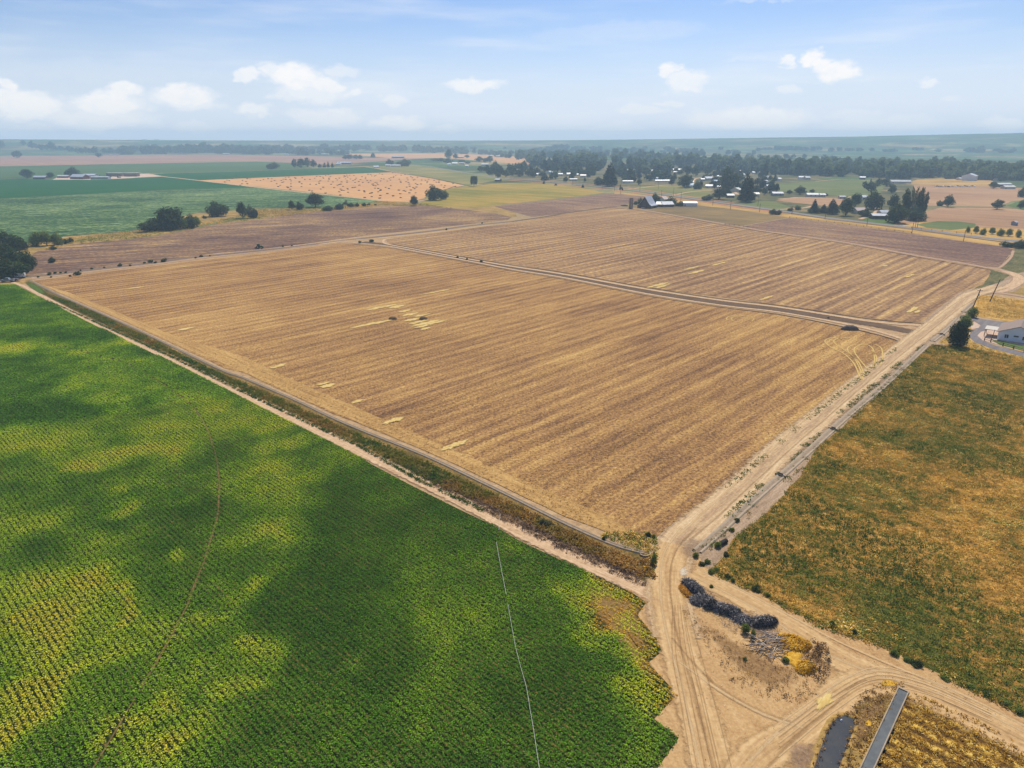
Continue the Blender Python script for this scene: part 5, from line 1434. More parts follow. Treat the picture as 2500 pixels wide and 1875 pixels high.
for row in T_:
    if not row[5]:
        continue
    k = rk() if row[0] == 'round' else row[0]
    tree(k, row[1], row[2], row[3], row[4], row[5])
ORCH = [(2364, 568, 551, 12), (2385, 571, 550, 16), (2404, 574, 556, 18), (2425, 573, 554, 18), (2446, 577, 557, 20), (2466, 578, 557, 20), (2488, 580, 559, 18)]
for i, (cx, b_, t_, w_) in enumerate(ORCH):
    tree(['light0', 'light1'][i % 2], cx, b_, t_, w_, 'small rounded tree in the planted row along the county road', 'planted row of small trees')
SP = [(718, 410, 386, 18), (733, 410, 384, 22), (748, 409, 384, 22), (764, 409, 389, 20), (780, 409, 399, 12), (792, 409, 396, 10), (801, 409, 394, 9), (811, 409, 397, 10), (828, 402, 394, 7), (822, 402, 395, 7)]
for i, (cx, b_, t_, w_) in enumerate(SP):
    tree(('sc', i % 4) if i > 3 else ('sr', i % 4), cx, b_, t_, w_, 'dark tree of the shelter belt behind the green strip', 'shelter belt trees behind the green strip')
# small bushes of the dark farm track
for i, (cx, cy, w_) in enumerate([(119, 670, 12), (133, 667, 9), (147, 666, 7), (160, 665, 8), (196, 660, 6), (223, 656, 8), (254, 653, 6), (292, 649, 14), (317, 648, 7), (352, 642, 8), (366, 640, 14), (379, 641, 9), (398, 638, 16), (403, 634, 9), (477, 629, 6), (490, 626, 10), (512, 624, 5), (92, 676, 7), (124, 676, 6), (185, 671, 20), (170, 674, 8), (690, 601, 6), (712, 599, 5), (1090, 560, 7), (1177, 544, 5), (878, 592, 10), (906, 590, 14), (1117, 628, 8), (1140, 633, 8), (1175, 639, 10), (2023, 776, 6)]):
    tree(('sb', i % 4), cx, cy + 2, cy - w_ * .5, w_, 'small scrubby bush beside the farm tracks', 'scrubby bushes along the farm tracks', 'bush', 'bush')
# bushes near the road fork
NB_ = [(1699, 1364, 1346, 16, 'green bush at the near end of the concrete ditch'), (1714, 1383, 1368, 14, 'low green bush below the concrete ditch end'), (1727, 1378, 1362, 16, 'second low green bush below the concrete ditch end'),
       (1753, 1340, 1320, 18, 'green bush beside the black pipe mouth'), (1774, 1360, 1344, 14, 'upright bush at the corner of the weedy field'), (1736, 1404, 1386, 17, 'dark bush nearest the road fork'), (1750, 1398, 1385, 18, 'dark bush just up from the road fork'),
       (1778, 1414, 1400, 15, 'dark bush in the fork side edge of the weedy field'), (1790, 1424, 1408, 12, 'bright green bush on the pale road edge'), (1738, 1438, 1426, 11, 'lone little bush on the dirt between the roads'),
       (1850, 1446, 1428, 22, 'dark bush where the weeds meet the fork road'), (1875, 1460, 1446, 16, 'dark bush further down the fork road'), (2032, 1530, 1512, 15, 'bush beside the fork road with golden grass around'), (2088, 1552, 1535, 16, 'leafy bush leaning over the fork road'),
       (2186, 1604, 1584, 22, 'large bluish bush standing out on the fork road'), (2219, 1620, 1607, 20, 'bluish bush next down the fork road'), (2244, 1632, 1614, 26, 'round bluish bush beside the road bend'), (2312, 1664, 1652, 24, 'dark bush below the road bend'),
       (2378, 1688, 1676, 26, 'dark bush on the weedy edge near the lower corner'), (2415, 1704, 1692, 24, 'dark bush next to the last roadside bushes'), (2462, 1730, 1714, 30, 'dark bush second from the lower corner'), (2494, 1748, 1731, 24, 'dark bush at the picture edge by the fork road'),
       (1800, 1276, 1262, 14, 'bush beside the concrete ditch wall'), (1788, 1300, 1286, 14, 'bush below the concrete ditch wall'), (1902, 1162, 1150, 12, 'small bush growing over the ditch lip'),
       (1584, 1312, 1296, 14, 'dark weed bush at the stubble corner'), (1596, 1316, 1302, 12, 'second dark weed bush at the stubble corner'), (1597, 1384, 1346, 16, 'tall weedy bush at the end of the ditch bank'), (1474, 1322, 1304, 9, 'upright weed beside the narrow ditch lip'),
       (1324, 1284, 1262, 16, 'rusty bush on the bank of the narrow ditch'), (1335, 1288, 1270, 26, 'grey dead bush on the bank above the farm path'), (1103, 1188, 1176, 14, 'grey green bush by the farm path'), (1732, 1615, 1602, 12, 'dark green shrub near the branch heap'), (1920, 1620, 1604, 20, 'dark green shrub at the foot of the branch heap')]
for i, (cx, b_, t_, w_, lb) in enumerate(NB_):
    kd = 'grey0' if 'grey' in lb else ['light1', 'bushy1', 'light0'][i % 3]
    if 'rusty' in lb: kd = 'grey0'
    if 'branch heap' in lb and 'near' in lb: b_, t_, cx = 1616, 1602, 1820
    t_ = b_ - (b_ - t_) * .78
    tree(kd, cx, b_, t_, w_ * 1.15, lb, None, 'bush', 'bush')

VF = [(1330, 441, 420, 24), (1345, 438, 430, 14), (1357, 438, 420, 14), (1381, 445, 430, 15), (1428, 444, 433, 9), (1466, 449, 434, 24), (1561, 452, 435, 15), (1625, 441, 415, 40), (1536, 442, 422, 44), (1587, 442, 425, 32), (1600, 432, 412, 26), (1310, 428, 408, 24), (1290, 430, 410, 22), (1268, 432, 412, 26), (1410, 425, 400, 30), (1442, 424, 396, 34), (1376, 422, 396, 30), (1350, 420, 400, 24), (1250, 430, 414, 20), (1640, 452, 436, 18), (1712, 456, 440, 16), (1850, 470, 450, 20), (1868, 476, 460, 16)]
for i, (cx, b_, t_, w_) in enumerate(VF):
    tree(('sr', i % 4) if i % 5 else ('sc', i % 4), cx, b_, t_, w_, 'dark tree in the front row of the village towards the county road', 'front row village trees')
for i, (cx, b_, t_, w_) in enumerate([(1328, 449, 441, 8), (1357, 453, 448, 9), (1423, 458, 450, 9)]):
    tree(('sc', i), cx, b_, t_, w_, 'small dark conifer on the verge beside the olive field', 'small conifers on the county road verge')
# village trees: one by one, behind the county road
def in_house(cx, b_):
    for h in HOUSES:
        if abs(cx - h[0]) < h[2] * .5 + 6 and -3 < b_ - h[1] < 9:
            return True
    return False

# ------------------------------------------------------------------ buildings
white_roof = sheet_metal('white_roof_material', (0.58, 0.60, 0.63))
grey_roof = sheet_metal('grey_roof_material', (0.46, 0.48, 0.52))
brown_roof = plain('brown_shingle_material', (0.26, 0.19, 0.155), 0.9, 0.2, 3.0, bump=0.02)
pink_roof = sheet_metal('pinkish_roof_material', (0.58, 0.44, 0.38))
cream_roof = sheet_metal('cream_roof_material', (0.72, 0.70, 0.6))
blue_roof = sheet_metal('blue_roof_material', (0.42, 0.55, 0.68))
white_wall = plain('white_wall_material', (0.7, 0.72, 0.74), 0.8, 0.06, 1.0)
cream_wall = plain('cream_wall_material', (0.55, 0.5, 0.42), 0.8, 0.1, 1.0)
red_wall = plain('red_wall_material', (0.22, 0.08, 0.06), 0.9, 0.25, 1.0)
dark_wall = plain('dark_wood_material', (0.085, 0.06, 0.052), 0.9, 0.35, 1.2)
grey_wall = plain('grey_wall_material', (0.3, 0.3, 0.31), 0.8, 0.15, 1.0)
dark_glass = plain('dark_glass_material', (0.03, 0.035, 0.045), 0.15, 0.1, 1.0, spec=0.6)
trim_mat = plain('trim_material', (0.14, 0.1, 0.08), 0.8, 0.1)
WALLS = {'w': white_wall, 'c': cream_wall, 'r': red_wall, 'd': dark_wall, 'g': grey_wall}
ROOFS = {'w': white_roof, 'g': grey_roof, 'b': brown_roof, 'p': pink_roof, 'c': cream_roof, 'l': blue_roof}


def building(cx, base, wpx_, wd, hw, hr, rot, wk, rk_, label, group=None, name='house', cat='house', win=2, door=True, far=False, L=None):
    """gabled building; the ridge runs along its local x"""
    x, y = G(cx, base)
    z = terr_z(x, y)
    L = L or wpx(cx, base, wpx_) / max(.35, abs(math.cos(R(rot))))
    o = empty(name, (x, y + wd * .5, z), R(rot), label, cat, group)
    h, e = L / 2, wd / 2
    m_ = MB()
    # body with gables
    m_.add([(-h, -e, 0), (h, -e, 0), (h, e, 0), (-h, e, 0), (-h, -e, hw), (h, -e, hw), (h, e, hw), (-h, e, hw), (-h, 0, hr - .05), (h, 0, hr - .05)],
           [(0, 1, 5, 4), (2, 3, 7, 6), (1, 2, 6, 9, 5), (3, 0, 4, 8, 7)])
    m_.obj('wall', WALLS[wk], o)
    r_ = MB()
    ov, t = .35, .14
    k = (hr - hw) / e
    for sgn in (-1, 1):
        y0, y1 = 0.0, sgn * (e + ov)
        z0, z1 = hr, hr - k * (e + ov)
        V = [(-h - ov, y0, z0), (h + ov, y0, z0), (h + ov, y1, z1), (-h - ov, y1, z1)]
        V += [(a, b, c + t) for a, b, c in V]
        r_.add(V, [(0, 3, 2, 1), (4, 5, 6, 7), (0, 1, 5, 4), (1, 2, 6, 5), (2, 3, 7, 6), (3, 0, 4, 7)])
    r_.obj('roof', ROOFS[rk_], o)
    if not far:
        if win:
            for i in range(win):
                wx = -h + L * (i + .8) / (win + .6)
                fr = MB().box(wx - .55, wx + .55, -e - .05, -e + .02, hw * .42, hw * .82).obj('window', trim_mat, o)
                MB().box(wx - .45, wx + .45, -e - .07, -e - .055, hw * .46, hw * .78).obj('pane', dark_glass, fr)
        if door:
            MB().box(-h + L * .08, -h + L * .08 + 1.0, -e - .05, -e + .02, 0, min(2.1, hw * .8)).obj('door', trim_mat, o)
    return o


# (cx, base, px width, depth m, wall h, ridge h, rotation, wall, roof, label)
B_ = [
    (190, 437.5, 40, 14, 4.0, 8.0, -20, 'r', 'w', 'red barn with a bright white roof in the far farmstead', 'barn'),
    (153, 434.5, 27, 9, 3.2, 4.8, 0, 'r', 'w', 'long low red shed with white roof beside the domed tree', 'shed'),
    (95, 437, 28, 12, 3.0, 5.2, 5, 'd', 'g', 'low house with grey roof between two round trees of the far farmstead', 'house'),
    (216, 434, 30, 14, 4.6, 6.4, 0, 'c', 'w', 'white roofed hall behind the red barn of the far farmstead', 'shed'),
    (243, 436.5, 44, 8, 2.8, 3.8, 0, 'g', 'w', 'very long low shed with white roof in the far farmstead', 'shed'),
    (840, 401.5, 34, 18, 4.5, 7.0, 0, 'g', 'g', 'large grey roofed hall beyond the shelter belt', 'shed'),
    (826, 402.5, 12, 10, 3.4, 5.4, 0, 'w', 'w', 'small white hall touching the shelter belt trees', 'shed'),
    (947, 406.5, 12, 10, 3.2, 5.2, 0, 'w', 'w', 'short white roofed farm building near the lane corner', 'house'),
    (966, 407, 22, 10, 3.2, 5.0, 0, 'c', 'w', 'longer white roofed farm building near the lane corner', 'house'),
    (917, 410, 12, 10, 3.0, 5.0, 20, 'w', 'g', 'small grey roofed shed by the lane bend', 'shed'),
    (971, 386, 30, 16, 5.0, 7.0, 0, 'd', 'g', 'dark long shed standing at the pale far field', 'shed'),
    (865, 387.5, 10, 10, 3.5, 5.5, 0, 'w', 'w', 'bright white house among the far dark trees', 'house'),
    (846, 374.5, 17, 14, 4.0, 5.5, 0, 'c', 'c', 'long cream shed in front of the far woods', 'shed'),
    (699, 378.5, 9, 10, 4.0, 6.0, 0, 'w', 'w', 'white house in front of the far woods', 'house'),
    (793, 378, 18, 12, 4.0, 5.5, 0, 'c', 'c', 'pale long shed at the field edge below the far woods', 'shed'),
    (552, 377.5, 16, 12, 4.0, 6.0, 0, 'c', 'c', 'cream coloured farm building at the mauve field', 'shed'),
    (458, 371, 16, 14, 5.0, 8.0, 15, 'w', 'w', 'white barn with a raised end before the far woods', 'barn'),
    (497, 373.5, 13, 12, 4.0, 5.5, 0, 'w', 'w', 'white shed at the edge of the far woods', 'shed'),
    (355, 363, 13, 12, 4.0, 6.0, 0, 'w', 'w', 'long white roof showing between the farthest trees', 'shed'),
    (385, 363, 12, 12, 4.0, 6.0, 10, 'w', 'w', 'white house beside the farthest long roof', 'house'),
    (272, 379, 36, 12, 3.4, 4.6, 0, 'r', 'p', 'long reddish shed at the edge of the mauve field', 'shed'),
    (372, 370, 9, 10, 3.0, 5.0, 0, 'w', 'w', 'small pale house low among the far trees', 'house'),
    (1224, 383.5, 27, 12, 4.0, 5.5, 0, 'c', 'c', 'long cream shed on the pale field beyond the village', 'shed'),
    (1197, 382, 9, 10, 3.4, 5.2, 0, 'w', 'w', 'little white house beside the long cream shed', 'house'),
    (1110, 401.5, 12, 10, 3.2, 5.6, 10, 'w', 'w', 'white house beneath the tall tree of the far farms', 'house'),
    (1096, 403.5, 9, 9, 3.0, 4.8, 0, 'w', 'w', 'low white shed beside the far farm houses', 'shed'),
    (1140, 407.5, 8, 9, 3.0, 4.8, 0, 'w', 'w', 'small white shed in the open paddock', 'shed'),
    (1127, 401, 12, 9, 3.0, 4.6, 0, 'd', 'g', 'grey roofed shed between the far farm houses', 'shed'),
    (1184, 404.5, 17, 11, 3.4, 5.6, -8, 'c', 'w', 'white roofed house before the large dark tree', 'house'),
    (1216, 443, 12, 8, 2.8, 4.4, -25, 'd', 'w', 'small shed with white roof on the olive field corner', 'shed'),
    (1122, 386, 20, 12, 3.6, 5.0, 0, 'd', 'p', 'dark red shed behind the tall far tree', 'shed'),
    (2057, 485.5, 14, 5, 2.6, 3.2, 0, 'c', 'w', 'small cream trailer shed alone in the tan paddock', 'shed'),
    (1986, 481.5, 27, 10, 3.0, 4.4, -6, 'c', 'w', 'long house with bright white roof behind the tan paddock', 'house'),
    (2010, 481.5, 13, 9, 2.8, 4.0, -6, 'c', 'w', 'short white roofed building beside the long house', 'house'),
    (1900, 478, 26, 9, 2.8, 4.4, 0, 'g', 'g', 'dull grey roofed house beside the tan paddock', 'house'),
    (2101, 522.5, 25, 9, 3.2, 5.4, 12, 'c', 'p', 'house with pinkish red walls and pale roof by the county road', 'house'),
    (2112, 488, 13, 8, 3.0, 5.0, 0, 'c', 'w', 'white roofed garage between two dark trees', 'garage'),
    (2116, 525, 8, 5, 2.2, 3.2, 0, 'w', 'w', 'little white shed beside the pink walled house', 'shed'),
    (2155, 535.5, 44, 9, 3.0, 4.4, -8, 'd', 'g', 'long dark shed by the roadside lawn', 'shed'),
    (2160, 526, 22, 7, 2.6, 4.4, 10, 'c', 'w', 'white roofed shed just behind the long dark shed', 'shed'),
    (2375, 441, 26, 20, 7.5, 11.0, 50, 'w', 'w', 'big pale barn with a bright roof end', 'barn'),
    (2345, 440, 9, 8, 3.0, 4.5, 20, 'c', 'w', 'little shed beside the big pale barn', 'shed'),
    (2201, 448, 46, 10, 3.0, 4.6, -6, 'c', 'g', 'very long grey roofed building at the field edge', 'shed'),
    (2454, 457, 33, 12, 4.0, 5.6, 0, 'd', 'w', 'long dark walled shed with a white roof', 'shed'),
    (2466, 461.5, 26, 10, 3.0, 4.6, 0, 'c', 'c', 'cream roofed shed in front of the dark walled shed', 'shed'),
    (2440, 441, 15, 10, 3.0, 4.5, 0, 'c', 'g', 'grey roofed house under the belt trees', 'house'),
    (2108, 438.5, 12, 9, 3.5, 5.0, -20, 'd', 'w', 'tilted white roof at the edge of the long crop', 'shed'),
    (2480, 551, 7, 4, 2.6, 3.4, 20, 'g', 'g', 'small grey hut alone in the orange field', 'hut'),
    # village
    (1315, 429, 11, 8, 3, 4.8, 0, 'w', 'w', 'first white roofed house at the near end of the village', 'house'),
    (1342, 424, 7, 12, 3, 5.0, 50, 'w', 'w', 'white roof seen end on among village trees', 'house'),
    (1368, 429, 11, 8, 3, 4.6, 0, 'c', 'w', 'white roofed cottage by the village lane', 'house'),
    (1389, 429, 11, 8, 3, 5.2, 15, 'c', 'w', 'village house with a steeper pale roof', 'house'),
    (1408, 430, 8, 8, 3, 4.6, 0, 'w', 'w', 'small bright cottage in the village row', 'house'),
    (1424, 433, 14, 9, 3.2, 5.0, 0, 'c', 'p', 'house with pinkish walls at the end of the village row', 'house'),
    (1400, 441, 18, 6, 2.4, 3.4, 0, 'g', 'g', 'grey roofed shelter beside the village lane', 'shed'),
    (1333, 402, 9, 9, 4, 5.5, 0, 'w', 'w', 'white house high behind the village trees', 'house'),
    (1536, 419, 8, 8, 3, 5.0, 0, 'w', 'w', 'white roof in the village gap past the large conifer', 'house'),
    (1552, 415, 7, 8, 3, 5.0, 20, 'w', 'w', 'small white roof further back in the village gap', 'house'),
    (1592, 421, 10, 8, 3, 5.4, -15, 'w', 'w', 'arched looking white house in the village trees', 'house'),
    (1606, 440, 9, 8, 3, 4.8, 30, 'w', 'w', 'white shed above the long white greenhouse', 'shed'),
    (1618, 445, 36, 7, 2.6, 3.8, 0, 'w', 'w', 'long white greenhouse like shed facing the pole pasture', 'shed'),
    (1533, 446, 25, 6, 2.4, 3.4, 0, 'w', 'w', 'long low white building near the large conifer', 'shed'),
    (1655, 419, 23, 12, 4, 6.0, 0, 'c', 'c', 'tan roofed hall in a clearing of the village', 'shed'),
    (1652, 424, 12, 8, 3, 4.4, -20, 'c', 'p', 'pinkish shed in front of the tan hall', 'shed'),
    (1686, 458, 17, 12, 3.2, 6.0, 25, 'w', 'l', 'pale blue roofed barn', 'barn'),
    (1688, 449, 10, 8, 3, 4.6, 0, 'w', 'w', 'small white roof behind the blue barn', 'shed'),
    (1731, 440, 20, 10, 3.2, 5.8, 20, 'c', 'w', 'white gabled house in the village clearing', 'house'),
    (1716, 442, 9, 7, 3, 4.2, 0, 'g', 'w', 'small grey walled house beside the white gabled one', 'house'),
    (1757, 435, 10, 8, 3, 4.6, 0, 'w', 'w', 'white shed next to the huge dark tree', 'shed'),
    (1750, 447, 16, 8, 3, 4.6, 25, 'g', 'l', 'bluish roofed house above the bright white shed', 'house'),
    (1737, 459, 25, 9, 2.8, 4.4, -8, 'w', 'w', 'bright white long shed below the village clearing', 'shed'),
    (1755, 460, 9, 7, 2.6, 3.8, 0, 'w', 'w', 'short white shed at the end of the bright long shed', 'shed'),
    (1784, 483, 17, 7, 2.8, 4.4, 0, 'd', 'w', 'white roofed shed before the very tall spruce', 'shed'),
    (1801, 469, 12, 12, 3, 5.4, 50, 'c', 'c', 'cream roof turned away between the dark trees', 'shed'),
    (1808, 423, 9, 8, 4, 6, 0, 'c', 'c', 'tall cream house right of the huge dark tree', 'house'),
    (1815, 430, 10, 8, 3, 4.4, 0, 'w', 'w', 'low white roof below the tall cream house', 'shed'),
    (1871, 438, 14, 9, 3, 5.6, 15, 'w', 'w', 'white twin roofed house beneath the pointed spruce', 'house'),
    (1853, 425, 6, 8, 3, 5, 0, 'w', 'w', 'tiny white house in front of the belt trees', 'house'),
    (1841, 425, 7, 8, 3, 5, 0, 'w', 'w', 'tiny white shed next to the tiny white house', 'shed'),
    (1871, 447, 6, 7, 3, 4.4, 20, 'w', 'w', 'small white roof below the twin roofed house', 'shed'),
    (1876, 459, 7, 7, 3, 4.4, 0, 'w', 'w', 'small white roof lowest of the village roofs by the spruce', 'shed'),
    (1843, 480, 22, 8, 3, 4.6, -4, 'c', 'c', 'cream roofed house behind the roadside green', 'house'),
    (1957, 437, 12, 9, 3, 4.6, 0, 'w', 'w', 'pale roofed house at the foot of the tree belt', 'house'),
    (1972, 438, 12, 9, 3, 5.0, 10, 'c', 'w', 'white roofed house beside its pale neighbour at the belt', 'house'),
    (1904, 441, 7, 8, 3, 4.6, 0, 'w', 'w', 'small white house at the corner of the green paddock', 'house'),
    (1862, 412, 7, 8, 3, 5, 0, 'w', 'w', 'faint white roof far behind the village', 'house'),
]
for b_ in B_:
    cx, ba, w_, wd, hw, hr, rot, wk, rk2, lab, ct = b_
    building(cx, ba, w_, wd, hw, hr, rot, wk, rk2, lab, name=ct, cat=ct, win=2 if ct == 'house' else 0, door=ct != 'house', far=w_ < 12)
HOUSES = [(b_[0], b_[1], b_[2]) for b_ in B_]

# the white house on the right edge
hx, hy = G(2433, 829)
hs = empty('house', (hx, hy, 0), R(-39), 'white single storey house with brown hipped roof beside the curved driveway', 'house')
# local x runs along the front wall seen in the photograph, local y goes back
w2 = MB()
GL, GD, GH = 11.5, 9.0, 3.0
w2.add([(0, 0, 0), (GL, 0, 0), (GL, 14, 0), (0, 14, 0), (0, 0, GH), (GL, 0, GH), (GL, 14, GH), (0, 14, GH), (GL / 2, 0, GH + 2.3)],
       [(0, 1, 5, 8, 4), (1, 2, 6, 5), (2, 3, 7, 6), (3, 0, 4, 7)])
w2.obj('wall', plain('house_siding_material', (0.72, 0.74, 0.78), 0.7, 0.05, 0.5), hs)
r2 = MB()
for sgn in (0, 1):
    xa = -0.5 if sgn == 0 else GL + 0.5
    za = GH - .28
    V = [(GL / 2, -.45, GH + 2.42), (GL / 2, 14.4, GH + 2.42), (xa, 14.4, za), (xa, -.45, za)]
    V += [(a, b, c + .16) for a, b, c in V]
    r2.add(V, [(0, 1, 2, 3), (7, 6, 5, 4), (0, 4, 5, 1), (1, 5, 6, 2), (2, 6, 7, 3), (3, 7, 4, 0)])
r2.obj('roof', brown_roof, hs)
# wing behind with higher roof
w3 = MB().box(GL + .003, GL + 9, 4, 16, 0, GH)
w3.obj('wing_wall', white_wall, hs)
r3 = MB()
V = [(2.5, 3.4, GH + .1), (GL + 9.6, 3.4, GH - .2), (GL + 9.6, 16.6, GH - .2), (2.5, 16.6, GH + .1), (7.5, 10, GH + 3.7), (GL + 6, 10, GH + 3.7)]
r3.add(V, [(0, 1, 5, 4), (1, 2, 5), (2, 3, 4, 5), (3, 0, 4), (3, 2, 1, 0)])
r3.obj('wing_roof', brown_roof, hs)
for wx in (1.9, 6.9):
    fr = MB().box(wx, wx + 1.3, -.06, .02, .95, 2.35).obj('window', plain('window_frame_material', (0.78, 0.78, 0.8), 0.6, 0.05), hs)
    MB().box(wx + .12, wx + .6, -.08, -.062, 1.05, 2.25).box(wx + .7, wx + 1.18, -.08, -.062, 1.05, 2.25).obj('pane', dark_glass, fr)
MB().box(4.5, 5.9, -.06, .02, 1.75, 2.25).obj('gable_vent', dark_glass, hs)
pm = MB().box(-4.2, -.02, 2.0, 8.0, GH - .45, GH - .25)
pm.obj('porch_roof', cream_wall, hs)
for yy in (2.2, 7.6):
    MB().box(-4.05, -3.85, yy, yy + .2, 0, GH - .46).obj('porch_post', trim_mat, hs)

# fences
def fence(pts, hgt, gap, label, mat, name='rail_fence', rails=2):
    L_ = [Vector(p) for p in pts]
    o = empty(name, (L_[0].x, L_[0].y, 0), 0, label, 'fence')
    rl = MB()
    for a, b in zip(L_, L_[1:]):
        d = (b - a); n = max(1, int(d.length / gap))
        for i in range(n + 1):
            p = a.lerp(b, i / n) - L_[0]
            MB().box(p.x - .11, p.x + .11, p.y - .11, p.y + .11, 0, hgt).obj('post', mat, o)
        for k in range(rails):
            z = hgt * (k + 1) / (rails + .25)
            rl.tube([(a.x - L_[0].x, a.y - L_[0].y, z), (b.x - L_[0].x, b.y - L_[0].y, z)], .08, 5)
    rl.obj('rail', mat, o)
    return o


fence_mat = plain('fence_wood_material', (0.13, 0.075, 0.055), 0.9, 0.2, 2.0)
fence([G(2403, 832), G(2418, 836), G(2448, 846), G(2500, 861), G(2560, 879)], 1.3, 2.6, 'brown two rail fence in front of the white house', fence_mat)
wire_mat = plain('fence_post_material', (0.12, 0.09, 0.07), 0.9, 0.2, 2.0)
fence([G(1927, 532), G(2056, 547), G(2225, 570)], 1.3, 7, 'thin post and wire fence between plowed field and county road', wire_mat, 'wire_fence')
fence([G(2225, 558), G(2300, 566), G(2371, 573)], 1.5, 7, 'post fence on the far side of the county road', wire_mat, 'wire_fence')
fence([G(1770, 549), G(1804, 553), G(1826, 556)], 1.3, 4, 'short post fence at the meeting of stubble track and plowed field', wire_mat, 'wire_fence')

# ------------------------------------------------------------------ barn group
bx, by = G(1556, 507.5)
bn = empty('barn', (bx, by, 0), R(-34), 'big old dark barn with a swept silvery grey metal roof', 'barn')
W_, Hh, Lb = 15.0, 11.3, 15.0
prof = [(-.3, 2.4), (1.9, 3.9), (3.9, 6.2), (5.7, 8.9), (7.5, Hh)]
prof_r = [(W_ - a, b) for a, b in reversed(prof[:-1])]
full = prof + prof_r
MB().prism([(0, 0), (0, 2.6)] + [(a, b - .12) for a, b in prof[1:]] + [(a, b - .12) for a, b in prof_r[:-1]] + [(W_, 2.6), (W_, 0)], 0, Lb).obj('wall', dark_wall, bn)
rf = MB()
for i in range(len(full) - 1):
    (x0, z0), (x1, z1) = full[i], full[i + 1]
    V = [(x0, -.5, z0), (x1, -.5, z1), (x1, Lb + .5, z1), (x0, Lb + .5, z0)]
    V += [(a, b, c + .15) for a, b, c in V]
    rf.add(V, [(0, 3, 2, 1), (4, 5, 6, 7), (0, 1, 5, 4), (1, 2, 6, 5), (2, 3, 7, 6), (3, 0, 4, 7)])
rf.obj('roof', sheet_metal('barn_roof_material', (0.5, 0.52, 0.56), 0.9), bn)
dr = MB().box(5.6, 9.2, -.08, .01, 0, 3.4).obj('door', trim_mat, bn)
MB().box(6.9, 8.1, -.08, .01, 6.2, 7.4).obj('loft_door', trim_mat, bn)
building(1612, 505.5, 14, 9, 2.8, 5.0, -14, 'd', 'c', 'low shed with a pale tin roof leaning on the big barn', name='shed', cat='shed', win=0)
building(1629, 505.5, 28, 9, 2.6, 5.2, 14, 'd', 'g', 'gabled shed with silvery tin roof beside the big barn', name='shed', cat='shed', win=0)
building(1686, 504, 33, 9, 3.4, 4.6, -4, 'w', 'w', 'long white shed with a white roof past the barn trees', name='shed', cat='shed', win=0)
building(1621, 493, 13, 9, 3.0, 5.6, 40, 'c', 'p', 'pale pinkish roof showing behind the barn trees', name='shed', cat='shed', win=0, door=False)
sx, sy = G(1541, 509.5)
silo = empty('silo', (sx, sy + 2, 0), 0, 'old brown concrete stave silo beside the big barn', 'silo')
sm = MB()
n = 20
V = []
for z in (0, 10.2):
    for i in range(n):
        V.append((2.05 * math.cos(2 * math.pi * i / n), 2.05 * math.sin(2 * math.pi * i / n), z))
for z in (10.2, 9.0):
    for i in range(n):
        V.append((1.85 * math.cos(2 * math.pi * i / n), 1.85 * math.sin(2 * math.pi * i / n), z))
Fc = []
for k in range(3):
    for i in range(n):
        j = (i + 1) % n
        Fc.append((k * n + i, k * n + j, (k + 1) * n + j, (k + 1) * n + i))
Fc.append(tuple(3 * n + i for i in range(n)))
sm.add(V, Fc).obj('wall', plain('silo_material', (0.3, 0.22, 0.17), 0.9, 0.35, 0.8, bump=0.05), silo)
hp = MB()
for z in [0.8 + 0.9 * i for i in range(10)]:
    pts = [(2.09 * math.cos(2 * math.pi * i / n), 2.09 * math.sin(2 * math.pi * i / n), z) for i in range(n + 1)]
    hp.tube(pts, .035, 4)
hp.obj('hoop', trim_mat, silo)
MB().box(-.5, .5, -2.5, -2.0, 0, 9.6).obj('chute', plain('chute_material', (0.34, 0.26, 0.2), 0.9, 0.3), silo)
# low pile and junk by the silo
pile_mat = plain('rubble_material', (0.13, 0.1, 0.085), 0.95, 0.4, 2.0, bump=0.2)


def mound(name, cx, cy, wpx_, h, label, cat, mat, elong=1.6, rot=0.0, seed=1, bumpy=.25, base=0.0):
    x, y = G(cx, cy)
    a = wpx(cx, cy, wpx_) / 2
    b_ = a / elong
    r_ = random.Random(seed)
    ph = [r_.uniform(0, 6.28) for _ in range(8)]
    rings, n = 7, 26
    V, Fc = [], []
    for k in range(rings + 1):
        t = k / rings
        for i in range(n):
            th = 2 * math.pi * i / n
            w_ = 1 + bumpy * .5 * (math.sin(3 * th + ph[0]) * .4 + math.sin(5 * th + ph[1]) * .3 + math.sin(9 * th + ph[3]) * .25)
            rr = math.cos(t * math.pi / 2) ** .8 * w_
            z = h * math.sin(t * math.pi / 2) * (1 + bumpy * .5 * math.sin(4 * th + ph[2]) * (1 - t)) + r_.uniform(-.5, .5) * h * .1 * (0 < k < rings)
            V.append((a * rr * math.cos(th), b_ * rr * math.sin(th), z + base))
    for k in range(rings):
        for i in range(n):
            j = (i + 1) % n
            Fc.append((k * n + i, k * n + j, (k + 1) * n + j, (k + 1) * n + i))
    Fc.append(tuple(rings * n + i for i in range(n)))
    o = MB().add(V, Fc).obj(name, mat, None, True)
    o.location = (x, y, 0)
    o.rotation_euler = (0, 0, R(rot))
    tag(o, label, cat)
    return o


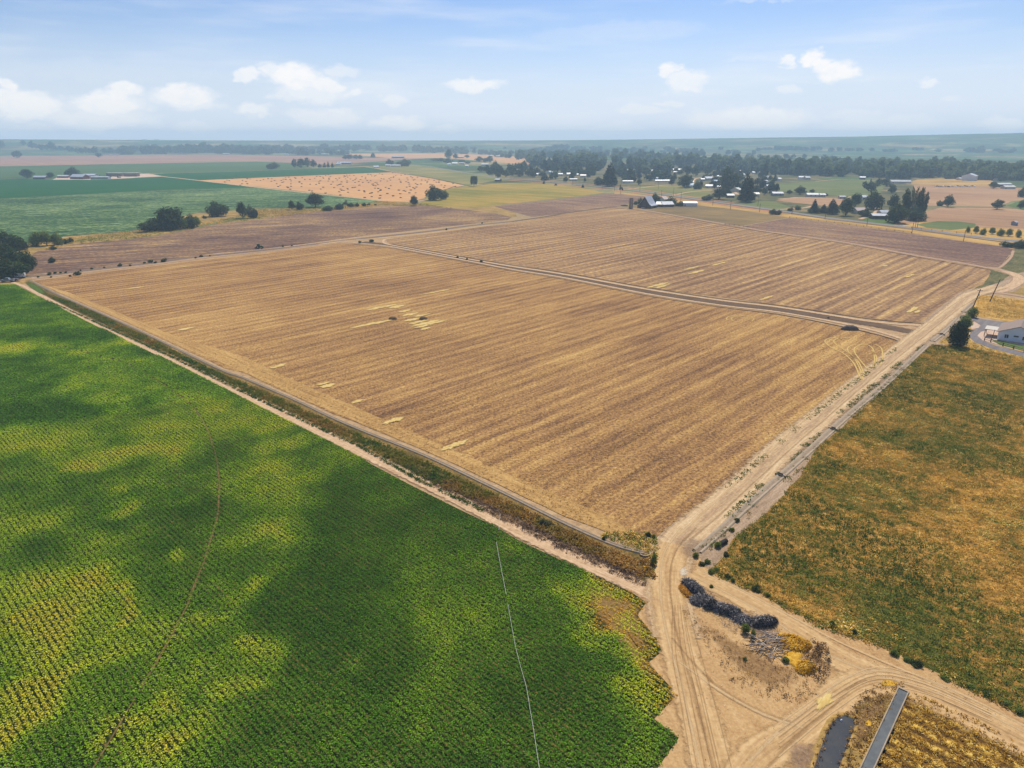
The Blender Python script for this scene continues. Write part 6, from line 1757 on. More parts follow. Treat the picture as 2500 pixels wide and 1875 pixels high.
mound('scrap_pile', 1524, 503, 18, 1.4, 'low dark scrap pile beside the silo', 'pile', pile_mat, 2.0, 0, 3)
mound('scrap_pile', 1569, 509, 10, 1.2, 'pale heap of scrap at the barn gable', 'pile', plain('pale_scrap_material', (0.45, 0.38, 0.34), .9, .4, 3), 1.6, 0, 4)
mound('manure_heap', 2074, 805, 40, 1.7, 'dark brown earth heap on the stubble beside the twin tracks', 'heap', pile_mat, 1.7, 0, 5, .4)
st_mat = plain('rotten_hay_material', (0.24, 0.14, 0.06), 0.95, 0.35, 2.0, bump=0.1)
for cx, lab in ((959, 'domed brown hay stack on the near straw patch'), (1034, 'domed brown hay stack on the far straw patch')):
    mound('hay_stack', cx, 780, 21, 1.25, lab, 'hay stack', st_mat, 1.5, 10, cx, .12)

# hay stacks of the farmstead
hay_mat = plain('hay_stack_material', (0.28, 0.2, 0.13), 0.95, 0.25, 1.0, bump=0.1)
for cx, w_, lab in ((279, 38, 'long stack of hay with a pale cover in the farmyard'), (320, 34, 'farther long stack of hay with a pale cover')):
    x, y = G(cx, 431)
    L_ = wpx(cx, 431, w_)
    o = empty('hay_stack', (x, y, 0), 0, lab, 'hay stack')
    mb = MB()
    k = int(L_ / 2.4)
    for i in range(k):
        for j in range(5):
            mb.box(-L_ / 2 + i * 2.4, -L_ / 2 + i * 2.4 + 2.3, random.uniform(-.1, .1), 12, j * 1.25, j * 1.25 + 1.2)
    mb.obj('bales', hay_mat, o)
    MB().box(-L_ / 2 - .3, L_ / 2 + .1, -.4, 12.3, 6.26, 6.5).obj('cover', cream_roof, o)

# ------------------------------------------------------------------ hay bales, one by one
bale_me = MB()
for k in range(3):
    bale_me.box(-1.25, 1.25, -.55, .55, 0, .85) if k == 0 else None
bale_mat = plain('bale_material', (0.16, 0.10, 0.06), 0.95, 0.3, 1.5, bump=0.1)
bme = MB()
bme.add([(-1.2, -.5, 0), (1.2, -.5, 0), (1.2, .5, 0), (-1.2, .5, 0), (-1.25, -.55, .1), (1.25, -.55, .1), (1.25, .55, .1), (-1.25, .55, .1), (-1.25, -.55, .8), (1.25, -.55, .8), (1.25, .55, .8), (-1.25, .55, .8), (-1.18, -.48, .88), (1.18, -.48, .88), (1.18, .48, .88), (-1.18, .48, .88)],
        [(k * 4 + i, k * 4 + (i + 1) % 4, k * 4 + 4 + (i + 1) % 4, k * 4 + 4 + i) for k in range(3) for i in range(4)] + [(12, 13, 14, 15)])
bm_ = bme.mesh('bale', bale_mat)
BP = [(524, 438), (554, 440.5), (560, 442), (549, 445), (567, 437), (592, 441), (601, 444), (591, 449.5), (604, 449.5), (587, 453), (604, 437), (611, 437.5)]
Z3 = [(50, 770), (110, 772), (160, 755), (240, 740), (300, 742), (350, 770), (295, 783), (385, 826), (445, 850), (410, 872), (475, 805), (500, 795), (465, 770), (500, 747), (535, 722), (540, 750), (590, 715), (690, 722), (705, 732), (612, 753), (628, 778), (625, 826), (625, 870), (565, 880), (580, 893), (615, 918), (770, 790), (768, 800), (815, 722), (860, 755), (805, 826), (803, 875),
      (945, 750), (948, 832), (1025, 730), (1060, 698), (1120, 704), (1165, 715), (1175, 732), (1120, 775), (1098, 795), (1100, 820), (1050, 835), (1170, 885), (1128, 915), (935, 935), (980, 948), (1210, 985), (1210, 685), (1260, 672), (1292, 703), (1268, 730), (1270, 748), (1255, 780), (1335, 795), (1303, 835), (1385, 738), (1443, 730), (1408, 762), (1410, 850), (1440, 840), (1465, 832), (1355, 892), (1480, 795), (1505, 870), (1460, 915), (1485, 932),
      (1518, 938), (1440, 962), (1585, 917), (1590, 970), (1458, 1018), (1525, 690), (1522, 710), (1545, 700), (1583, 712), (1548, 743), (1567, 678), (1612, 680), (1690, 687), (1630, 745), (1573, 778), (1573, 805), (1728, 730), (1710, 755), (1675, 770), (1800, 755), (1770, 788), (1708, 805), (1838, 803), (1825, 708), (1885, 715), (1880, 740), (1775, 850), (1665, 892), (1705, 885), (1770, 935), (1860, 945), (1868, 965), (1912, 770), (1970, 773), (1935, 805), (1925, 665), (1970, 670), (1990, 692), (2035, 695), (2055, 683), (2120, 655), (2165, 665),
      (2000, 832), (2015, 828), (2050, 805), (2078, 815), (2092, 842), (2055, 860), (2018, 853), (2045, 900), (2098, 905), (2140, 925), (2138, 940), (2100, 962), (1960, 988), (1990, 978), (2140, 778), (2150, 738), (2190, 745), (2135, 1025)]
BP += [(620 + a * .14467, 330 + b_ * .14467) for a, b_ in Z3]
Z4 = [(240, 720), (285, 700), (320, 690), (280, 722), (265, 640), (210, 738), (230, 763), (180, 780), (410, 680), (475, 670), (380, 748), (515, 728), (575, 705), (600, 725), (645, 748), (620, 762), (525, 760), (400, 783), (405, 803), (495, 792), (535, 803), (655, 820), (548, 832), (685, 840), (745, 830), (555, 868), (505, 883), (615, 892), (668, 882), (640, 910), (235, 860), (148, 885), (205, 907), (370, 935), (455, 945), (485, 952), (575, 933), (180, 993), (398, 995),
      (685, 712), (757, 762), (820, 765), (853, 783), (850, 805), (875, 748), (968, 768), (1005, 797), (1045, 805), (1050, 780), (1090, 845), (1150, 855), (1135, 885), (1285, 822), (1325, 870), (900, 835), (120, 745), (550, 980), (655, 980), (275, 1030), (60, 1022)]
BP += [(920 + a * .14467, 330 + b_ * .14467) for a, b_ in Z4]
for a, b_ in [(790, 500), (740, 515), (895, 470), (935, 522), (1000, 570), (1070, 583), (1185, 565), (1250, 578), (1245, 545), (1235, 513), (1135, 543), (1075, 515), (940, 578), (995, 540), (890, 515)]:
    BP.append((625 + a * .2826, 320 + b_ * .2826))
for i, (px, py) in enumerate(BP):
    x, y = G(px, py)
    o = link('hay_bale', bm_)
    o.location = (x, y, 0.08)
    o.rotation_euler = (0, 0, random.uniform(-.5, .9))
    sc_ = random.uniform(.95, 1.2)
    o.scale = (sc_, sc_, sc_)
    tag(o, 'brown rectangular bale lying on the orange hay field', 'hay bale', 'bales scattered over the hay field')
print('bales', len(BP))

# ------------------------------------------------------------------ village trees and woods
VR = random.Random(5)
VREG = [  # (x0, x1, y0, y1, count, hmin, hmax px, w, label, group)
    (1236, 1300, 408, 430, 14, 14, 24, 16, 'dark leafy tree at the near end of the village', 'near village trees'),
    (1300, 1470, 406, 428, 24, 16, 30, 20, 'dark leafy tree between the village roofs', 'village trees'),
    (1300, 1450, 424, 434, 12, 9, 16, 14, 'small tree in front of the village houses', 'small village trees'),
    (1500, 1640, 410, 442, 24, 14, 26, 20, 'dark leafy tree of the dense middle part of the village', 'middle village trees'),
    (1640, 1730, 412, 438, 12, 12, 24, 18, 'tree around the village clearing', 'clearing trees'),
    (1700, 1900, 408, 432, 14, 16, 28, 22, 'dark tree behind the huge spruces of the village', 'back village trees'),
    (1800, 1900, 430, 476, 18, 10, 24, 16, 'tree between the tall spruce and the green paddock', 'spruce side trees'),
    (2105, 2130, 455, 500, 3, 14, 24, 18, 'tree by the garage and the large dark tree', 'garage trees'),
    (2130, 2185, 448, 474, 7, 10, 20, 20, 'pale green bushy tree behind the very large dark tree', 'pale bushy trees'),
]
cnt = 0
for (x0, x1, y0, y1, n, h0, h1, w_, lab, grp) in VREG:
    made = 0
    tries = 0
    while made < n and tries < n * 30:
        tries += 1
        cx, b_ = VR.uniform(x0, x1), VR.uniform(y0, y1)
        if in_house(cx, b_):
            continue
        h = VR.uniform(h0, h1) * (0.85 + 0.5 * (b_ - y0) / (y1 - y0))
        k = VR.random()
        kind = ('sc', VR.randint(0, 3)) if k < .16 else (('sb', VR.randint(0, 3)) if k < .34 else ('sr', VR.randint(0, 3)))
        tree(kind, cx, b_, b_ - h, w_ * VR.uniform(.9, 1.6) * (.6 if kind[0] == 'sc' else 1), lab, grp)
        made += 1
        cnt += 1
for (cx, b_, w_) in HOUSES:
    if not (1300 < cx < 1900 and b_ > 400):
        continue
    for k in range(2):
        sgn = -1 if k else 1
        tx = cx + sgn * (w_ * .5 + VR.uniform(1, 7)) if VR.random() < .6 else cx + VR.uniform(-.3, .3) * w_
        tb = b_ - VR.uniform(1.5, 4) if abs(tx - cx) < w_ * .6 else b_ + VR.uniform(-3, 3)
        tree(('sc', VR.randint(0, 3)) if VR.random() < .15 else ('sr', VR.randint(0, 3)), tx, tb, tb - VR.uniform(11, 22), VR.uniform(12, 22), 'garden tree close beside one of the village houses', 'garden trees of the village')
        cnt += 1
print('village trees', cnt, 'named', len(T_))


def wood(name, bands, leaf, label, seed, cols, per=110):
    """a far belt of trees read as one mass; bands: (x0, y0, x1, y1, trees, width px, height px)"""
    rr = np.random.default_rng(seed)
    Cs, Ss, Cc = [], [], []
    for (x0, y0, x1, y1, n, w_, h_, dy) in bands:
        for i in range(n):
            t = rr.random()
            cx = x0 + (x1 - x0) * t
            b_ = y0 + (y1 - y0) * t + rr.uniform(-dy, dy)
            x, y = G(cx, b_)
            r0 = math.hypot(x, y)
            if r0 > R_END - 100:
                continue
            z = terr_z(x, y)
            m_ = depth_at(cx, b_) / FPX
            if z > 1:      # the ground there is higher and therefore nearer than the flat ray says
                lo, hi = 3600.0, R_END
                d = px_dir(cx, b_)
                hd = math.hypot(d.x, d.y)
                for q in np.linspace(lo, hi, 90):
                    xx, yy = d.x / hd * q, d.y / hd * q
                    if CAM_H + d.z / hd * q < terr_z(xx, yy):
                        break
                if q >= R_END - 60:
                    continue
                x, y, z = xx, yy, terr_z(xx, yy)
                m_ = q / FPX
            W_ = w_ * m_ * rr.uniform(.6, 1.3) / 2
            H_ = h_ * m_ * rr.uniform(.6, 1.3)
            k = per
            d = rr.normal(size=(k, 3)); d /= np.linalg.norm(d, axis=1)[:, None]
            d *= (rr.random(k) ** .33)[:, None]
            C = np.stack([x + d[:, 0] * W_, y + d[:, 1] * W_, z + H_ * .52 + d[:, 2] * H_ * .5], 1)
            Cs.append(C)
            Ss.append(np.full(k, leaf * (W_ + H_ * .5)))
            base = rr.random() * .6
            Cc.append(pal(np.clip(base + rr.random(k) * .4, 0, 1), cols))
    V, Fq, c4 = leaf_quads(np.concatenate(Cs), np.concatenate(Ss), np.concatenate(Cc), 0.0, 1.3, 0, seed)
    o = link(name, mesh_np(name, V, Fq, LEAF, {'col': ('FLOAT_COLOR', c4)}))
    tag(o, label, kind='stuff')
    return o


WC = [(0, (0.035, 0.066, 0.036)), (.5, (0.085, 0.135, 0.06)), (1, (0.2, 0.25, 0.11))]
wood('belt_woods', [(1860, 420, 2240, 432, 115, 22, 26, 6), (1640, 400, 1900, 412, 50, 20, 22, 6), (2200, 428, 2560, 440, 150, 22, 26, 5), (2250, 414, 2520, 424, 70, 20, 22, 5), (1980, 411, 2260, 416, 60, 18, 20, 4), (2400, 430, 2560, 436, 40, 22, 26, 4)],
     .3, 'broad dark belt of riverside woods beyond the paddocks', 1, WC, 150)
wood('village_woods', [(1250, 386, 1500, 390, 50, 14, 16, 4), (1500, 388, 1660, 398, 40, 16, 18, 5), (1290, 400, 1480, 406, 34, 20, 22, 4), (1500, 410, 1640, 418, 30, 20, 22, 4), (1730, 412, 1900, 420, 26, 22, 22, 4), (1210, 384, 1330, 386, 20, 10, 12, 2)], .3, 'hazy woods behind the village', 2, WC, 110)
wood('distant_woods', [(300, 376, 480, 373, 36, 16, 12, 2), (460, 372, 560, 374, 34, 18, 15, 2), (560, 374, 700, 376, 44, 17, 13, 3), (690, 374, 860, 379, 30, 15, 11, 2), (300, 368, 700, 369, 90, 16, 9, 4), (640, 366, 1000, 368, 70, 14, 9, 3), (1010, 370, 1130, 374, 40, 14, 11, 2), (1110, 374, 1330, 380, 50, 12, 9, 2), (280, 362, 900, 362, 110, 16, 6, 4)], .3, 'long hazy line of woods and farms below the horizon', 3, [(0, (0.03, 0.052, 0.026)), (.5, (0.055, 0.085, 0.036)), (1, (0.10, 0.14, 0.06))], 90)
wood('horizon_woods', [(-100, 356, 1300, 357, 260, 15, 5, 7), (0, 350, 1300, 350, 200, 18, 3, 4), (1300, 358, 2500, 362, 160, 16, 6, 12), (1270, 370, 1700, 378, 90, 14, 8, 8), (1880, 366, 1990, 368, 30, 12, 7, 1), (1350, 363, 1420, 364, 14, 10, 8, 1), (1680, 376, 1720, 380, 10, 12, 12, 2), (1740, 382, 2050, 396, 46, 12, 9, 8), (1560, 360, 1660, 362, 24, 12, 6, 2), (2050, 395, 2500, 405, 30, 14, 5, 6)],
     .32, 'faint scattered woods fading into the haze', 4, [(0, (0.035, 0.055, 0.03)), (1, (0.09, 0.12, 0.06))], 60)
FAR = [(4, 374, 355, 18), (37, 386, 366, 24), (58, 372, 358, 14), (77, 374, 355, 18), (88, 374, 360, 16), (101, 375, 358, 20), (112, 375, 361, 16), (123, 375, 353, 24), (134, 375, 361, 14), (148, 375, 362, 15), (166, 376, 359, 20), (176, 376, 363, 14), (188, 377, 361, 20), (199, 377, 362, 18), (208, 377, 359, 18), (218, 377, 363, 14),
       (230, 378, 356, 20), (239, 384, 372, 16), (253, 377, 362, 18), (268, 377, 361, 20), (284, 377, 364, 16), (736, 379, 358, 18), (728, 380, 366, 20), (745, 380, 368, 20), (1062, 394, 386, 26), (1075, 395, 385, 20), (1093, 400, 386, 26), (1112, 388, 374, 14), (1127, 398, 389, 22), (1142, 400, 393, 14), (1170, 396, 381, 24), (1185, 397, 385, 18), (1196, 397, 379, 20),
       (1175, 420, 404, 22), (1190, 424, 402, 22), (1222, 430, 404, 22), (1235, 432, 414, 24), (1196, 428, 414, 18), (1140, 386, 377, 14), (1330, 375, 361, 12), (1216, 434, 421, 16), (850, 389, 376, 26), (868, 389, 377, 18), (878, 389, 378, 16), (842, 389, 378, 18), (808, 380, 366, 10)]
for i, (cx, b_, t_, w_) in enumerate(FAR):
    tree(('sr', i % 4), cx, b_, t_, w_ * 1.1, 'bluish dark tree of the scattered rows around the far farms', 'trees around the far farms')

# ------------------------------------------------------------------ power poles
pole_mat = plain('pole_wood_material', (0.09, 0.065, 0.055), 0.9, 0.2, 3.0)
POLES = [(1470, 463, 444), (1500, 466, 450), (1562, 468, 437), (1607, 461.5, 443), (1644, 479, 458), (1614, 488, 464), (1662, 492, 468), (1740, 502, 484), (1783, 512, 489.5), (1854, 518, 496.6), (1850, 503, 481), (1933, 523, 509), (2014, 535, 526), (2116, 552, 527), (2226, 569, 543), (2234, 556, 525), (2239, 556, 527), (2352, 589, 563), (1345, 446, 432), (1398, 452, 438), (2414, 618, 600)]
for (px, b_, t_) in POLES[:-1]:
    x, y = G(px, b_)
    h = max(7.5, height_of(px, b_, t_))
    o = empty('power_pole', (x, y, 0), R(40), 'wooden power pole with crossarm beside the county road', 'power pole', 'power poles along the county road')
    MB().tube([(0, 0, 0), (0, 0, h)], [.2, .14], 8).obj('pole', pole_mat, o)
    MB().box(-1.1, 1.1, -.07, .07, h - .8, h - .62).obj('crossarm', pole_mat, o)
for (px, b_, tx, t_, lab) in [(2416, 737, 2429, 682, 'leaning tall power pole in the golden meadow'), (2373.5, 755, 2383, 706, 'power pole with crossarm beside the green bush')]:
    x, y = G(px, b_)
    h = height_of(px, b_, t_)
    dx = wpx(px, b_, tx - px)
    o = empty('power_pole', (x, y, 0), 0, lab, 'power pole')
    MB().tube([(0, 0, 0), (dx, 0, h)], [.24, .16], 8).obj('pole', pole_mat, o)
    if 'crossarm' in lab:
        MB().box(dx * .95 - 1.1, dx * .95 + 1.1, -.07, .07, h - .7, h - .5).obj('crossarm', pole_mat, o)
        MB().tube([(dx * .7 + .25, 0, h * .68), (dx * .7 + .25, 0, h * .78)], .28, 8).obj('transformer', plain('transformer_material', (0.3, 0.3, 0.3)), o)
x, y = G(2418, 836)
MB().tube([(0, 0, 0), (.5, 0, 4.4)], .1, 6).obj('brown_post', pole_mat).location = (x, y, 0)  # plain leaning pole in the fence, it carries no lamp
tag(bpy.data.objects['brown_post'], 'brown post standing in the rail fence in front of the white house', 'post')

# ------------------------------------------------------------------ vehicles
tyre = plain('tyre_material', (0.02, 0.02, 0.02), 0.9, 0.2)
grey_paint = plain('grey_paint_material', (0.22, 0.24, 0.27), 0.35, 0.05, spec=0.5)
white_paint = plain('white_paint_material', (0.75, 0.75, 0.75), 0.35, 0.04, spec=0.5)
green_paint = plain('tractor_green_material', (0.03, 0.12, 0.035), 0.5, 0.1)
yellow_paint = plain('rim_yellow_material', (0.6, 0.42, 0.05), 0.5, 0.1)


def wheel(o, x, y, r, w_, rim=None):
    wl = empty('wheel', (x, y, r))
    wl.parent = o
    MB().tube([(0, -w_ / 2, 0), (0, w_ / 2, 0)], r, 16).obj('tyre', tyre, wl)
    MB().tube([(0, -w_ / 2 - .02, 0), (0, w_ / 2 + .02, 0)], r * .55, 12).obj('rim', rim or grey_paint, wl)


def pickup(x, y, rz, label, paint=grey_paint, name='pickup_truck'):
    o = empty(name, (x, y, 0.12), rz, label, 'pickup truck')
    MB().prism([(-2.9, .45), (-2.9, 1.15), (-2.2, 1.28), (-1.45, 1.32), (-.2, 1.35), (2.9, 1.3), (2.95, .5)], -.95, .95).obj('body', paint, o)
    cab = MB().prism([(-1.5, 1.3), (-.95, 1.95), (.75, 1.98), (1.0, 1.3)], -.82, .82).obj('cab', paint, o)
    MB().prism([(-1.42, 1.36), (-.97, 1.88), (-.2, 1.9), (-.2, 1.38)], -.84, .84).prism([(-.1, 1.38), (-.1, 1.9), (.68, 1.9), (.88, 1.38)], -.84, .84).obj('window', dark_glass, cab)
    MB().box(-1.5, -1.46, -.7, .7, 1.36, 1.37).obj('windshield', dark_glass, cab)
    MB().box(1.15, 2.8, -.78, .78, 1.2, 1.32).obj('cargo_bed', tyre, o)
    for xx in (-1.9, 1.85):
        for yy in (-.85, .85):
            wheel(o, xx, yy, .42, .28)
    MB().box(-2.97, -2.9, -.85, -.55, .85, 1.05).obj('headlight', white_paint, o)
    MB().box(-2.97, -2.9, .55, .85, .85, 1.05).obj('headlight', white_paint, o)
    return o


x, y = G(17, 689.5)
pickup(x, y + .8, R(8), 'grey pickup truck parked on the track below the grove')
x, y = G(36, 687.5)
tr = empty('flat_trailer', (x, y + .8, 0.12), R(8), 'low dark flat trailer behind the grey pickup', 'trailer')
MB().box(-2.0, 2.0, -1.0, 1.0, .55, .72).obj('deck', plain('trailer_material', (0.12, 0.11, 0.11)), tr)
MB().box(-2.9, -2.0, -.06, .06, .5, .6).obj('drawbar', tyre, tr)
MB().box(-1.2, 1.2, -.7, .6, .73, 1.3).obj('load', plain('load_material', (0.16, 0.14, 0.15), .9, .4, 3), tr)
for yy in (-1.0, 1.0):
    wheel(tr, .3, yy, .36, .22)
x, y = G(47, 679)
vn = empty('camper_van', (x, y + 1, 0.12), R(12), 'small white camper van at the corner of the grove', 'van')
MB().prism([(-2.2, .4), (-2.25, 1.1), (-1.6, 1.9), (-1.4, 2.2), (2.2, 2.25), (2.25, .4)], -.95, .95).obj('body', white_paint, vn)
MB().prism([(-1.95, 1.25), (-1.5, 1.85), (-.9, 1.85), (-.9, 1.25)], -.97, .97).obj('window', dark_glass, vn)
for xx in (-1.4, 1.4):
    for yy in (-.85, .85):
        wheel(vn, xx, yy, .36, .25)
# tractor
x, y = G(632, 607.5)
tk = empty('tractor', (x, y + 1.2, 0.14), R(184), 'green tractor working along the dark farm track', 'tractor')
MB().prism([(-2.3, .8), (-2.35, 1.5), (-1.9, 1.65), (-.3, 1.75), (-.3, .8)], -.4, .4).obj('hood', green_paint, tk)
MB().prism([(-.4, 1.0), (-.3, 2.7), (1.1, 2.7), (1.25, 1.0)], -.75, .75).obj('cab', dark_glass, tk)
MB().box(-.5, 1.3, -.85, .85, 2.71, 2.85).obj('cab_roof', green_paint, tk)
MB().tube([(-1.3, .3, 1.6), (-1.3, .3, 2.6)], .06, 6).obj('exhaust', tyre, tk)
MB().box(-.2, 1.6, -1.15, -.78, 1.55, 1.7).box(-.2, 1.6, .78, 1.15, 1.55, 1.7).obj('fender', green_paint, tk)
for yy in (-1.0, 1.0):
    wheel(tk, .75, yy, .9, .5, yellow_paint)
    wheel(tk, -1.75, yy * .85, .6, .35, yellow_paint)
MB().box(1.3, 2.6, -1.5, 1.5, .35, .8).obj('implement', tyre, tk)
# parked cars in the yard by the brown field
car_cols = [white_paint, grey_paint, plain('blue_paint_material', (0.12, 0.18, 0.28), .4, .05), plain('dark_paint_material', (0.05, 0.05, 0.06), .4, .05)]
for i in range(17):
    px = 2284 + i * 6 + random.uniform(-1.5, 1.5)
    x, y = G(px, 455 + (i % 3) * .8)
    mb = MB().prism([(-2.2, .3), (-2.25, .85), (-1.3, 1.0), (-.7, 1.5), (.9, 1.52), (1.5, 1.0), (2.2, .95), (2.25, .3)], -.88, .88)
    for xx in (-1.4, 1.4):
        mb.tube([(xx, -.9, .33), (xx, .9, .33)], .33, 10)
    o = mb.obj('parked_car', car_cols[[0, 3, 1, 0, 2, 3, 0, 1][i % 8]])
    o.location = (x, y, 0.06)
    o.rotation_euler = (0, 0, random.uniform(0, 3.1))
    tag(o, 'old vehicle standing in the row at the far edge of the brown field', 'car', 'old vehicles in a row by the brown field')
for px, py, lab, mt in [(291, 434.5, 'dark truck parked before the hay stacks', 3), (268, 437, 'white car beside the long low shed', 0), (333, 430.5, 'dark farm machine at the end of the hay stacks', 3), (1590, 508, 'small white car behind the big barn shed', 0)]:
    if py > 500: continue
    x, y = G(px, py)
    mb = MB().prism([(-3.0, .4), (-3.0, 2.2), (-2.0, 2.5), (-1.5, 2.5), (-1.4, 1.4), (3.2, 1.4), (3.2, .4)], -1.1, 1.1)
    for xx in (-2, 1.8):
        mb.tube([(xx, -1.15, .5), (xx, 1.15, .5)], .5, 10)
    o = mb.obj('farm_truck', car_cols[mt])
    o.location = (x, y, .15)
    tag(o, lab, 'truck')

# ------------------------------------------------------------------ concrete ditches, trough, pond
conc = plain('concrete_material', (0.37, 0.285, 0.19), 0.9, 0.18, 1.2, bump=0.01)
silt = plain('silt_material', (0.27, 0.195, 0.125), 0.95, 0.3, 1.5, bump=0.03)


def profile_path(name, pts_w, prof, mat, parent=None, step=1.5):
    L = resample(pts_w, step)
    n, m_ = len(L), len(prof)
    V, Fq = [], []
    for i, p in enumerate(L):
        t = (L[min(i + 1, n - 1)] - L[max(i - 1, 0)]).normalized()
        nr = Vector((-t.y, t.x))
        for (a, z) in prof:
            V.append((p.x + nr.x * a, p.y + nr.y * a, z))
    for i in range(n - 1):
        for j in range(m_ - 1):
            Fq.append((i * m_ + j, i * m_ + j + 1, (i + 1) * m_ + j + 1, (i + 1) * m_ + j))
    return link(name, mesh_np(name, V, Fq, mat), parent)


def ditch(px_pts, hw, lip, label, h=.34):
    w_ = [Vector(G(*p)) for p in px_pts]
    o = empty('concrete_ditch', (0, 0, 0), 0, label, 'ditch')
    bt = hw * .45
    for s_ in (-1, 1):
        profile_path('lip', w_, [(s_ * (hw + lip + .12), .1), (s_ * (hw + lip), h), (s_ * hw, h), (s_ * bt, .17)] if s_ > 0 else [(-bt, .17), (-hw, h), (-hw - lip, h), (-hw - lip - .12, .1)], conc, o)
    profile_path('bed', w_, [(bt + .01, .175), (-bt - .01, .175)], silt, o)
    return o


D1 = [(73, 685), (130, 714.5), (173, 734), (260, 772), (350, 813), (445, 859), (548, 907.5), (600, 926), (725, 980), (811, 1021), (898, 1058), (1001, 1098.5), (1089, 1137), (1234, 1207), (1379, 1279), (1487, 1327), (1540, 1344), (1572, 1352)]
ditch(D1, .30, .08, 'long narrow concrete irrigation ditch below the stubble field')
x, y = G(1574, 1354)
hd = MB()
for i in range(10):
    a0, a1 = math.pi * (.0 + i / 10), math.pi * (.0 + (i + 1) / 10)
    hd.add([(.95 * math.sin(a) , .95 * -math.cos(a), z) if q == 0 else (.8 * math.sin(a), .8 * -math.cos(a), z) for a in (a0, a1) for q in (0, 1) for z in (.1, .4)],
           [(1, 3, 7, 5), (0, 1, 5, 4), (2, 6, 7, 3)])
o = hd.obj('ditch_headwall', conc)
o.location = (x, y, 0)
o.rotation_euler = (0, 0, U_AZ * -1 - R(120))
tag(o, 'curved concrete end wall of the narrow ditch at the gravel road', 'headwall')
D2 = [(1702, 1348), (1760, 1296), (1826, 1235), (1870, 1196), (1922, 1150), (1982, 1096), (2036, 1046), (2100, 990), (2150, 950), (2205, 899), (2262, 845)]
ditch(D2, .62, .11, 'wide concrete irrigation ditch along the gravel road')
ditch([(2276, 834), (2299, 816), (2320, 797), (2340, 777)], .62, .16, 'short length of concrete ditch ending at the driveway')
ditch([(2352, 763), (2362, 754), (2373, 744)], .6, .22, 'bright white pipe section of ditch below the power pole', .5)
for cx, cy, lab in [(2034, 1050, 'concrete gate box set in the wide ditch'), (2298, 818, 'pale concrete gate box near the juniper'), (1905, 1163, 'small concrete check in the lower end of the wide ditch')]:
    x, y = G(cx, cy)
    o = empty('ditch_gate', (x, y, 0), -V_AZ + R(90), lab, 'ditch gate')
    MB().box(-.15, .15, -1.15, 1.15, .1, .55).obj('wall', conc, o)
    MB().box(-.05, .05, -.5, .5, .56, .8).obj('gate_board', trim_mat, o)
# trough with water
water = new_mat('water_material')
wm, wb = water
wpos = wb.n('ShaderNodeNewGeometry').outputs['Position']
wn = wb.noise(wpos, 0.6, 3.0, 0.6)
finish(wb, wb.ramp(wn, [(0.3, (0.085, 0.09, 0.085)), (.7, (0.14, 0.145, 0.135))]), 0.12, wb.noise(wpos, 5.0, 2.0), 0.06, 0.02, spec=0.5)
pm_, pb = new_mat('pond_water_material')
ppos = pb.n('ShaderNodeNewGeometry').outputs['Position']
finish(pb, pb.ramp(pb.noise(ppos, 0.35, 3.0, .6), [(0.3, (0.02, 0.022, 0.028)), (.55, (0.04, 0.04, 0.038)), (.75, (0.06, 0.058, 0.042))]), 0.14, pb.noise(ppos, 6.0, 2.0), 0.05, 0.02, spec=0.5)
a_, b_ = Vector(G(2204, 1690)), Vector(G(2118, 1876))
end = a_ + (b_ - a_) * 2.2
t_ = (b_ - a_).normalized()
tro = empty('water_trough', (0, 0, 0), 0, 'long concrete water trough in the lower right corner', 'trough')
for s_ in (-1, 1):
    pr = [(s_ * .66, .1), (s_ * .64, .42), (s_ * .51, .42), (s_ * .49, .15)]
    if s_ < 0: pr = pr[::-1]
    profile_path('side_wall', [a_, a_.lerp(end, .5), end], pr, conc, tro)
nr = Vector((-t_.y, t_.x))
e0, e1 = a_ - t_ * .22, a_
ew = MB()
V = [(*(e0 + nr * .66), .1), (*(e0 - nr * .66), .1), (*(e1 - nr * .64), .1), (*(e1 + nr * .64), .1)]
V += [(a, b, .415) for a, b, c in V]
ew.add(V, [(4, 5, 6, 7), (0, 1, 5, 4), (1, 2, 6, 5), (2, 3, 7, 6), (3, 0, 4, 7)]).obj('end_wall', conc, tro)
profile_path('water', [a_, a_.lerp(end, .5), end], [(.52, .3), (-.52, .3)], wm, tro)
PONDP = [(2042, 1757), (2062, 1750), (2083, 1758), (2087, 1772), (2079, 1795), (2066, 1830), (2050, 1872), (2032, 1935), (2002, 1960), (1970, 1930), (1988, 1875), (2002, 1832), (2016, 1795), (2030, 1768)]
pw = rough_poly(PONDP, 1.0, .12)
sheet('pond', pw, 0.2, pm_, raw=True)
# raised muddy rim round the pond
n = len(pw)
cx_, cy_ = sum(p[0] for p in pw) / n, sum(p[1] for p in pw) / n
V, Fq = [], []
for i, p in enumerate(pw):
    q0, q1 = Vector(pw[i - 1]), Vector(pw[(i + 1) % n])
    t = (q1 - q0).normalized(); nn = Vector((-t.y, t.x))
    if nn.dot(Vector((p[0] - cx_, p[1] - cy_))) < 0: nn = -nn
    for (d_, z) in ((-.05, .15), (.06, .26), (.25, .3), (.8, .1)):
        V.append((p[0] + nn.x * d_, p[1] + nn.y * d_, z + (random.uniform(-.04, .05) if .2 < z else 0)))
for i in range(n):
    j = (i + 1) % n
    for k in range(3):
        Fq.append((i * 4 + k, i * 4 + k + 1, j * 4 + k + 1, j * 4 + k))
o = link('pond_bank', mesh_np('pond_bank', V, Fq, M['orange_grass'], smooth=True))
tag(o, 'low muddy bank round the long pond', kind='structure')
Q = np.array([(p[0] + random.uniform(-.05, .5), p[1] + random.uniform(-.2, .4)) for p in pw for _ in range(3)])
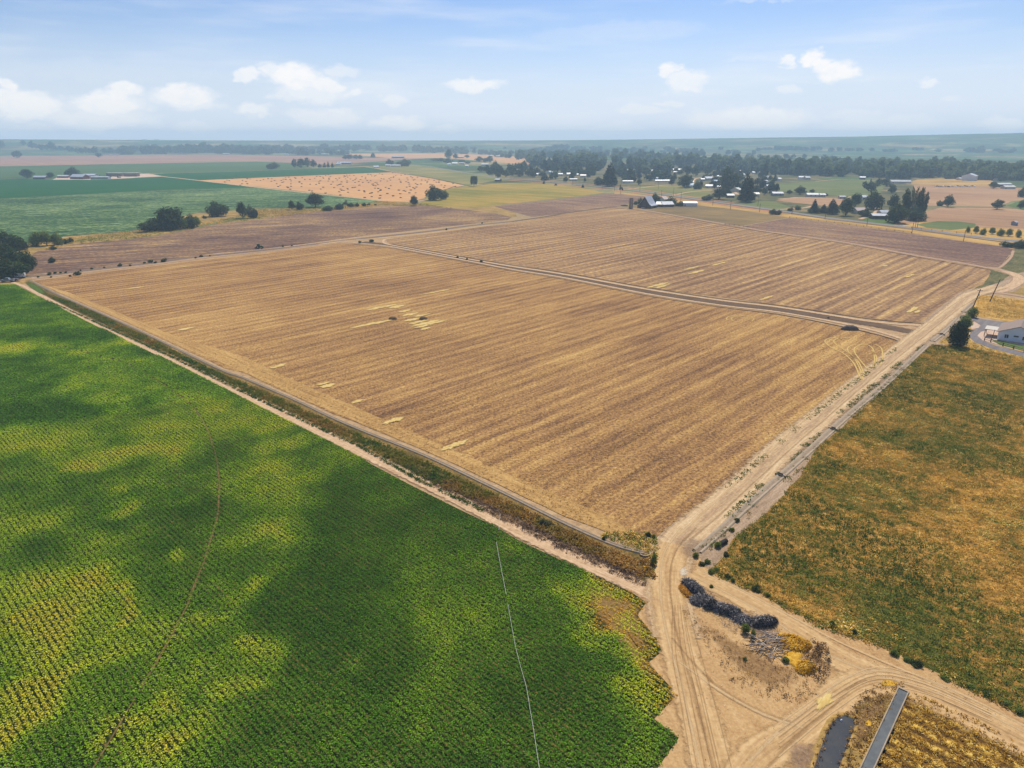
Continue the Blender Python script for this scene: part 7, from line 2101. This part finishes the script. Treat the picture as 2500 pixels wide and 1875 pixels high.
clumps('pond_weeds', Q, np.full(len(Q), .2), np.full(len(Q), .25), 7, np.full(len(Q), .09), pal(rng.random(len(Q)), [(0, A(66, 44, 26)), (.5, A(130, 94, 52)), (1, A(190, 146, 76))]), STRAW, label='brown weeds fringing the long pond', z0=.3, up=.4, aspect=3, seed=44)
o = mound('floating_stone', 2053, 1763, 7, .22, 'small white object floating at the end of the pond', 'float', white_wall, 1.6, 20, 9, .1, .2)

# pipes
def tube_path(name, pts_px, r, z, mat, label, cat, lift=None):
    L = resample([G(*p) for p in pts_px], 1.5)
    pts = [(p.x, p.y, z + random.uniform(-.03, .05)) for p in L]
    o = MB().tube(pts, r, 6).obj(name, mat)
    return tag(o, label, cat)


alu = plain('aluminium_material', (0.6, 0.6, 0.52), 0.45, 0.06, spec=0.5)
tube_path('irrigation_pipe', [(1221, 1260), (1218, 1300)], .025, .5, alu, 'short piece of pale pipe crossing the farm path', 'pipe')
tube_path('irrigation_pipe', [(1212, 1329), (1217, 1360), (1223, 1391), (1236, 1459)], .022, .52, alu, 'pale thin pipe lying over the crop nearest the farm path', 'pipe')
tube_path('irrigation_pipe', [(1240, 1482), (1250, 1540), (1261, 1597), (1274, 1645), (1286, 1690), (1294, 1740), (1302, 1786), (1310, 1840), (1316, 1880), (1324, 1950)], .02, .5, alu, 'long pale thin pipe running down through the dark green crop', 'pipe')
# black pipe mouth by the ditch end
x, y = G(1757, 1334)
o = empty('culvert', (x, y, 0), R(30), 'black pipe mouth with a pale collar among bushes by the wide ditch', 'culvert')
MB().tube([(-.1, 0, .45), (1.8, .3, .4)], .42, 14).obj('pipe', tyre, o)
MB().box(-.4, -.2, -.6, .6, 0, .3).obj('collar', conc, o)

# ------------------------------------------------------------------ brush piles
brush_mat = STRAW


def strands(name, cx, cy, wpx_, lenpx, h, rot, n, cols, label, cat, seed, r=.034, ln=1.8, align=.6, mound_col=(0.05, 0.045, 0.05), core=1.0):
    """a heap of thin dry stems over a dark core"""
    rr = np.random.default_rng(seed)
    x, y = G(cx, cy)
    a = wpx(cx, cy, wpx_) / 2
    b_ = wpx(cx, cy, lenpx) / 2
    o = empty(name, (x, y, .2), R(rot), label, cat)

    nn, rings = 20, 6
    Vc, Fc = [], []
    for k in range(rings + 1):
        t = k / rings
        for i in range(nn):
            th = 2 * math.pi * i / nn
            q = math.cos(t * math.pi / 2) ** .7 * (1 + .28 * math.sin(2 * th + seed) + .18 * math.sin(5 * th + 2 * seed) + .12 * math.sin(9 * th)) * (.55 + .45 * core)
            Vc.append((a * .8 * q * math.cos(th), b_ * .8 * q * math.sin(th), h * .62 * core * math.sin(t * math.pi / 2) * (1 + .2 * math.sin(5 * th + seed))))
    for k in range(rings):
        for i in range(nn):
            j = (i + 1) % nn
            Fc.append((k * nn + i, k * nn + j, (k + 1) * nn + j, (k + 1) * nn + i))
    Fc.append(tuple(rings * nn + i for i in range(nn)))
    MB().add(Vc, Fc).obj('core', plain('brush_core_material_%d' % seed, mound_col, .95, .4, 4.0, bump=.1), o, True)
    V, Fq, C = [], [], []
    for i in range(n):
        th = rr.random() * 6.28
        q = math.sqrt(rr.random())
        px, py = a * q * math.cos(th), b_ * q * math.sin(th)
        z = h * math.sqrt(max(0.02, 1 - q * q)) * rr.uniform(.6, 1.2)
        # stems lie down the slope
        nv = np.array([px / a ** 2, py / b_ ** 2, z / h ** 2 + .05]); nv /= np.linalg.norm(nv)
        d = np.array([math.cos(align * 1.4), math.sin(align * 1.4), 0]) * .8 + rr.normal(size=3) * (1 - align) + np.array([0, 0, -.25])
        d -= d.dot(nv) * nv * .85
        d /= np.linalg.norm(d)
        s_ = np.cross(nv, d); s_ /= np.linalg.norm(s_) + 1e-9
        L_ = ln * rr.uniform(.4, 1.1)
        p0 = np.array([px, py, z]) - d * L_ / 2
        p1 = np.array([px, py, z]) + nv * .05
        p2 = np.array([px, py, z]) + d * L_ / 2 + np.array([0, 0, -.08])
        b0 = len(V)
        for p in (p0, p1, p2):
            V += [p - s_ * r, p + s_ * r + nv * r]
        Fq += [(b0, b0 + 1, b0 + 3, b0 + 2), (b0 + 2, b0 + 3, b0 + 5, b0 + 4)]
        c = pal(np.array([rr.random()]), cols)[0]
        C += [c] * 6
    me = mesh_np('stems', V, Fq, STRAW, {'col': ('FLOAT_COLOR', np.array(C))})
    link('stems', me, o)
    return o


GB = [(0, (0.04, 0.04, 0.05)), (.45, (0.11, 0.105, 0.115)), (.8, (0.24, 0.225, 0.23)), (1, (0.5, 0.46, 0.44))]
GD = [(0, A(150, 96, 24)), (.4, A(206, 150, 34)), (.8, A(240, 190, 60)), (1, A(250, 220, 110))]
strands('brush_pile', 1692, 1438, 20, 66, .75, 32, 1500, GB, 'dark grey brush heap at the road fork end', 'brush pile', 61, align=.5)
strands('brush_pile', 1712, 1468, 50, 34, .5, 20, 1300, GB, 'grey tangled brush heap second from the fork', 'brush pile', 62, align=.1, core=.35)
strands('brush_pile', 1734, 1480, 26, 18, .85, 5, 700, GB, 'short rounded bundle of dark brush', 'brush pile', 63)
strands('brush_pile', 1774, 1494, 62, 22, .8, -26, 1700, GB, 'long dark purple grey brush heap in the middle', 'brush pile', 64, align=.7)
strands('brush_pile', 1814, 1516, 60, 30, .4, -34, 1200, GB, 'pale tipped low brush beside the green shoots', 'brush pile', 65, align=.1, core=.3)
strands('brush_pile', 1866, 1524, 62, 20, .85, 6, 1500, GB, 'long grey brush roll above the golden straw', 'brush pile', 66, align=.7)
strands('straw_heap', 1935, 1572, 80, 48, .38, -28, 3000, GD, 'bright golden straw heap beside the branches', 'straw heap', 67, ln=2.2, mound_col=(0.4, 0.25, 0.05), r=.04, align=.85)
strands('straw_heap', 1968, 1632, 34, 44, .3, -40, 1100, GD, 'small golden straw heap at the lower end', 'straw heap', 68, ln=1.8, mound_col=(0.36, 0.22, 0.05), r=.04, align=.8)
strands('straw_heap', 1672, 1446, 18, 50, .3, 12, 900, [(0, A(140, 84, 24)), (1, A(214, 158, 60))], 'flat orange dry grass heap along the fork', 'straw heap', 69, ln=.9, mound_col=(0.25, 0.15, 0.04))
for cx, b__, t__, w__, lab in [(1823, 1550, 1526, 28, 'green shoots growing through the brush heaps'), (1838, 1562, 1536, 16, 'bright green weed beside the branch heap'), (1802, 1500, 1486, 20, 'thin green weeds behind the middle brush heap')]:
    tree('light0' if 'bright' in lab else 'light1', cx, b__, t__, w__, lab, None, 'shrub', 'shrub')
# heap of bare branches
x, y = G(1878, 1578)
bo = empty('branch_heap', (x, y, .2), 0, 'heap of bleached bare tree branches', 'branch heap')
BR = random.Random(3)
bl = plain('bleached_wood_material', (0.5, 0.42, 0.34), .9, .3, 3.0)
dkb = plain('dark_branch_material', (0.13, 0.11, 0.105), .9, .3, 3.0)
for i in range(90):
    th = BR.uniform(0, 6.28)
    q = math.sqrt(BR.random())
    px, py = 2.6 * q * math.cos(th), 2.4 * q * math.sin(th)
    z = .9 * (1 - q * q) + BR.uniform(0, .3)
    dd = BR.uniform(-.5, .9) if BR.random() < .6 else BR.uniform(0, 3.1)
    L_ = BR.uniform(.8, 3.2)
    pts = []
    for k in range(4):
        s_ = (k / 3 - .5) * L_
        pts.append((px + math.cos(dd) * s_ + BR.uniform(-.14, .14), py + math.sin(dd) * s_ + BR.uniform(-.14, .14), max(.03, z + BR.uniform(-.16, .16))))
    r0 = BR.uniform(.02, .07)
    mb = MB().tube(pts, [r0, r0 * .9, r0 * .7, r0 * .3], 6)
    mb.obj('branch', bl if BR.random() < .5 else dkb, bo, True)

# ------------------------------------------------------------------ haze
hz, hb = new_mat('haze_material')
pv_ = hb.n('ShaderNodeVolumePrincipled', {'Color': (0.54, 0.78, 1.0, 1), 'Density': 0.0002, 'Anisotropy': 0.1})
ho = hb.n('ShaderNodeOutputMaterial')
hz.node_tree.links.new(pv_.outputs[0], ho.inputs['Volume'])
top = max(terr_z(R_END * math.sin(a), R_END * math.cos(a)) for a in np.linspace(-.9, .9, 60)) + 14
hbx = MB().box(-5900, 5900, -5900, 5900, -1.0, max(top, 80)).obj('haze', hz)
tag(hbx, 'thin blue summer haze over the plain', kind='stuff')
print('haze top', top, 'objects', len(bpy.data.objects))
